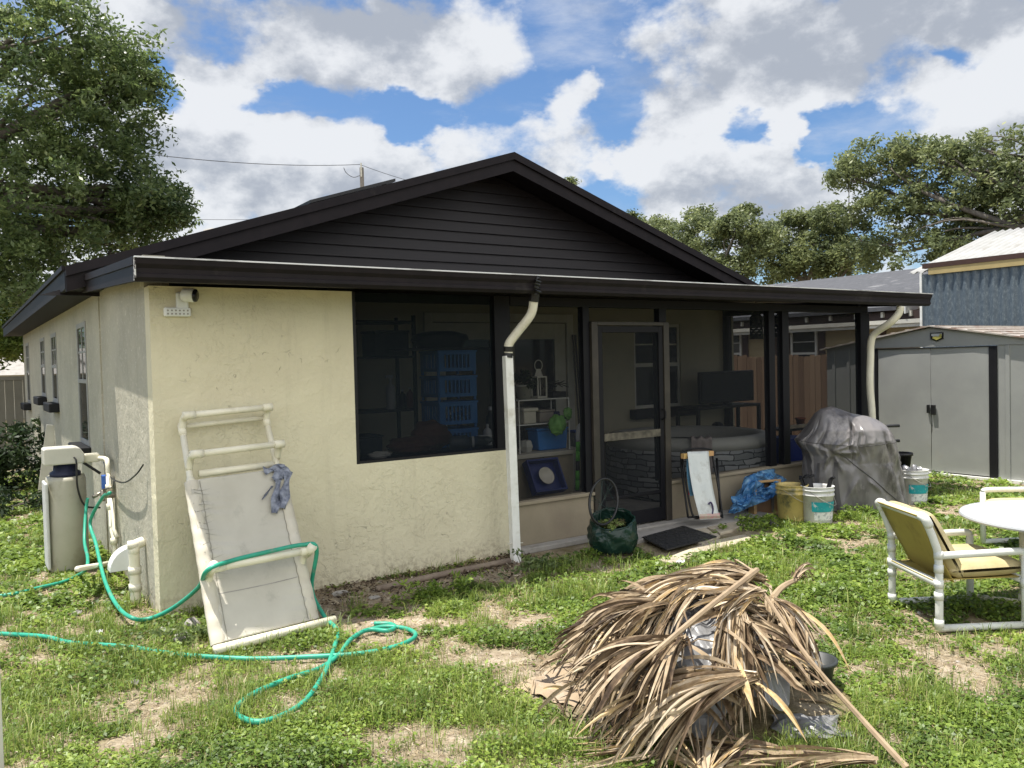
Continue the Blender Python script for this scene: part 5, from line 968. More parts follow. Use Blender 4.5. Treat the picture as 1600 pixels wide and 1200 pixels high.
# ------------------------------------------------------------------ patio table and two pvc chairs
def pvc_chair(label, c, ang, name='patio_chair'):
    t = thing(name, (0, 0, 0), label, 'chair', 'pvc patio chairs'); r = .022; W_ = .27
    FR = mat('white pvc tube', (.72,.73,.69), (.64,.65,.60), 7, .38, dirt=(.42,.41,.33), dscale=6, dlo=.58, dhi=.85) if 'white pvc tube' not in bpy.data.materials else bpy.data.materials['white pvc tube']
    for s in (-1, 1):
        y = s*W_
        MB().tube(smooth_path([(-.02, y, .02), (-.02, y, .42), (-.045, y, .54), (-.085, y, .64), (-.10, y, .675)], 4), r, 12).build('back_leg', FR, t, smooth=True)
        MB().tube([(.50, y, .02), (.50, y, .45)], r, 12).build('front_leg', FR, t, smooth=True)
        MB().tube(smooth_path([(-.02, y, .455), (.2, y, .46), (.46, y, .465), (.50, y, .45)], 3), r, 12).build('armrest', FR, t, smooth=True)
        MB().tube([(-.02, y, .03), (.50, y, .03)], r*.95, 12).build('skid_rail', FR, t, smooth=True)
        for z in (.06, .22, .29, .38, .46): MB().tube([(-.02, y, z-.022), (-.02, y, z+.022)], r*1.2, 12).build('coupling', FR, t, smooth=True)
        MB().tube(smooth_path([(-.075, y, .63), (-.10, y, .677), (-.10, y-s*.05, .682)], 3), r*1.22, 12).build('elbow', FR, t, smooth=True)
        MB().tube([(.50, y, .25), (.50, y, .3)], r*1.2, 12).build('coupling', FR, t, smooth=True)
    MB().tube([(-.10, -W_, .68), (-.10, W_, .68)], r, 12).build('top_rail', FR, t, smooth=True); MB().tube([(-.02, -W_, .29), (-.02, W_, .29)], r, 12).build('seat_rail', FR, t, smooth=True); MB().tube([(.50, -W_, .29), (.50, W_, .29)], r, 12).build('seat_rail', FR, t, smooth=True)
    SLG = bpy.data.materials.get('mustard sling') or mat('mustard sling', (.42,.33,.085), (.36,.28,.07), 4, .75, .2, 200, dirt=(.20,.15,.05), dscale=4)
    q = MB()
    def sl(u, v):
        P = [(-.125, .69), (-.10, .66), (-.02, .50), (.08, .315), (.10, .285)]; s_ = v*(len(P)-1); i = min(int(s_), len(P)-2); f_ = s_-i; x = P[i][0]*(1-f_)+P[i+1][0]*f_; z = P[i][1]*(1-f_)+P[i+1][1]*f_; return (x-.004, (u-.5)*(2*W_-.07), z)
    q.grid(sl, 8, 24); q.build('back_sling', SLG, t, smooth=True, solid=.004)
    q = MB(); q.grid(lambda u, v: (-.04+.55*v, (u-.5)*(2*W_-.06), .305-.035*math.sin(3.14*v)*math.sin(3.14*u)), 8, 14); q.build('seat_sling', SLG, t, smooth=True, solid=.004)
    CU = bpy.data.materials.get('faded cushion') or mat('faded cushion', (.56,.47,.27), (.44,.37,.19), 5, .9, .25, 120, dirt=(.34,.30,.19), dscale=6, dlo=.5, dhi=.75)
    def cush(cx, cz, ux, uz, ln, th):
        nx, nz = -uz, ux; q = MB()
        def f(u, v):
            a = v*2*math.pi; e = abs(math.cos(a))**.5*math.copysign(1, math.cos(a)); g = abs(math.sin(a))**.8*math.copysign(1, math.sin(a)); s_ = (u-.5)*2; w = (1-abs(s_)**8)**.5 if abs(s_) < 1 else 0; tuft = 1-.25*math.exp(-((e*1.0)/.15)**2)-.2*math.exp(-(s_/.12)**2)
            l_ = e*ln/2*(.96+.04*w); h_ = g*th/2*(.15+.85*w)*tuft; return (cx+ux*l_+nx*h_, s_*(W_-.03), cz+uz*l_+nz*h_)
        q.grid(f, 26, 30); return q
    cush(.30, .355, 1, .03, .46, .11).build('seat_cushion', CU, t, smooth=True); d = np.array([-.17, .32]); d /= np.linalg.norm(d); cush(.045, .50, d[0], d[1], .44, .11).build('back_cushion', CU, t, smooth=True)
    t.location = (c[0], c[1], 0); t.rotation_euler = (0, 0, ang); return t
n0, n1 = gz_at(1474, 990), gz_at(1398, 946); mc = (n0+n1)/2; dv = n0-n1; ang = math.atan2(dv[1], dv[0])+math.pi/2
pvc_chair('white pipe patio chair with mustard sling and tan cushions drawn up to the round table', mc, ang)
ch2 = at(1517, 768, 'z', .455); a2_ = math.radians(150); ch2 = ch2+R3*.10; pvc_chair('white pipe chair mostly hidden on the far side of the round table', (ch2[0]-.5*math.cos(a2_)-.27*math.sin(a2_), ch2[1]-.5*math.sin(a2_)+.27*math.cos(a2_)), a2_)
tcn = np.array([-1.07+.56*5.02+.828*3.36, -5.80+.828*5.02-.56*3.36, 0]); TZ = .62; pt_ = thing('patio_table', tcn, 'round white patio table standing on the grass in sunlight', 'table')
q = MB(); q.lathe((tcn[0], tcn[1], TZ-.03), [(0, 0), (.53, 0), (.555, .006), (.56, .016), (.555, .027), (.545, .03), (0, .03)], 64); q.build('tabletop', mat('white table top', (.44,.455,.46), (.39,.405,.41), 4, .4, dirt=(.31,.315,.305), dscale=5, dlo=.55, dhi=.8), pt_)
for k in range(4):
    a = k*math.pi/2+.35; d = np.array([math.cos(a), math.sin(a), 0]); MB().tube([tcn+d*.20+[0, 0, .03], tcn+d*.20+[0, 0, TZ-.032]], .028, 12).build('leg', M['pvc'], pt_, smooth=True)
    MB().tube([tcn+d*.10+[0, 0, .04], tcn+d*.46+[0, 0, .04]], .026, 12).build('foot', M['pvc'], pt_, smooth=True); MB().tube([tcn+d*.20+[0, 0, .03], tcn+d*.20+[0, 0, .10]], .035, 12).build('coupling', M['pvc'], pt_, smooth=True)
# ------------------------------------------------------------------ things kept on the porch
I = lambda px, py, y: at(px, py, 'y', y)
FZ = .06
BLUE = mat('blue basket plastic', (.035,.19,.52), (.03,.16,.45), 6, .45)
# tower of blue drawers baskets
yb = .62; x0, x1 = I(684, 600, yb)[0], I(746, 600, yb)[0]; dp = .34
zs = [I(715, y, yb)[2] for y in (545, 585, 625, 668, 708)]
def basket(x0, x1, y0, y1, z0, z1, label):
    t = thing('basket', ((x0+x1)/2, (y0+y1)/2, z0), label, 'basket', 'blue slotted baskets'); q = MB(); th = .008
    def slotted(axis, c, a, b):
        n = 9; q_ = []
        lo, hi = z0+(z1-z0)*.16, z1-(z1-z0)*.20
        B = (lambda u0, u1, za, zb: q.box(u0, u1, c-th/2, c+th/2, za, zb)) if axis == 'y' else (lambda u0, u1, za, zb: q.box(c-th/2, c+th/2, u0, u1, za, zb))
        B(a, b, z0, lo); B(a, b, hi, z1-.01); w = (b-a)/n
        B(a, a+w*1.3, lo, hi); B(b-w*1.3, b, lo, hi)
        k = a+w*1.3
        m = 7; s = (b-a-2.6*w)/m
        for i in range(m): B(k+i*s+s*.62, k+(i+1)*s, lo, hi)
    slotted('y', y0, x0+.012, x1-.012); slotted('y', y1, x0+.012, x1-.012); slotted('x', x0+.012, y0+.012, y1-.012); slotted('x', x1-.012, y0+.012, y1-.012)
    q.box(x0+.012, x1-.012, y0+.012, y1-.012, z0, z0+.008); q.build('body', BLUE, t)
    r = MB(); r.box(x0, x1, y0-.008, y0+.01, z1-.018, z1); r.box(x0, x1, y1-.01, y1+.008, z1-.018, z1); r.box(x0, x0+.015, y0+.01, y1-.01, z1-.018, z1); r.box(x1-.015, x1, y0+.01, y1-.01, z1-.018, z1); r.build('rim', BLUE, t, bevel=.003)
    p = MB()
    for (a, b) in ((x0+.01, y0+.01), (x1-.03, y0+.01), (x0+.01, y1-.03), (x1-.03, y1-.03)): p.box(a, a+.02, b, b+.02, z0-.035, z0)
    p.build('feet', BLUE, t); return t
for k, nm in enumerate(('topmost blue basket of the tower under the board', 'second blue basket from the top of the tower', 'third blue basket down holding crumpled clear wrap', 'lowest visible blue basket of the tower behind the jar')):
    z1_, z0_ = zs[k]-.012, zs[k+1]+.030; basket(x0, x1, yb, yb+dp, z0_, z1_, nm)
z1_ = zs[4]-.012; basket(x0, x1, yb, yb+dp, z1_-.20, z1_, 'blue basket at the bottom of the tower below the sill'); basket(x0, x1, yb, yb+dp, FZ+.035, z1_-.24, 'blue basket standing on the porch floor under the tower')
rg = np.random.default_rng(40); q = MB(); zc = (zs[2]+zs[3])/2
for k in range(26): c = np.array([rg.uniform(x0+.04, x1-.05), rg.uniform(yb+.03, yb+.2), zc+rg.normal()*.03]); a = rg.normal(size=3)*.04; b = rg.normal(size=3)*.04; q.add([c, c+a, c+a+b, c+b], [(0, 1, 2, 3)])
tag(q.build('clear_wrap', mat('crumpled wrap', (.55,.58,.62), (.35,.38,.42), 8, .3), None), 'crumpled clear plastic wrap inside the third blue basket', 'wrap')
q = MB(); q.box(x0-.30, x1+.20, yb-.05, yb+.42, zs[0]-.005, zs[0]+.012); tag(q.build('board', M['dark'], None), 'dark board lying across the top of the blue basket tower', 'board')
c = I(690, 512, yb+.15); q = MB(); q.lathe((c[0]-.02, yb+.15, zs[0]+.013), [(0, 0), (.2, 0), (.22, .06), (.26, .065), (.24, .12), (.12, .15), (0, .155)], 26, squash=(1.1, .8)); tag(q.build('lidded_bin', M['dark'], None, smooth=True), 'dark domed bin lid resting on the board above the baskets', 'bin')
# dark shelving at the left with odds and ends
sh_ = thing('shelf_unit', (1.75, 1.2, FZ), 'dark shelving unit in the gloom behind the large screen', 'shelf'); sx0, sx1, sy0, sy1 = 1.75, 2.55, 1.15, 1.55
lv = [FZ+.05, .72, 1.22, 1.72, 2.05]
for a in (sx0, sx1-.03): 
    for b in (sy0, sy1-.03): MB().box(a, a+.03, b, b+.03, FZ, 2.1).build('leg', M['dark'], sh_)
for z in lv: MB().box(sx0, sx1, sy0+.001, sy1-.001, z-.02, z).build('shelf_board', M['dark'], sh_)
def bottle(x, y, z, r, h, m, label, cap=None, spray=False, name='bottle'):
    t = thing(name, (x, y, z), label, name.replace('_', ' ')); q = MB(); q.lathe((x, y, z), [(0, 0), (r, 0), (r*1.02, .01), (r, h*.62), (r*.8, h*.74), (r*.32, h*.82), (r*.3, h*.92), (0, h*.92)], 16); q.build('body', m, t, smooth=True)
    q = MB(); q.lathe((x, y, z+h*.90), [(0, 0), (r*.36, 0), (r*.36, h*.1), (0, h*.1)], 12)
    if spray: q.box(x-r*1.1, x+r*.5, y-.012, y+.012, z+h*.98, z+h*1.08)
    q.build('cap', cap or M['dark'], t); return t
GW = mat('grey white plastic', (.45,.46,.47), (.38,.39,.4), 5, .4); AMB = mat('amber tin', (.40,.24,.05), (.3,.17,.04), 5, .5)
def put(px, y, z): return I(px, 600, y)[0], y, z
bottle(*put(610, 1.25, lv[2]), .045, .30, GW, 'grey spray bottle standing on the dark shelf', GW, True, 'spray_bottle')
bottle(*put(628, 1.3, lv[2]), .04, .18, M['dark'], 'short dark bottle beside the spray bottle', GW); bottle(*put(640, 1.28, lv[2]), .035, .2, mat('dull red plastic', (.16,.03,.03)), 'dull red bottle at the right end of the dark shelf', GW)
bottle(*put(597, 1.3, lv[3]), .06, .20, AMB, 'amber tin bottle on the upper dark shelf', M['dark']); 
def boxthing(name, x0, x1, y0, y1, z0, z1, m, label, cat, lid=None):
    t = thing(name, ((x0+x1)/2, (y0+y1)/2, z0), label, cat); MB().box(x0, x1, y0, y1, z0, z1).build('body', m, t, bevel=.01)
    MB().box(x0-.008, x1+.008, y0-.008, y1+.008, z1+.001, z1+.02).build('lid', lid or m, t, bevel=.006); return t
boxthing('storage_box', 2.15, 2.5, 1.2, 1.5, lv[3], lv[3]+.22, M['black'], 'black storage box on the upper dark shelf', 'box'); boxthing('storage_box', 1.8, 2.2, 1.2, 1.5, lv[1], lv[1]+.25, mat('slate box', (.05,.06,.08)), 'slate coloured storage box low on the dark shelf', 'box')
# blanket heap, jars and bottles along the ledge
lg = MB(); lg.box(OX0-.2, OX1+.05, .17, .60, OZ-.05, OZ-.005); t = thing('work_table', (2.1, .4, FZ), 'dark table along the inside of the cream wall', 'table'); lg.build('tabletop', M['dark'], t)
for a in (OX0-.15, OX1): 
    for b in (.20, .55): MB().box(a-.02, a+.02, b-.02, b+.02, FZ, OZ-.05).build('leg', M['dark'], t)
c0 = I(652, 700, .36)
def blob(c, r, seed, n=(30, 18), amp=.16, f=3.0):
    rg = np.random.default_rng(seed); A = rg.random(8)*6.28
    def fn(u, v):
        a, b = u*2*math.pi, v*math.pi; d = np.array([math.cos(a)*math.sin(b), math.sin(a)*math.sin(b), -math.cos(b)])
        k = 1+amp*(math.sin(f*a+A[0]+2*b)*math.sin(b)**1+.6*math.sin(f*2*d[2]*2+A[1]+a)+.4*math.sin(f*3*d[0]+f*2*d[1]+A[2])); return np.array(c)+d*np.array(r)*k
    return MB().grid(fn, n[0], n[1], closed_u=True)
BR = mat('rust brown blanket', (.075,.026,.017), (.05,.018,.012), 8, .9, .6, 30, bdist=.01)
t = thing('blanket', (c0[0], .38, OZ), 'rumpled rust brown blanket heaped on the table behind the big screen', 'blanket'); xb0, xb1 = I(610, 700, .38)[0], I(708, 700, .38)[0]
blob(((xb0*.35+xb1*.65), .40, OZ+.13), (.17, .13, .13), 3, amp=.10).build('fold', BR, t, smooth=True); blob(((xb0*.7+xb1*.3), .36, OZ+.07), (.22, .13, .075), 4, amp=.13).build('fold', BR, t, smooth=True)
q = blob((I(590, 724, .30)[0], .28, OZ+.02), (.10, .05, .03), 5); tag(q.build('rag', mat('pale rag', (.45,.44,.40)), None, smooth=True), 'pale folded rag near the lower left corner of the big screen', 'rag')
CL = glass_mat('clear plastic', (.75,.8,.82), .08, .45)
p = I(718, 696, .34); t = thing('clear_jar', (p[0], .34, OZ), 'clear plastic jar lying on its side before the blue baskets', 'jar'); MB().lathe((p[0]-.09, .36, OZ+.062), [(0, 0), (.058, 0), (.062, .02), (.062, .15), (.045, .17), (.045, .2), (0, .2)], 20, (.9, -.45, 0)).build('body', CL, t, smooth=True); MB().lathe((p[0]+.085, .275, OZ+.062), [(0, 0), (.05, 0), (.05, .02), (0, .02)], 20, (.9, -.45, 0)).build('lid', GW, t)
p = I(755, 690, .36); t = thing('white_labelled_bottle', (p[0], .36, OZ), 'bottle lying down with a white paper label by the dark post', 'bottle'); MB().lathe((p[0]-.07, .40, OZ+.05), [(0, 0), (.045, 0), (.048, .1), (.03, .14), (.018, .16), (.018, .19), (0, .19)], 18, (.95, -.3, .05)).build('body', CL, t, smooth=True); MB().box(p[0]-.06, p[0]+.06, .30, .38, OZ+.10, OZ+.103).build('label', M['white'], t)
bottle(I(762, 690, .46)[0], .46, OZ, .04, .19, GW, 'upright bottle with white label next to the dark post', GW); bottle(I(770, 690, .55)[0]-.02, .55, OZ, .045, .34, M['black'], 'tall black bottle standing against the dark post', GW)
# counter with panelled front
ct = thing('counter', (3.2, .45, FZ), 'tan panelled counter behind the middle screen', 'counter'); cx0, cx1 = I(800, 750, .30)[0], I(897, 750, .30)[0]; cz = I(850, 707, .28)[2]
q = MB(); w = (cx1-cx0)/2; 
for k in range(2): q.box(cx0+w*k+.004, cx0+w*(k+1)-.004, .30, .33, FZ, cz-.04)
q.build('front_panel', M['kneewall'], ct, bevel=.004); MB().box(cx0-.02, cx1+.015, .27, .72, cz-.04, cz).build('top', mat('pale counter top', (.46,.43,.36)), ct, bevel=.006); MB().box(cx1-.03, cx1, .33, .70, FZ, cz-.04).build('side_panel', M['kneewall'], ct)
# blue tray with bowl leaning on the counter
lt = thing('litter_tray', (3.1, .15, KZ), 'navy blue plastic tray tipped against the tan counter', 'tray'); t0 = I(852, 760, .20); a_, b_ = I(829, 778, .16), I(876, 772, .16); exx = (b_-a_)/2; exx[1] = 0; upv = np.array([.0, .07, .13]); nrm = np.cross(exx, upv); nrm /= np.linalg.norm(nrm); cc = (a_+b_)/2; cc[1] = .20; cc[2] = KZ+.15
q = MB(); q.obox(cc, exx, upv*1.0, nrm*.008)
for s, v_, h_ in ((1, exx, upv), (-1, exx, upv)): q.obox(cc+s*v_+nrm*.04, v_*.05, h_*1.02, nrm*.045)
for s in (1, -1): q.obox(cc+s*upv+nrm*.04, exx*1.05, upv*.07, nrm*.046)
q.build('tray', mat('navy plastic', (.012,.025,.14), (.01,.02,.11), 5, .35), lt, bevel=.008)
bw = thing('pet_bowl', cc, 'cream bowl resting inside the tipped navy tray', 'bowl'); MB().lathe(cc+nrm*.012+exx*.05, [(0, 0), (.045, .0), (.075, .04), (.082, .045), (.07, .04), (.045, .008), (0, .006)], 24, nrm).build('bowl', mat('cream ceramic', (.60,.56,.48), None, 5, .3), bw, smooth=True)
# wire rack on the counter
wr = thing('wire_rack', (3.2, .5, cz), 'white wire rack holding pots and tubs on the tan counter', 'rack'); ry0, ry1 = .34, .62; rx0, rx1 = I(811, 650, ry0)[0], I(889, 650, ry0)[0]; zA, zB = I(850, 624, ry0)[2], I(850, 662, ry0)[2]
q = MB(); 
for a in (rx0, rx1):
    for b in (ry0, ry1): q.tube([(a, b, cz), (a, b, zA)], .006, 6)
for z in (zA, zB):
    q.tube([(rx0, ry0, z), (rx1, ry0, z), (rx1, ry1, z), (rx0, ry1, z)], .005, 6, closed=True)
    for k in range(1, 12): x = rx0+(rx1-rx0)*k/12; q.tube([(x, ry0, z), (x, ry1, z)], .0025, 4)
q.build('wire_frame', M['white'], wr)
def pot(px, y, z, r, h, m, label, name='flower_pot', sq=False):
    x = I(px, 620, y)[0]; t = thing(name, (x, y, z), label, name.replace('_', ' '))
    if sq: q = MB(); q.prism([(x-r*.82, y-r*.82, z), (x+r*.82, y-r*.82, z), (x+r*.82, y+r*.82, z), (x-r*.82, y+r*.82, z)], (0, 0, h*.98)); q.build('pot', m, t, bevel=.008); MB().box(x-r, x+r, y-r, y+r, z+h*.8, z+h).build('rim', m, t, bevel=.005)
    else: MB().lathe((x, y, z), [(0, 0), (r*.68, 0), (r*.92, h*.85), (r*1.05, h*.85), (r*1.05, h), (r*.9, h), (r*.65, h*.1), (0, h*.1)], 22).build('pot', m, t, smooth=True)
    return x
PT = mat('grey white pot', (.42,.42,.38), (.36,.36,.33), 5, .6); x = pot(819, .48, zA+.004, .085, .135, PT, 'tapered pale pot on top of the wire rack'); pot(821, .46, zB+.004, .085, .145, mat('cream bin', (.58,.55,.46)), 'square cream bin on the middle wire shelf', 'storage_bin', True)
rg = np.random.default_rng(50); V, Fc, T = leaf_cloud(rg, np.array([x, .48, zA+.19])+rg.normal(size=(12, 3))*[.05, .05, .06], [.05]*12, 22, .03); pd = thing('pot_plant', (x, .48, zA+.13), 'dark leafy plant growing in the tapered pale pot', 'plant'); npmesh('foliage', V, Fc, DARKLEAF, pd, tone=T)
x = I(842, 600, .5)[0]; la = thing('lantern', (x, .5, zA), 'pale metal candle lantern with ring handle on the wire rack', 'lantern'); zt_ = zA+.20
q = MB(); q.box(x-.055, x+.055, .445, .555, zA+.006, zA+.025)
for a in (-.05, .05):
    for b in (.45, .55): q.box(x+a-.006, x+a+.006, b-.006, b+.006, zA+.025, zt_)
q.box(x-.055, x+.055, .445, .555, zt_, zt_+.012); q.build('frame', M['trim'], la); MB().lathe((x, .5, zt_+.012), [(.05, 0), (.03, .05), (.02, .07), (0, .07)], 4).build('roof', M['trim'], la); MB().tube([(x+.045*math.cos(a), .5, zt_+.115+.05*math.sin(a)) for a in np.linspace(0, 6.283, 18)[:-1]], .004, 6, closed=True).build('ring', M['trim'], la)
x = I(867, 600, .5)[0]; q = MB(); 
for k in range(7): q.tube(smooth_path([(x-.09, .42+.03*k, zA+.09+.02*(k % 3)), (x, .43+.03*k, zA+.13+.015*(k % 2)), (x+.10, .42+.03*k, zA+.10+.03*(k % 3))], 4), .004, 5)
q.box(x-.08, x+.08, .43, .57, zA+.006, zA+.06); tag(q.build('wire_hangers', M['dark'], None), 'bundle of thin wire hangers on top of the wire rack', 'hangers')
boxthing('cardboard_box', I(836, 650, .5)[0], I(858, 650, .5)[0], .42, .58, zB+.005, zB+.10, mat('grey card', (.30,.27,.23)), 'open card box tilted on the middle wire shelf', 'box')
q = blob((I(866, 648, .48)[0], .5, zB+.055), (.06, .06, .055), 9); tag(q.build('cap', mat('navy cloth', (.02,.03,.09)), None, smooth=True), 'navy cloth cap on the middle wire shelf', 'cap')
xa, xb = I(838, 690, .42)[0], I(886, 690, .42)[0]; t = thing('plastic_tub', ((xa+xb)/2, .48, cz), 'blue plastic tub at the bottom of the wire rack', 'tub'); zt = I(860, 672, .4)[2]
q = MB(); q.prism([(xa+.02, .40, cz+.002), (xb-.02, .40, cz+.002), (xb, .40, zt), (xa, .40, zt)], (0, .17, 0)); q.build('tub', BLUE, t, bevel=.012); MB().box(xa-.012, xb+.012, .39, .58, zt+.001, zt+.02).build('rim', BLUE, t, bevel=.006)
x = I(822, 690, .42)[0]; MBq = MB().lathe((x, .42, cz+.002), [(0, 0), (.05, 0), (.068, .05), (.05, .105), (.03, .11), (0, .11)], 6); tag(MBq.build('hexagonal_jar', PT, None), 'small grey six sided jar on the counter left of the blue tub', 'jar')
GB2 = mat('lime green bag', (.10,.26,.05), (.17,.38,.09), 7, .45, .5, 14, bdist=.015); t = thing('green_bag', I(872, 664, .30), 'knotted lime green plastic bag hanging off the wire rack', 'bag'); c = I(871, 664, .28); blob(c, (.085, .06, .095), 14, amp=.12, f=4).build('body', GB2, t, smooth=True); blob(I(887, 646, .30), (.045, .035, .055), 15, amp=.15, f=4).build('knot', GB2, t, smooth=True)
boxthing('water_jug', I(891, 690, .5)[0], I(899, 690, .5)[0]+.03, .42, .52, cz+.002, cz+.14, CL, 'clear plastic jug at the right end of the counter', 'jug', mat('blue cap', (.03,.08,.3)))
# sticks with green and black tape
LIME = mat('lime tape', (.10,.42,.04), (.08,.34,.03), 8, .5)
for i, (px, lab) in enumerate(((903, 'walking cane with grey curved handle, wrapped in lime and black tape'), (911, 'straight pole wrapped in lime and black tape beside the cane'))):
    y = .24; b, tp = I(px-3+6*i, 772, y), I(px, 690, y); b[2] = KZ*0+FZ; t = thing('cane' if i == 0 else 'taped_pole', b, lab, 'cane' if i == 0 else 'pole'); n = 9
    for k in range(n): a_ = b+(tp-b)*k/n; c_ = b+(tp-b)*(k+1)/n; MB().tube([a_, c_], .020, 8).build('band', LIME if (k+i) % 3 else M['black'], t, smooth=True)
    if i == 0: MB().tube(smooth_path([tp, I(903, 676, y), I(905, 666, y), I(912, 664, y), I(918, 668, y)], 4), .021, 10).build('grip', mat('grey grip', (.46,.47,.50)), t, smooth=True)
for px in (895, 899):
    a_, b_ = I(px, 600, 2.12), I(px, 560, 2.12); q = MB().tube([(a_[0], 1.95, FZ), (a_[0]+.03, 2.14, 1.95)], .012, 6); tag(q.build('broom_stick', M['taupe'], None), 'thin pole leaning on the porch wall left of the screen door', 'pole', 'poles leaning beside the white door')
# hot tub
HC = np.array([6.12, 1.12]); HR = .96; HZ = .70; ht = thing('hot_tub', (*HC, FZ), 'round inflatable hot tub with grey stacked stone print', 'hot tub')
STN = bpy.data.materials.new('stacked stone print'); STN.use_nodes = True; t_ = STN.node_tree; b = t_.nodes['Principled BSDF']; tc = N(t_, 'ShaderNodeTexCoord'); sp_ = N(t_, 'ShaderNodeSeparateXYZ'); L(t_, tc.outputs['Object'], sp_.inputs[0])
an = math_node(t_, 'MULTIPLY', math_node(t_, 'ARCTAN2', sp_.outputs[1], sp_.outputs[0]), HR); cb_ = N(t_, 'ShaderNodeCombineXYZ'); L(t_, an, cb_.inputs[0]); L(t_, sp_.outputs[2], cb_.inputs[1])
bk = N(t_, 'ShaderNodeTexBrick'); bk.inputs['Scale'].default_value = 1.0; bk.inputs['Brick Width'].default_value = .27; bk.inputs['Row Height'].default_value = .062; bk.inputs['Mortar Size'].default_value = .007; bk.inputs['Color1'].default_value = (.40,.41,.405,1); bk.inputs['Color2'].default_value = (.13,.14,.145,1); bk.inputs['Mortar'].default_value = (.025,.028,.03,1); bk.offset_frequency = 2; bk.squash = .6; bk.squash_frequency = 3
nz = N(t_, 'ShaderNodeTexNoise'); nz.inputs['Scale'].default_value = 9; va = N(t_, 'ShaderNodeVectorMath', operation='SCALE'); L(t_, nz.outputs['Color'], va.inputs[0]); va.inputs[3].default_value = .07; vb = N(t_, 'ShaderNodeVectorMath', operation='ADD'); L(t_, cb_.outputs[0], vb.inputs[0]); L(t_, va.outputs[0], vb.inputs[1]); L(t_, vb.outputs[0], bk.inputs[0]); L(t_, bk.outputs[0], b.inputs['Base Color']); b.inputs['Roughness'].default_value = .5
q = MB(); q.lathe((*HC, FZ), [(HR-.05, 0), (HR, .03), (HR+.015, .2), (HR+.015, HZ-.20), (HR, HZ-.14)], 64); q.build('stone_side', STN, ht, smooth=True)
q = MB(); q.lathe((*HC, FZ), [(HR, HZ-.14), (HR-.005, HZ-.06), (HR-.05, HZ-.01), (HR-.12, HZ), (HR-.19, HZ-.03), (HR-.22, HZ-.10), (HR-.22, .1), (0, .1)], 64); q.build('liner', mat('cream vinyl', (.42,.42,.38), (.37,.37,.34), 4, .5), ht, smooth=True)
q = MB(); q.lathe((*HC, FZ+HZ-.22), [(0, 0), (HR-.215, 0)], 48); q.build('water', mat('still water', (.10,.14,.13), None, rough=.05, spec=.7), ht)
q = MB(); yc_ = .14; q.box(HC[0]-.12+.3, HC[0]+.22+.3, HC[1]-HR-.0, HC[1]-HR+.10, FZ+.16, FZ+.30); q.build('control_panel', mat('grey panel', (.26,.27,.27)), ht, bevel=.012)
tw = thing('towel', (5.4, .5, .7), 'greyish fringed towel draped over the rim of the hot tub', 'towel'); ta, td = math.radians(-128), .22
def towel(u, v):
    a = ta+(u-.5)*td; r = HR-.14+.165*min(1, v*3.3); z = FZ+HZ+.012-max(0, v-.3)*.62+.012*math.sin(14*u+3*v); r += .02+.012*math.sin(17*u+6*v)*v; return (HC[0]+r*math.cos(a), HC[1]+r*math.sin(a), z)
q = MB(); q.grid(towel, 18, 20); q.build('cloth', mat('greige towel', (.36,.31,.29), (.28,.24,.23), 14, .95, .4, 120), tw, smooth=True, solid=.006)
q = MB(); 
for k in range(30): p = np.array(towel(k/29, 1.0)); q.tube([p, p+[random.uniform(-.006, .006), -.004, -.05]], .003, 4)
q.build('fringe', mat('towel fringe', (.38,.33,.30)), tw)
# television on its desk
tvx0, tvx1 = I(1094, 600, 1.75)[0], I(1178, 600, 1.75)[0]; tz0, tz1 = I(1130, 629, 1.75)[2], I(1130, 580, 1.75)[2]
dk = thing('desk', (7.2, 1.9, FZ), 'black metal desk holding the television', 'desk'); dxa, dxb = I(1089, 640, 1.62)[0], I(1187, 640, 1.62)[0]; dz0 = tz0-.03
MB().box(dxa, dxb, 1.60, 2.0, dz0-.035, dz0).build('top', M['blackmetal'], dk, bevel=.004)
for a in (dxa, dxb-.04):
    for b in (1.60, 1.96): MB().box(a, a+.04, b, b+.04, FZ, dz0-.035).build('leg', M['blackmetal'], dk)
tv = thing('television', ((tvx0+tvx1)/2, 1.8, dz0), 'flat black television standing on the metal desk', 'television'); MB().box(tvx0, tvx1, 1.75, 1.80, tz0, tz1).build('case', M['black'], tv, bevel=.008); q = MB(); q.box(tvx0+.02, tvx1-.02, 1.742, 1.748, tz0+.03, tz1-.02); q.build('screen', mat('tv screen', (.006,.01,.016), None, rough=.12), tv)
q = MB(); m_ = (tvx0+tvx1)/2; q.box(m_-.2, m_+.2, 1.68, 1.90, dz0, dz0+.012); q.box(m_-.04, m_+.04, 1.77, 1.80, dz0+.012, tz0); q.build('stand', M['black'], tv)
q = MB(); q.box(m_-.05, m_+.18, 1.64, 1.675, dz0, dz0+.02); tag(q.build('sound_bar', mat('grey bar', (.1,.11,.12)), None), 'slim grey bar lying on the desk before the television', 'sound bar')
x = I(1123, 655, 1.7)[0]; t = thing('pump', (x, 1.72, FZ), 'small black round pump under the desk', 'pump'); MB().box(x-.12, x+.12, 1.62, 1.85, FZ, .64).build('stand', M['dark'], t); MB().lathe((x, 1.72, .641), [(0, 0), (.09, 0), (.10, .04), (.07, .10), (.03, .13), (0, .13)], 18).build('motor', M['black'], t, smooth=True)
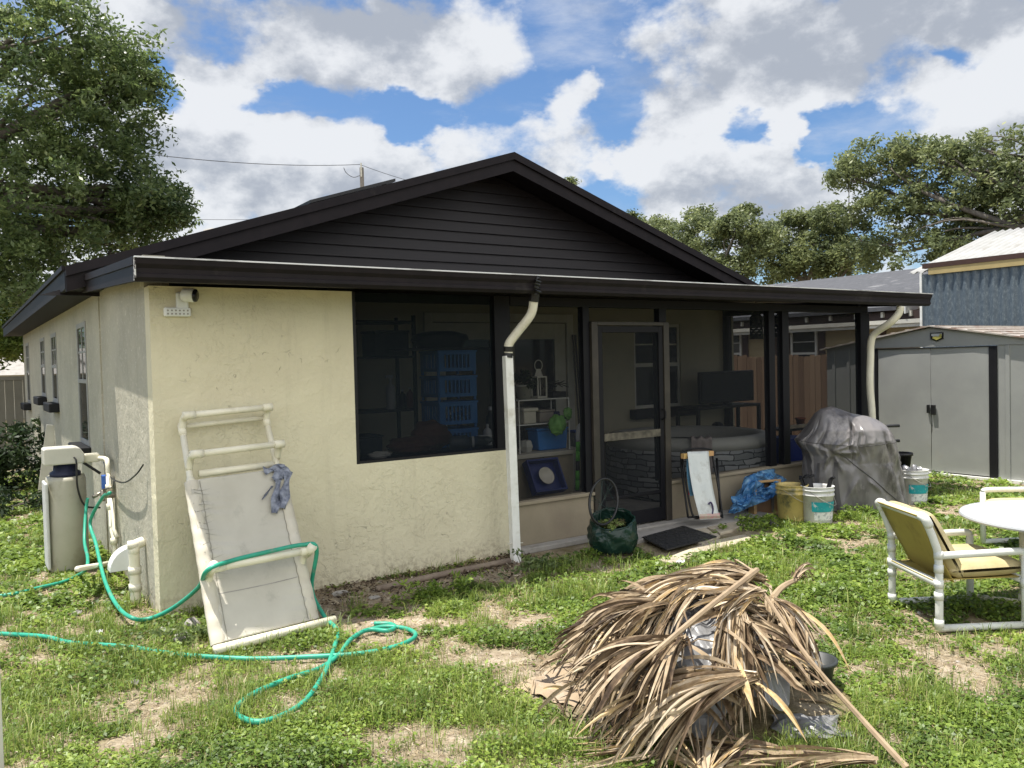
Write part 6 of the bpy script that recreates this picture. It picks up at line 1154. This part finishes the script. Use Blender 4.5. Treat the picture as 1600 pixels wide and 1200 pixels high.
# pierced lanterns hanging from the header
LM = mat('pierced lantern metal', (.018,.018,.02), None, metal=.3)
for px, py0, py1, y, lab in ((1182, 490, 529, .95, 'pierced dark metal lantern hanging left of the double posts'), (1217, 492, 526, 1.1, 'second pierced dark lantern hanging between the double posts')):
    a_, b_ = I(px, py0, y), I(px, py1, y); t = thing('hanging_lantern', b_, lab, 'lantern', 'pierced lanterns under the porch roof'); r = .078; h = a_[2]-b_[2]; q = MB(); n = 14; m_ = 8
    for i in range(n):
        for j in range(m_):
            if j not in (0, m_-1) and (i+j) % 2 == 0 : continue
            t0, t1 = i/n*6.283, (i+1)/n*6.283; z0, z1 = b_[2]+h*.82*j/m_, b_[2]+h*.82*(j+1)/m_
            q.add([(b_[0]+r*math.cos(t0), b_[1]+r*math.sin(t0), z0), (b_[0]+r*math.cos(t1), b_[1]+r*math.sin(t1), z0), (b_[0]+r*math.cos(t1), b_[1]+r*math.sin(t1), z1), (b_[0]+r*math.cos(t0), b_[1]+r*math.sin(t0), z1)], [(0, 1, 2, 3)])
    q.build('body', LM, t, solid=.004); MB().lathe((b_[0], b_[1], b_[2]+h*.82), [(r*1.1, 0), (r*.75, h*.12), (r*.4, h*.18), (0, h*.18)], 14).build('roof', LM, t, smooth=True); MB().lathe((b_[0], b_[1], b_[2]-.008), [(0, 0), (r*1.15, 0), (r*1.15, .012), (0, .012)], 14).build('base', LM, t)
    MB().tube([(b_[0], b_[1], a_[2]), (b_[0], b_[1], 2.31)], .005, 5).build('hanger', LM, t)
ca = thing('cable_coil', (7.3, .9, 2.2), 'black cable looped along the top of the porch opening', 'cable'); MB().tube(smooth_path([I(1196, 474, .9), I(1199, 484, .9), I(1206, 486, .9), I(1213, 480, .9), I(1219, 482, .9), I(1226, 486, .9), I(1230, 478, .9)], 5), .008, 6).build('loop', M['black'], ca)
# far right corner of the porch
xa = I(1213, 668, 1.5)[0]; t = thing('side_table', (xa+.3, 1.5, FZ), 'small dark table with a pale plank on it beyond the hot tub', 'table'); MB().box(xa, xa+.55, 1.3, 1.7, .60, .63).build('top', M['dark'], t)
for a in (xa, xa+.51):
    for b in (1.3, 1.66): MB().box(a, a+.04, b, b+.04, FZ, .60).build('leg', M['dark'], t)
tag(MB().box(xa+.0, xa+.42, 1.31, 1.36, .631, .68).build('plank', M['paver'], None, bevel=.003), 'pale short plank lying on the small dark table', 'plank'); pot(1250, 1.5, .631, .07, .12, mat('terracotta', (.30,.085,.035), (.25,.07,.03), 5, .7), 'terracotta pot at the end of the small dark table', 'terracotta_pot')
xa, xb = I(1229, 700, .5)[0], I(1262, 700, .5)[0]; boxthing('storage_bin', xa, xb, .45, .8, FZ, .62, mat('deep blue bin', (.012,.03,.20), (.01,.025,.16), 4, .4), 'deep blue storage bin behind the right hand screen', 'bin', mat('deep blue lid', (.012,.03,.18)))
# ------------------------------------------------------------------ heap of dry palm fronds in the foreground
PC = np.array([1.86, -3.04, 0.0]); 
def mound(p):
    d = p-PC; s = d@R3; t = d@F3
    h = .47*max(0, 1-(abs(s-.02)/.49)**2.2-(abs(t-.02)/.56)**2.2)**.55 if (abs((s-.02)/.49)**2.2+abs((t-.02)/.56)**2.2) < 1 else 0
    h2 = .20*max(0, 1-((s+.40)/.36)**2-((t-.05)/.45)**2)**.6 if (((s+.40)/.36)**2+((t-.05)/.45)**2) < 1 else 0
    return max(h, h2)
def mn(p, e=.03):
    gx = (mound(p+[e, 0, 0])-mound(p-[e, 0, 0]))/(2*e); gy = (mound(p+[0, e, 0])-mound(p-[0, e, 0]))/(2*e); n = np.array([-gx, -gy, 1.]); return n/np.linalg.norm(n)
FR_M = tone_mat('dry palm leaf', [(0, (.05,.032,.02)), (.22, (.17,.115,.066)), (.42, (.35,.265,.165)), (.62, (.49,.40,.285)), (.8, (.50,.35,.16)), (1, (.66,.585,.475))], .62, .10, .3, .5, 30, (1, 1, 1))  # darkest tones also paint the shadow between strips
PET_M = mat('dry petiole', (.38,.285,.18), (.28,.205,.13), 12, .6, .3, 50, stretch=(1, 1, 1))
frg = np.random.default_rng(77)
def leaflet(mb, p0, d, length, w, grav, lift, tone, droop_t=.25):
    """one folded strip that falls over whatever lies under it"""
    n = 13; step = length/n; p = np.array(p0, float); d = np.array(d, float); d /= np.linalg.norm(d); pts = []; tw = frg.uniform(-.8, .8); tw2 = frg.uniform(-3.4, 3.4); side0 = np.cross(d, [0, 0, 1]); side0 /= np.linalg.norm(side0)+1e-9
    ki = int(frg.integers(3, n)) if frg.random() < .38 else -1
    for i in range(n+1):
        if i == ki: d = d+frg.normal(size=3)*[.42, .42, .25]; d /= np.linalg.norm(d)
        pts.append((p.copy(), d.copy())); d = d+np.array([0, 0, -grav*step*(.5+1.6*i/n)])+frg.normal(size=3)*.028; d /= np.linalg.norm(d); q = p+d*step
        fl = mound(q)+lift
        if q[2] < fl:
            nn = mn(q); q[2] = fl; d = d-nn*(d@nn)*(1 if d@nn < 0 else 0); d /= np.linalg.norm(d)+1e-9
            if mound(q) < .01: d[2] = max(d[2], -.0); d = d+np.array([frg.normal()*.04, frg.normal()*.04, 0])
        p = q
    vs = []; 
    for i, (q, dd) in enumerate(pts):
        f = i/n; ww = w*(.55+.9*f if f < .3 else (.82 if f < .6 else .82*(1-((f-.6)/.4)**1.6)+.03)); nn = np.array([0, 0, 1.]); s = np.cross(dd, nn); ls = np.linalg.norm(s); s = s/ls if ls > .05 else side0; k = np.cross(s, dd); a = tw+tw2*f; s2 = s*math.cos(a)+k*math.sin(a); k2 = -s*math.sin(a)+k*math.cos(a)
        fold = .32*ww; vs += [q-s2*ww/2+k2*fold*.5, q-k2*fold*.5, q+s2*ww/2+k2*fold*.5]
    fs = []
    for i in range(n): fs += [(3*i, 3*i+1, 3*i+4, 3*i+3), (3*i+1, 3*i+2, 3*i+5, 3*i+4)]
    b = len(mb.v); mb.v += [tuple(v) for v in vs]; mb.f += [tuple(b+x for x in f_) for f_ in fs]
    t0 = frg.uniform(-.10, .10); mb.t += [min(1, max(0, tone+.10*(1 if j % 3 == 1 else 0)*0+t0*(j/(3*n)))) for j in range(len(vs))]
def frond(label, hub, ends, n, length, lift, grav=1.6, w=.030, pet=None, z=None, up=.05, tone=.45, tspread=.25, pet_r=.012):
    n = int(n*1.3)
    """hub: photo point and height; ends: two photo points on the ground between which the leaflet tips fan out"""
    hp = at(hub[0], hub[1], 'z', hub[2]); hp[2] = max(hub[2], mound(hp)+lift); t = thing('palm_frond', (hp[0], hp[1], 0), label, 'palm frond', 'dry palm fronds heaped on the grass'); mb = MB()
    e0, e1 = gz_at(*ends[0])-hp, gz_at(*ends[1])-hp; e0[2] = e1[2] = 0; a0, a1 = math.atan2(e0[1], e0[0]), math.atan2(e1[1], e1[0])
    while a1-a0 > math.pi: a1 -= 2*math.pi
    while a1-a0 < -math.pi: a1 += 2*math.pi
    for k in range(n):
        u = (k+.5)/n+frg.normal()*.02+(frg.uniform(-.5, .5) if frg.random() < .08 else 0); a = a0+(a1-a0)*u; ln_ = length*.88*(.72+.36*math.sin(math.pi*u)+frg.uniform(-.16, .12)); d = np.array([math.cos(a), math.sin(a), up+frg.normal()*.07])
        leaflet(mb, hp+np.array([frg.normal()*.010, frg.normal()*.010, frg.normal()*.008]), d, ln_, w*frg.uniform(.40, 1.45), grav*frg.uniform(.7, 1.5), lift+frg.uniform(0, .045), tone+frg.normal()*tspread)
    mb.build('blade', FR_M, t, tone=True)
    if pet is not None:
        P = [hp]+[at(px, py, 'z', zz) for px, py, zz in pet]; MB().tube(smooth_path(P, 5), [pet_r*(1+.7*k/(5*(len(P)-1))) for k in range(5*(len(P)-1)+1)], 6).build('petiole', PET_M, t)
    return t
t = thing('palm_litter', (PC[0], PC[1], 0), 'matted older palm leaves buried under the top fronds of the heap', 'palm leaves'); mb = MB()
for k in range(520):
    a = frg.uniform(0, 6.283); r = frg.random()**.5*1.02; p = PC+R3*(.0+(.47 if math.cos(a) < 0 else .36)*r*math.cos(a))+F3*(.02+.54*r*math.sin(a)); p[2] = mound(p)+.004; g_ = mn(p); d = np.array([g_[0], g_[1], 0])
    if np.linalg.norm(d) < .12: d = np.array([math.cos(a), math.sin(a), 0])
    d = d/np.linalg.norm(d); b_ = frg.normal()*.75; d = np.array([d[0]*math.cos(b_)-d[1]*math.sin(b_), d[0]*math.sin(b_)+d[1]*math.cos(b_), .02])
    if (p-PC)@R3 > -.05 and (p-PC)@R3 < .22 and (p-PC)@F3 < -.02 and frg.random() < .75: continue
    leaflet(mb, p, d, frg.uniform(.14, .42), .027*frg.uniform(.5, 1.3), frg.uniform(1.5, 3), frg.uniform(.004, .05), .30+frg.normal()*.2)
for k in range(90):
    a = frg.uniform(0, 6.283); p = PC+R3*(-.22+.75*math.cos(a)*frg.uniform(.6, 1.0))+F3*(-.06+.62*math.sin(a)*frg.uniform(.7, 1.0)); p[2] = mound(p)+.012; b_ = frg.uniform(0, 6.283); leaflet(mb, p, (math.cos(b_), math.sin(b_), .05), frg.uniform(.10, .30), .022*frg.uniform(.4, 1.2), 2, .008, .45+frg.normal()*.2)
mb.build('blade', FR_M, t, tone=True)
frond('lowest frond spread out flat at the left end of the heap, near the tan sack', (1000, 1040, .16), ((890, 1115), (940, 1180)), 40, .46, .012, 2.2, .024, tone=.50)
frond('frond at the foot of the heap trailing across the bottom edge of the grass', (1390, 1186, .05), ((1000, 1165), (1010, 1215)), 44, 1.0, .015, 2.0, .026, up=0.03, tone=.5)
frond('curled frond tips lying lowest and nearest the viewer', (1130, 1215, .05), ((1010, 1165), (1330, 1185)), 34, .38, .01, 1.0, .024, up=0.24, tone=.55)
frond('frond hanging straight down over the grey plastic at the front right', (1175, 945, .46), ((1120, 1170), (1240, 1190)), 50, .78, .03, 2.6, .026, up=0.05, tone=.47)
frond('frond falling down the far right flank of the heap', (1225, 935, .44), ((1200, 1180), (1325, 1110)), 32, .60, .02, 2.6, .022, up=0.07, tone=.42)
frond('pale golden frond lying over the back left shoulder of the heap', (1110, 905, .47), ((915, 1010), (975, 1110)), 54, .72, .03, 2.2, .027, up=0.04, tone=.62, tspread=.18)
frond('broad frond sweeping from the crest down to the left front', (1150, 915, .50), ((885, 1120), (985, 1190)), 62, .88, .05, 2.0, .027, up=0.04, tone=.44)
frond('frond with a tight fan of crimped leaflets at its hub, middle of the heap', (1068, 968, .44), ((930, 1020), (1000, 1150)), 50, .48, .07, 2.0, .022, up=0.12, tone=.30, tspread=.2)
frond('small fan of short leaflets opening at the left over the tan sack', (985, 1055, .20), ((880, 1110), (985, 1140)), 26, .26, .03, 1.2, .018, pet=[(1040, 1000, .32), (1140, 950, .47), (1200, 893, .56)], up=0.09, tone=.34)
frond('big frond in front of the heap swept left from a hub at the right', (1205, 1058, .30), ((900, 1160), (1060, 1230)), 66, .90, .045, 1.5, .026, up=0.08, tone=.46)
frond('crest frond whose leaflets arch up over the top of the heap', (1215, 905, .52), ((965, 950), (950, 1080)), 50, .80, .06, 2.0, .022, up=0.23, tone=.40)
frond('wispy frond at the back with thin strips curling out to the right', (1265, 905, .48), ((1320, 900), (1320, 1000)), 14, .34, .05, 3.6, .013, pet=[(1240, 920, .44), (1215, 955, .36)], up=0.33, tone=.36)
frond('frond folded over the crest and hanging to the right front', (1105, 890, .50), ((1250, 985), (1230, 1150)), 40, .54, .055, 2.6, .022, up=0.12, tone=.52)
frond('long stalked frond whose bare stem points down to the bottom right', (1215, 925, .53), ((1060, 1040), (1160, 1130)), 30, .50, .06, 2.2, .022, pet=[(1290, 1030, .32), (1370, 1120, .13), (1445, 1200, .02)], up=0.10, tone=.50, pet_r=.0085)
frond('ragged frond with dark leaflets over the left front of the heap', (1090, 1000, .42), ((930, 1130), (1080, 1200)), 44, .66, .075, 1.9, .024, up=0.05, tone=.28, tspread=.2)
# loose stalk across the top
t = thing('palm_stalk', PC, 'long bare palm stalk lying diagonally across the top of the heap', 'palm stalk'); MB().tube(smooth_path([at(1205, 890, 'z', .58), at(1130, 950, 'z', .55), at(1060, 1010, 'z', .46), at(985, 1075, 'z', .28)], 5), [.014-.0003*k for k in range(16)], 6).build('stem', PET_M, t)
# what lies under the fronds
GP = mat('grey plastic sheeting', (.235,.235,.235), (.14,.14,.14), 5, .38, .5, 11, spec=.6, bdist=.02, crumple=.7, csc=9)
def under(u, v):
    a = u*2*math.pi; r = v; s = .02+.47*r*math.cos(a)*(1+.05*math.sin(5*a)); tt = .02+.53*r*math.sin(a)*(1+.05*math.sin(7*a+1)); p = PC+R3*s+F3*tt; p[2] = max(mound(p)-.012+.010*math.sin(13*a+9*r)+.008*math.sin(31*s+23*tt), .0); return p
q = MB(); q.grid(under, 60, 26, closed_u=True); tag(q.build('plastic_sheeting', GP, None, smooth=True), 'grey plastic sheeting showing through gaps in the palm heap', 'sheeting')
q = MB(); rg = np.random.default_rng(19)
c = gz_at(1290, 1140); 
q.grid(lambda u, v: c+R3*(.15*(u-.5)*2+.02*math.sin(9*v))+F3*(.11*(v-.5)*2+.02*math.sin(7*u))+np.array([0, 0, max(.004, .055*float(fbm(np.array([u*4+3]), np.array([v*4+8]), 3)[0])-.05*max(abs(u-.5), abs(v-.5))+.015)]), 24, 22); tag(q.build('plastic_scrap', GP, None, smooth=True), 'crumpled grey plastic scrap poking out at the right foot of the heap', 'plastic scrap')
# tan paper sack half under the fronds
SK = mat('tan paper sack', (.40,.31,.205), (.30,.225,.145), 7, .85, .4, 9, bdist=.02, dirt=(.52,.45,.36), dscale=7, crumple=.45, csc=9)
sa, sb, sc2, sd = gz_at(800, 1082), gz_at(905, 1025), gz_at(1060, 1030), gz_at(960, 1130)
def sack(u, v):
    p = (sa*(1-u)+sb*u)*(1-v)+(sd*(1-u)+sc2*u)*v; e = min(u, 1-u, v, 1-v); p[2] = .016+.045*(1-(1-min(1, e*4))**2)*(.5+1.0*float(fbm(np.array([u*3+1]), np.array([v*3+5]), 2)[0]))+.012*math.sin(14*u+5*v)+.008*math.sin(25*v-9*u); p[:2] += .012*np.array([math.sin(11*v), math.sin(9*u)]); return p
q = MB(); q.grid(sack, 36, 30); tag(q.build('paper_sack', SK, None, smooth=True), 'tan paper sack half buried at the left end of the palm heap', 'sack')
bk_ = gz_at(1316, 1075); q = MB(); q.lathe((bk_[0]-.03, bk_[1]+.06, 0), [(0, 0), (.08, 0), (.10, .12), (.115, .125), (.115, .14), (.10, .14), (.085, .02), (0, .02)], 22); tag(q.build('nursery_pot', mat('grey black pot', (.04,.045,.045), None, 6, .5), None, smooth=True), 'dark plastic nursery pot at the right edge of the palm heap', 'plant pot')

# settle the whole heap a hand's breadth towards the house corner
for o in list(COL.objects):
    if o.parent is None and o.name.split('.')[0] in ('palm_frond', 'palm_stalk', 'palm_litter', 'plastic_sheeting', 'nursery_pot', 'plastic_scrap'): o.location = Vector(o.location)-Vector(tuple(R3*.07))
PC = PC-R3*.07
# ------------------------------------------------------------------ grass, creeping weeds and dry litter
vg = np.random.default_rng(101)
def sample(n, dmin=2.0, dmax=16, px_lo=-520, px_hi=2250):
    """ground spots in the yard, denser close by (as seen from the yard's near end), thinned by the cover map"""
    a = vg.uniform(math.atan((px_lo-800)/F_PX), math.atan((px_hi-800)/F_PX), n); d = dmin*(dmax/dmin)**(vg.random(n)**.9)
    x = CAM[0]+d*np.sin(YAW+a); y = CAM[1]+d*np.cos(YAW+a); return x, y, d
def allowed(x, y, soft=True):
    house_ = (x > .02) & (x < 8.2) & (y > -.02) & (y < 12); step = (x > 2.8) & (x < 5.8) & (y > -.42) & (y < .2)
    pave = (x > 3.7) & (x < 5.2) & (y > -1.0) & (y < -.25) & ((x-3.7)*.9+(y+1.05)*1.4 > .3); shed_ = (x > 9.62) & (x < 12.2) & (y > -1.5) & (y < 1.8)
    s = (x-PC[0])*R3[0]+(y-PC[1])*R3[1]; t = (x-PC[0])*F3[0]+(y-PC[1])*F3[1]; pile = ((s-.05)/.72)**2+((t)/.50)**2 < 1
    bag_ = (x-c_bag[0])**2+(y-c_bag[1])**2 < .19**2; gril = (abs((x-gc[0])*e1[0]+(y-gc[1])*e1[1]) < .4) & (abs((x-gc[0])*e2[0]+(y-gc[1])*e2[1]) < .3)
    return ~(house_ | step | pave | shed_ | pile | bag_ | gril)
c_bag = np.array(lbag.location)
def pick(n, **k):
    x, y, d = sample(n, **k); ok = allowed(x, y); return x[ok], y[ok], d[ok]
# creeping weeds: small rounded leaves held just above the soil
x, y, d = pick(860000); cv = cover(x, y); kind = fbm(x*1.1+60, y*1.1+31, 3)
keep = vg.random(len(x)) < np.clip((cv-.34)*2.1, .012, 1)*np.clip(.6+(kind-.38)*4.0, .42, 1); x, y, d, cv, kind = x[keep], y[keep], d[keep], cv[keep], kind[keep]
def leaves(x, y, d, cv, name, m, label, hmax, smin):
    n = len(x); h = hz(x, y)+vg.uniform(.006, 1, n)**1.3*hmax*np.clip(.35+cv, .4, 1.2)*np.clip(.4+2.6*(fbm(x*2.3+70, y*2.3, 3)-.35), .35, 1.9); s = smin*vg.uniform(.55, 1.6, n)*np.clip(d/4.2, .85, 2.2)
    nn = np.stack([vg.normal(0, .45, n), vg.normal(0, .45, n), np.ones(n)], 1); nn /= np.linalg.norm(nn, axis=1)[:, None]; a = vg.normal(size=(n, 3)); a -= nn*np.sum(a*nn, 1)[:, None]; a /= np.linalg.norm(a, axis=1)[:, None]; b = np.cross(nn, a)
    p = np.stack([x, y, h], 1); s = s[:, None]; V = np.stack([p-a*s, p-a*s*.1+b*s*.62+nn*s*.12, p+a*s, p-a*s*.1-b*s*.62+nn*s*.12], 1).reshape(-1, 3)
    clump = fbm(x*3.1+7, y*3.1, 3); T = np.repeat(np.clip(.42+1.0*(clump-.5)+vg.normal(0, .17, n), 0, 1), 4); o = npmesh(name, V, np.arange(4*n).reshape(-1, 4), m, None, tone=T); tag(o, label, name.replace('_', ' '), kind='stuff')
WEED = tone_mat('weed leaf', [(0, (.068,.118,.024)), (.35, (.155,.24,.040)), (.7, (.27,.37,.060)), (1, (.43,.50,.12))], .45, .42, .45)
leaves(x, y, d, cv, 'creeping_weeds', WEED, 'low creeping green weeds spread over the yard', .045, .0105); print('weeds', len(x))
# grass blades in tufts
x, y, d = pick(84000); cv = cover(x, y); kind = fbm(x*1.1+60, y*1.1+31, 3)
keep = vg.random(len(x)) < np.clip((cv-.28)*1.7, .02, 1)*np.clip(.26-(kind-.52)*3.0, .10, 1)*.55; x, y, d, cv = x[keep], y[keep], d[keep], cv[keep]
def blades(x, y, d, cv, per, hgt, wid, name, m, label, spread=.028, tone0=.45, lean_lo=.15, lean_hi=.95):
    n = len(x)*per; X = np.repeat(x, per)+vg.normal(0, spread, n); Y = np.repeat(y, per)+vg.normal(0, spread, n); D = np.repeat(d, per); ok = allowed(X, Y); X, Y, D = X[ok], Y[ok], D[ok]; tuft = np.repeat(vg.uniform(.55, 1.35, len(x)), per)[ok]; n = len(X)
    H = hgt*tuft*vg.uniform(.45, 1.2, n); a = vg.uniform(0, 6.283, n); lean = vg.uniform(lean_lo, lean_hi, n); dx, dy = np.cos(a)*lean, np.sin(a)*lean; z = hz(X, Y)-.004; w = wid*vg.uniform(.6, 1.3, n)*np.clip(D/4, .8, 2.6)
    p0 = np.stack([X, Y, z], 1); p1 = p0+np.stack([dx*H*.35, dy*H*.35, H*.62], 1); p2 = p0+np.stack([dx*H*1.0, dy*H*1.0, H*(1.0-.35*lean)], 1); s = np.stack([-np.sin(a), np.cos(a), np.zeros(n)], 1)*w[:, None]
    V = np.stack([p0-s*.7, p0+s*.7, p1+s*.6, p1-s*.6, p2], 1).reshape(-1, 3); b = np.arange(n)[:, None]*5; F_ = np.concatenate([b+np.array([[0, 1, 2]]), b+np.array([[0, 2, 3]]), b+np.array([[3, 2, 4]])]); T = np.repeat(np.clip(tone0+vg.normal(0, .2, n)+np.repeat(vg.normal(0, .12, len(x)), per)[ok], 0, 1), 5)
    o = npmesh(name, V, F_, m, None, tone=T); tag(o, label, 'grass', kind='stuff'); print(name, n)
GRS = tone_mat('grass blade', [(0, (.095,.155,.03)), (.4, (.185,.265,.05)), (.7, (.29,.35,.075)), (.9, (.40,.38,.15)), (1, (.48,.41,.22))], .45, .35, .4)
blades(x, y, d, cv, 11, .075, .0022, 'grass', GRS, 'short green grass tufts growing through the yard')
x2, y2, d2 = pick(36000); c2_ = cover(x2, y2); k2 = vg.random(len(x2)) < np.clip(1-abs(c2_-.36)/.34, 0, 1)*.55; blades(x2[k2], y2[k2], d2[k2], c2_[k2], 9, .034, .0017, 'dead_grass', tone_mat('dead grass', [(0, (.14,.10,.055)), (.5, (.33,.26,.15)), (1, (.52,.45,.30))], .8, .2), 'matted tan dead grass around the bare spots', .035, .5, .9, 1.9)
# taller tufts where the photograph shows them
TX = [(560, 1110), (545, 1085), (575, 1095), (520, 1020), (510, 1000), (640, 1170), (300, 1035), (235, 1040), (265, 1045), (690, 895), (700, 880), (740, 940), (670, 960), (600, 1130), (530, 1130), (900, 890), (985, 885), (960, 895), (880, 930), (840, 950), (1490, 775), (1555, 745), (1240, 830), (1330, 815), (110, 1000), (180, 985), (30, 1140), (720, 1080), (780, 1130), (850, 1180), (480, 1085), (430, 1150), (1010, 1165), (930, 1140), (330, 1060), (380, 1075), (640, 1010), (1130, 865), (1160, 830), (1380, 870), (815, 890), (850, 900)]
TX = TX+[(float(vg.uniform(0, 1600)), float(vg.uniform(800, 1190))) for _ in range(150)]
tx = np.array([gz_at(*p) for p in TX for _ in range(5)])+np.array([[*(vg.normal(0, .05, 2)), 0] for _ in range(5*len(TX))]); tc_ = cover(tx[:, 0], tx[:, 1]); k_ = (tc_ > .3) & allowed(tx[:, 0], tx[:, 1]); tx = tx[k_]; tc_ = tc_[k_]
blades(tx[:, 0], tx[:, 1], np.full(len(tx), 4.0), tc_, 13, .13, .0024, 'tall_grass', GRS, 'taller grass tufts sprouting among the weeds and along the hose', .03, .42)
# dry straw and dead stalks
x, y, d = pick(165000); cv = cover(x, y); keep = vg.random(len(x)) < np.clip(1.1-cv*.8, .2, 1)*.6; x, y, d = x[keep], y[keep], d[keep]; n = len(x)
a = vg.uniform(0, 6.283, n); l = vg.uniform(.006, .030, n)*np.clip(d/4.5, .8, 1.8); w = vg.uniform(.0006, .0015, n)*np.clip(d/4, .9, 2.2); z = hz(x, y)+vg.uniform(.002, .010, n); p = np.stack([x, y, z], 1); u = np.stack([np.cos(a)*l, np.sin(a)*l, vg.normal(0, .25, n)*l], 1); s = np.stack([-np.sin(a)*w, np.cos(a)*w, vg.normal(0, .5, n)*w], 1)
V = np.stack([p-u-s, p+u-s, p+u+s, p-u+s], 1).reshape(-1, 3); o = npmesh('straw', V, np.arange(4*n).reshape(-1, 4), tone_mat('dry straw', [(0, (.11,.075,.045)), (.4, (.30,.225,.13)), (.8, (.47,.38,.24)), (1, (.62,.55,.42))], .8), None, tone=np.repeat(vg.random(n), 4)); tag(o, 'dry straw and dead stalks littering the bare soil', 'straw', kind='stuff'); print('straw', n)
# leaf litter and crumbs by the wall
n = 2600; x = vg.uniform(.3, 2.9, n); y = -.02-abs(vg.normal(0, .34, n)); ok = (y > -1.0); x, y = x[ok], y[ok]; n = len(x); p = np.stack([x, y, hz(x, y)+vg.uniform(.004, .03, n)], 1); a = vg.normal(size=(n, 3)); a[:, 2] *= .4; a /= np.linalg.norm(a, axis=1)[:, None]; b = np.cross(a, vg.normal(size=(n, 3))*.5+[0, 0, 1]); b /= np.linalg.norm(b, axis=1)[:, None]; s = vg.uniform(.006, .022, (n, 1))
V = np.stack([p-a*s, p+b*s*.5, p+a*s, p-b*s*.5], 1).reshape(-1, 3); o = npmesh('leaf_litter', V, np.arange(4*n).reshape(-1, 4), tone_mat('dead leaf', [(0, (.035,.024,.017)), (.5, (.10,.07,.045)), (.9, (.20,.15,.10)), (1, (.40,.35,.29))], .85), None, tone=np.repeat(vg.random(n)**1.3, 4)); tag(o, 'dark dead leaves and mulch along the foot of the cream wall', 'leaf litter', kind='stuff')
# pebbles and crumbs
n = 700; x, y, d = pick(n*8, dmax=9); cv = cover(x, y); k = cv < .45; x, y = x[k][:n], y[k][:n]; q = MB()
for xx, yy in zip(x, y):
    s = .003+.008*vg.random()**4; a = vg.random()*3; q.obox((xx, yy, float(hz(xx, yy))+s*.3), (math.cos(a)*s, math.sin(a)*s, 0), (-math.sin(a)*s*.7, math.cos(a)*s*.7, s*.1), (0, s*.1, s*.5), vg.random())
o = q.build('pebbles', tone_mat('pebble', [(0, (.16,.13,.10)), (.6, (.33,.29,.24)), (1, (.60,.57,.52))], .9), None, tone=True); tag(o, 'scattered pebbles and crumbs on the bare sand', 'pebbles', kind='stuff')
# broad-leaved seedlings before the grill and bag
for i, (px, py, lab) in enumerate(((1330, 812, 'leafy green seedlings in front of the covered grill'), (1245, 840, 'leafy weeds before the yellow bucket'), (840, 890, 'dark green weeds at the foot of the white downspout'), (690, 930, 'bushy green weed clump by the cream wall litter'), (330, 1000, 'dark green weeds growing under the lounger foot'), (1180, 828, 'grassy weed clump at the end of the paving'))):
    p = gz_at(px, py); rg = np.random.default_rng(200+i); C = np.array([p[0], p[1], .05])+rg.normal(size=(26, 3))*[.16, .07, .03]; C[:, 2] = np.clip(C[:, 2], .015, .14); t = thing('weed_clump', p, lab, 'weeds'); V, Fc, T = leaf_cloud(rg, C, [.055]*26, 20, .021, .6, rg.normal(.5, .1, 26)); npmesh('foliage', V, Fc, WEED if i not in (2, 4) else LEAF_L, t, tone=T)
    st = MB(); 
    for k in range(0, 26, 2): st.tube([(C[k][0]*.7+p[0]*.3, C[k][1]*.7+p[1]*.3, -.01), C[k]], .003, 4)
    st.build('stem', WEED, t)
# scraps of litter
for (px, py, lab, s) in ((1062, 882, 'torn white paper scrap in the grass before the paving strip', .035), (155, 993, 'small white scrap on the soil near the side wall', .02), (120, 962, 'grey plastic scrap lying on the weeds near the pipe', .03), (210, 1073, 'grey scrap in the sparse grass below the hose', .02)):
    p = gz_at(px, py); q = MB(); q.grid(lambda u, v: p+np.array([(u-.5)*2*s, (v-.5)*1.4*s, .02+.012*math.sin(7*u+5*v)+.008*math.sin(11*v)]), 6, 6); tag(q.build('scrap', M['pvc_white'] if 'white' in lab else M['concrete'], None), lab, 'scrap')
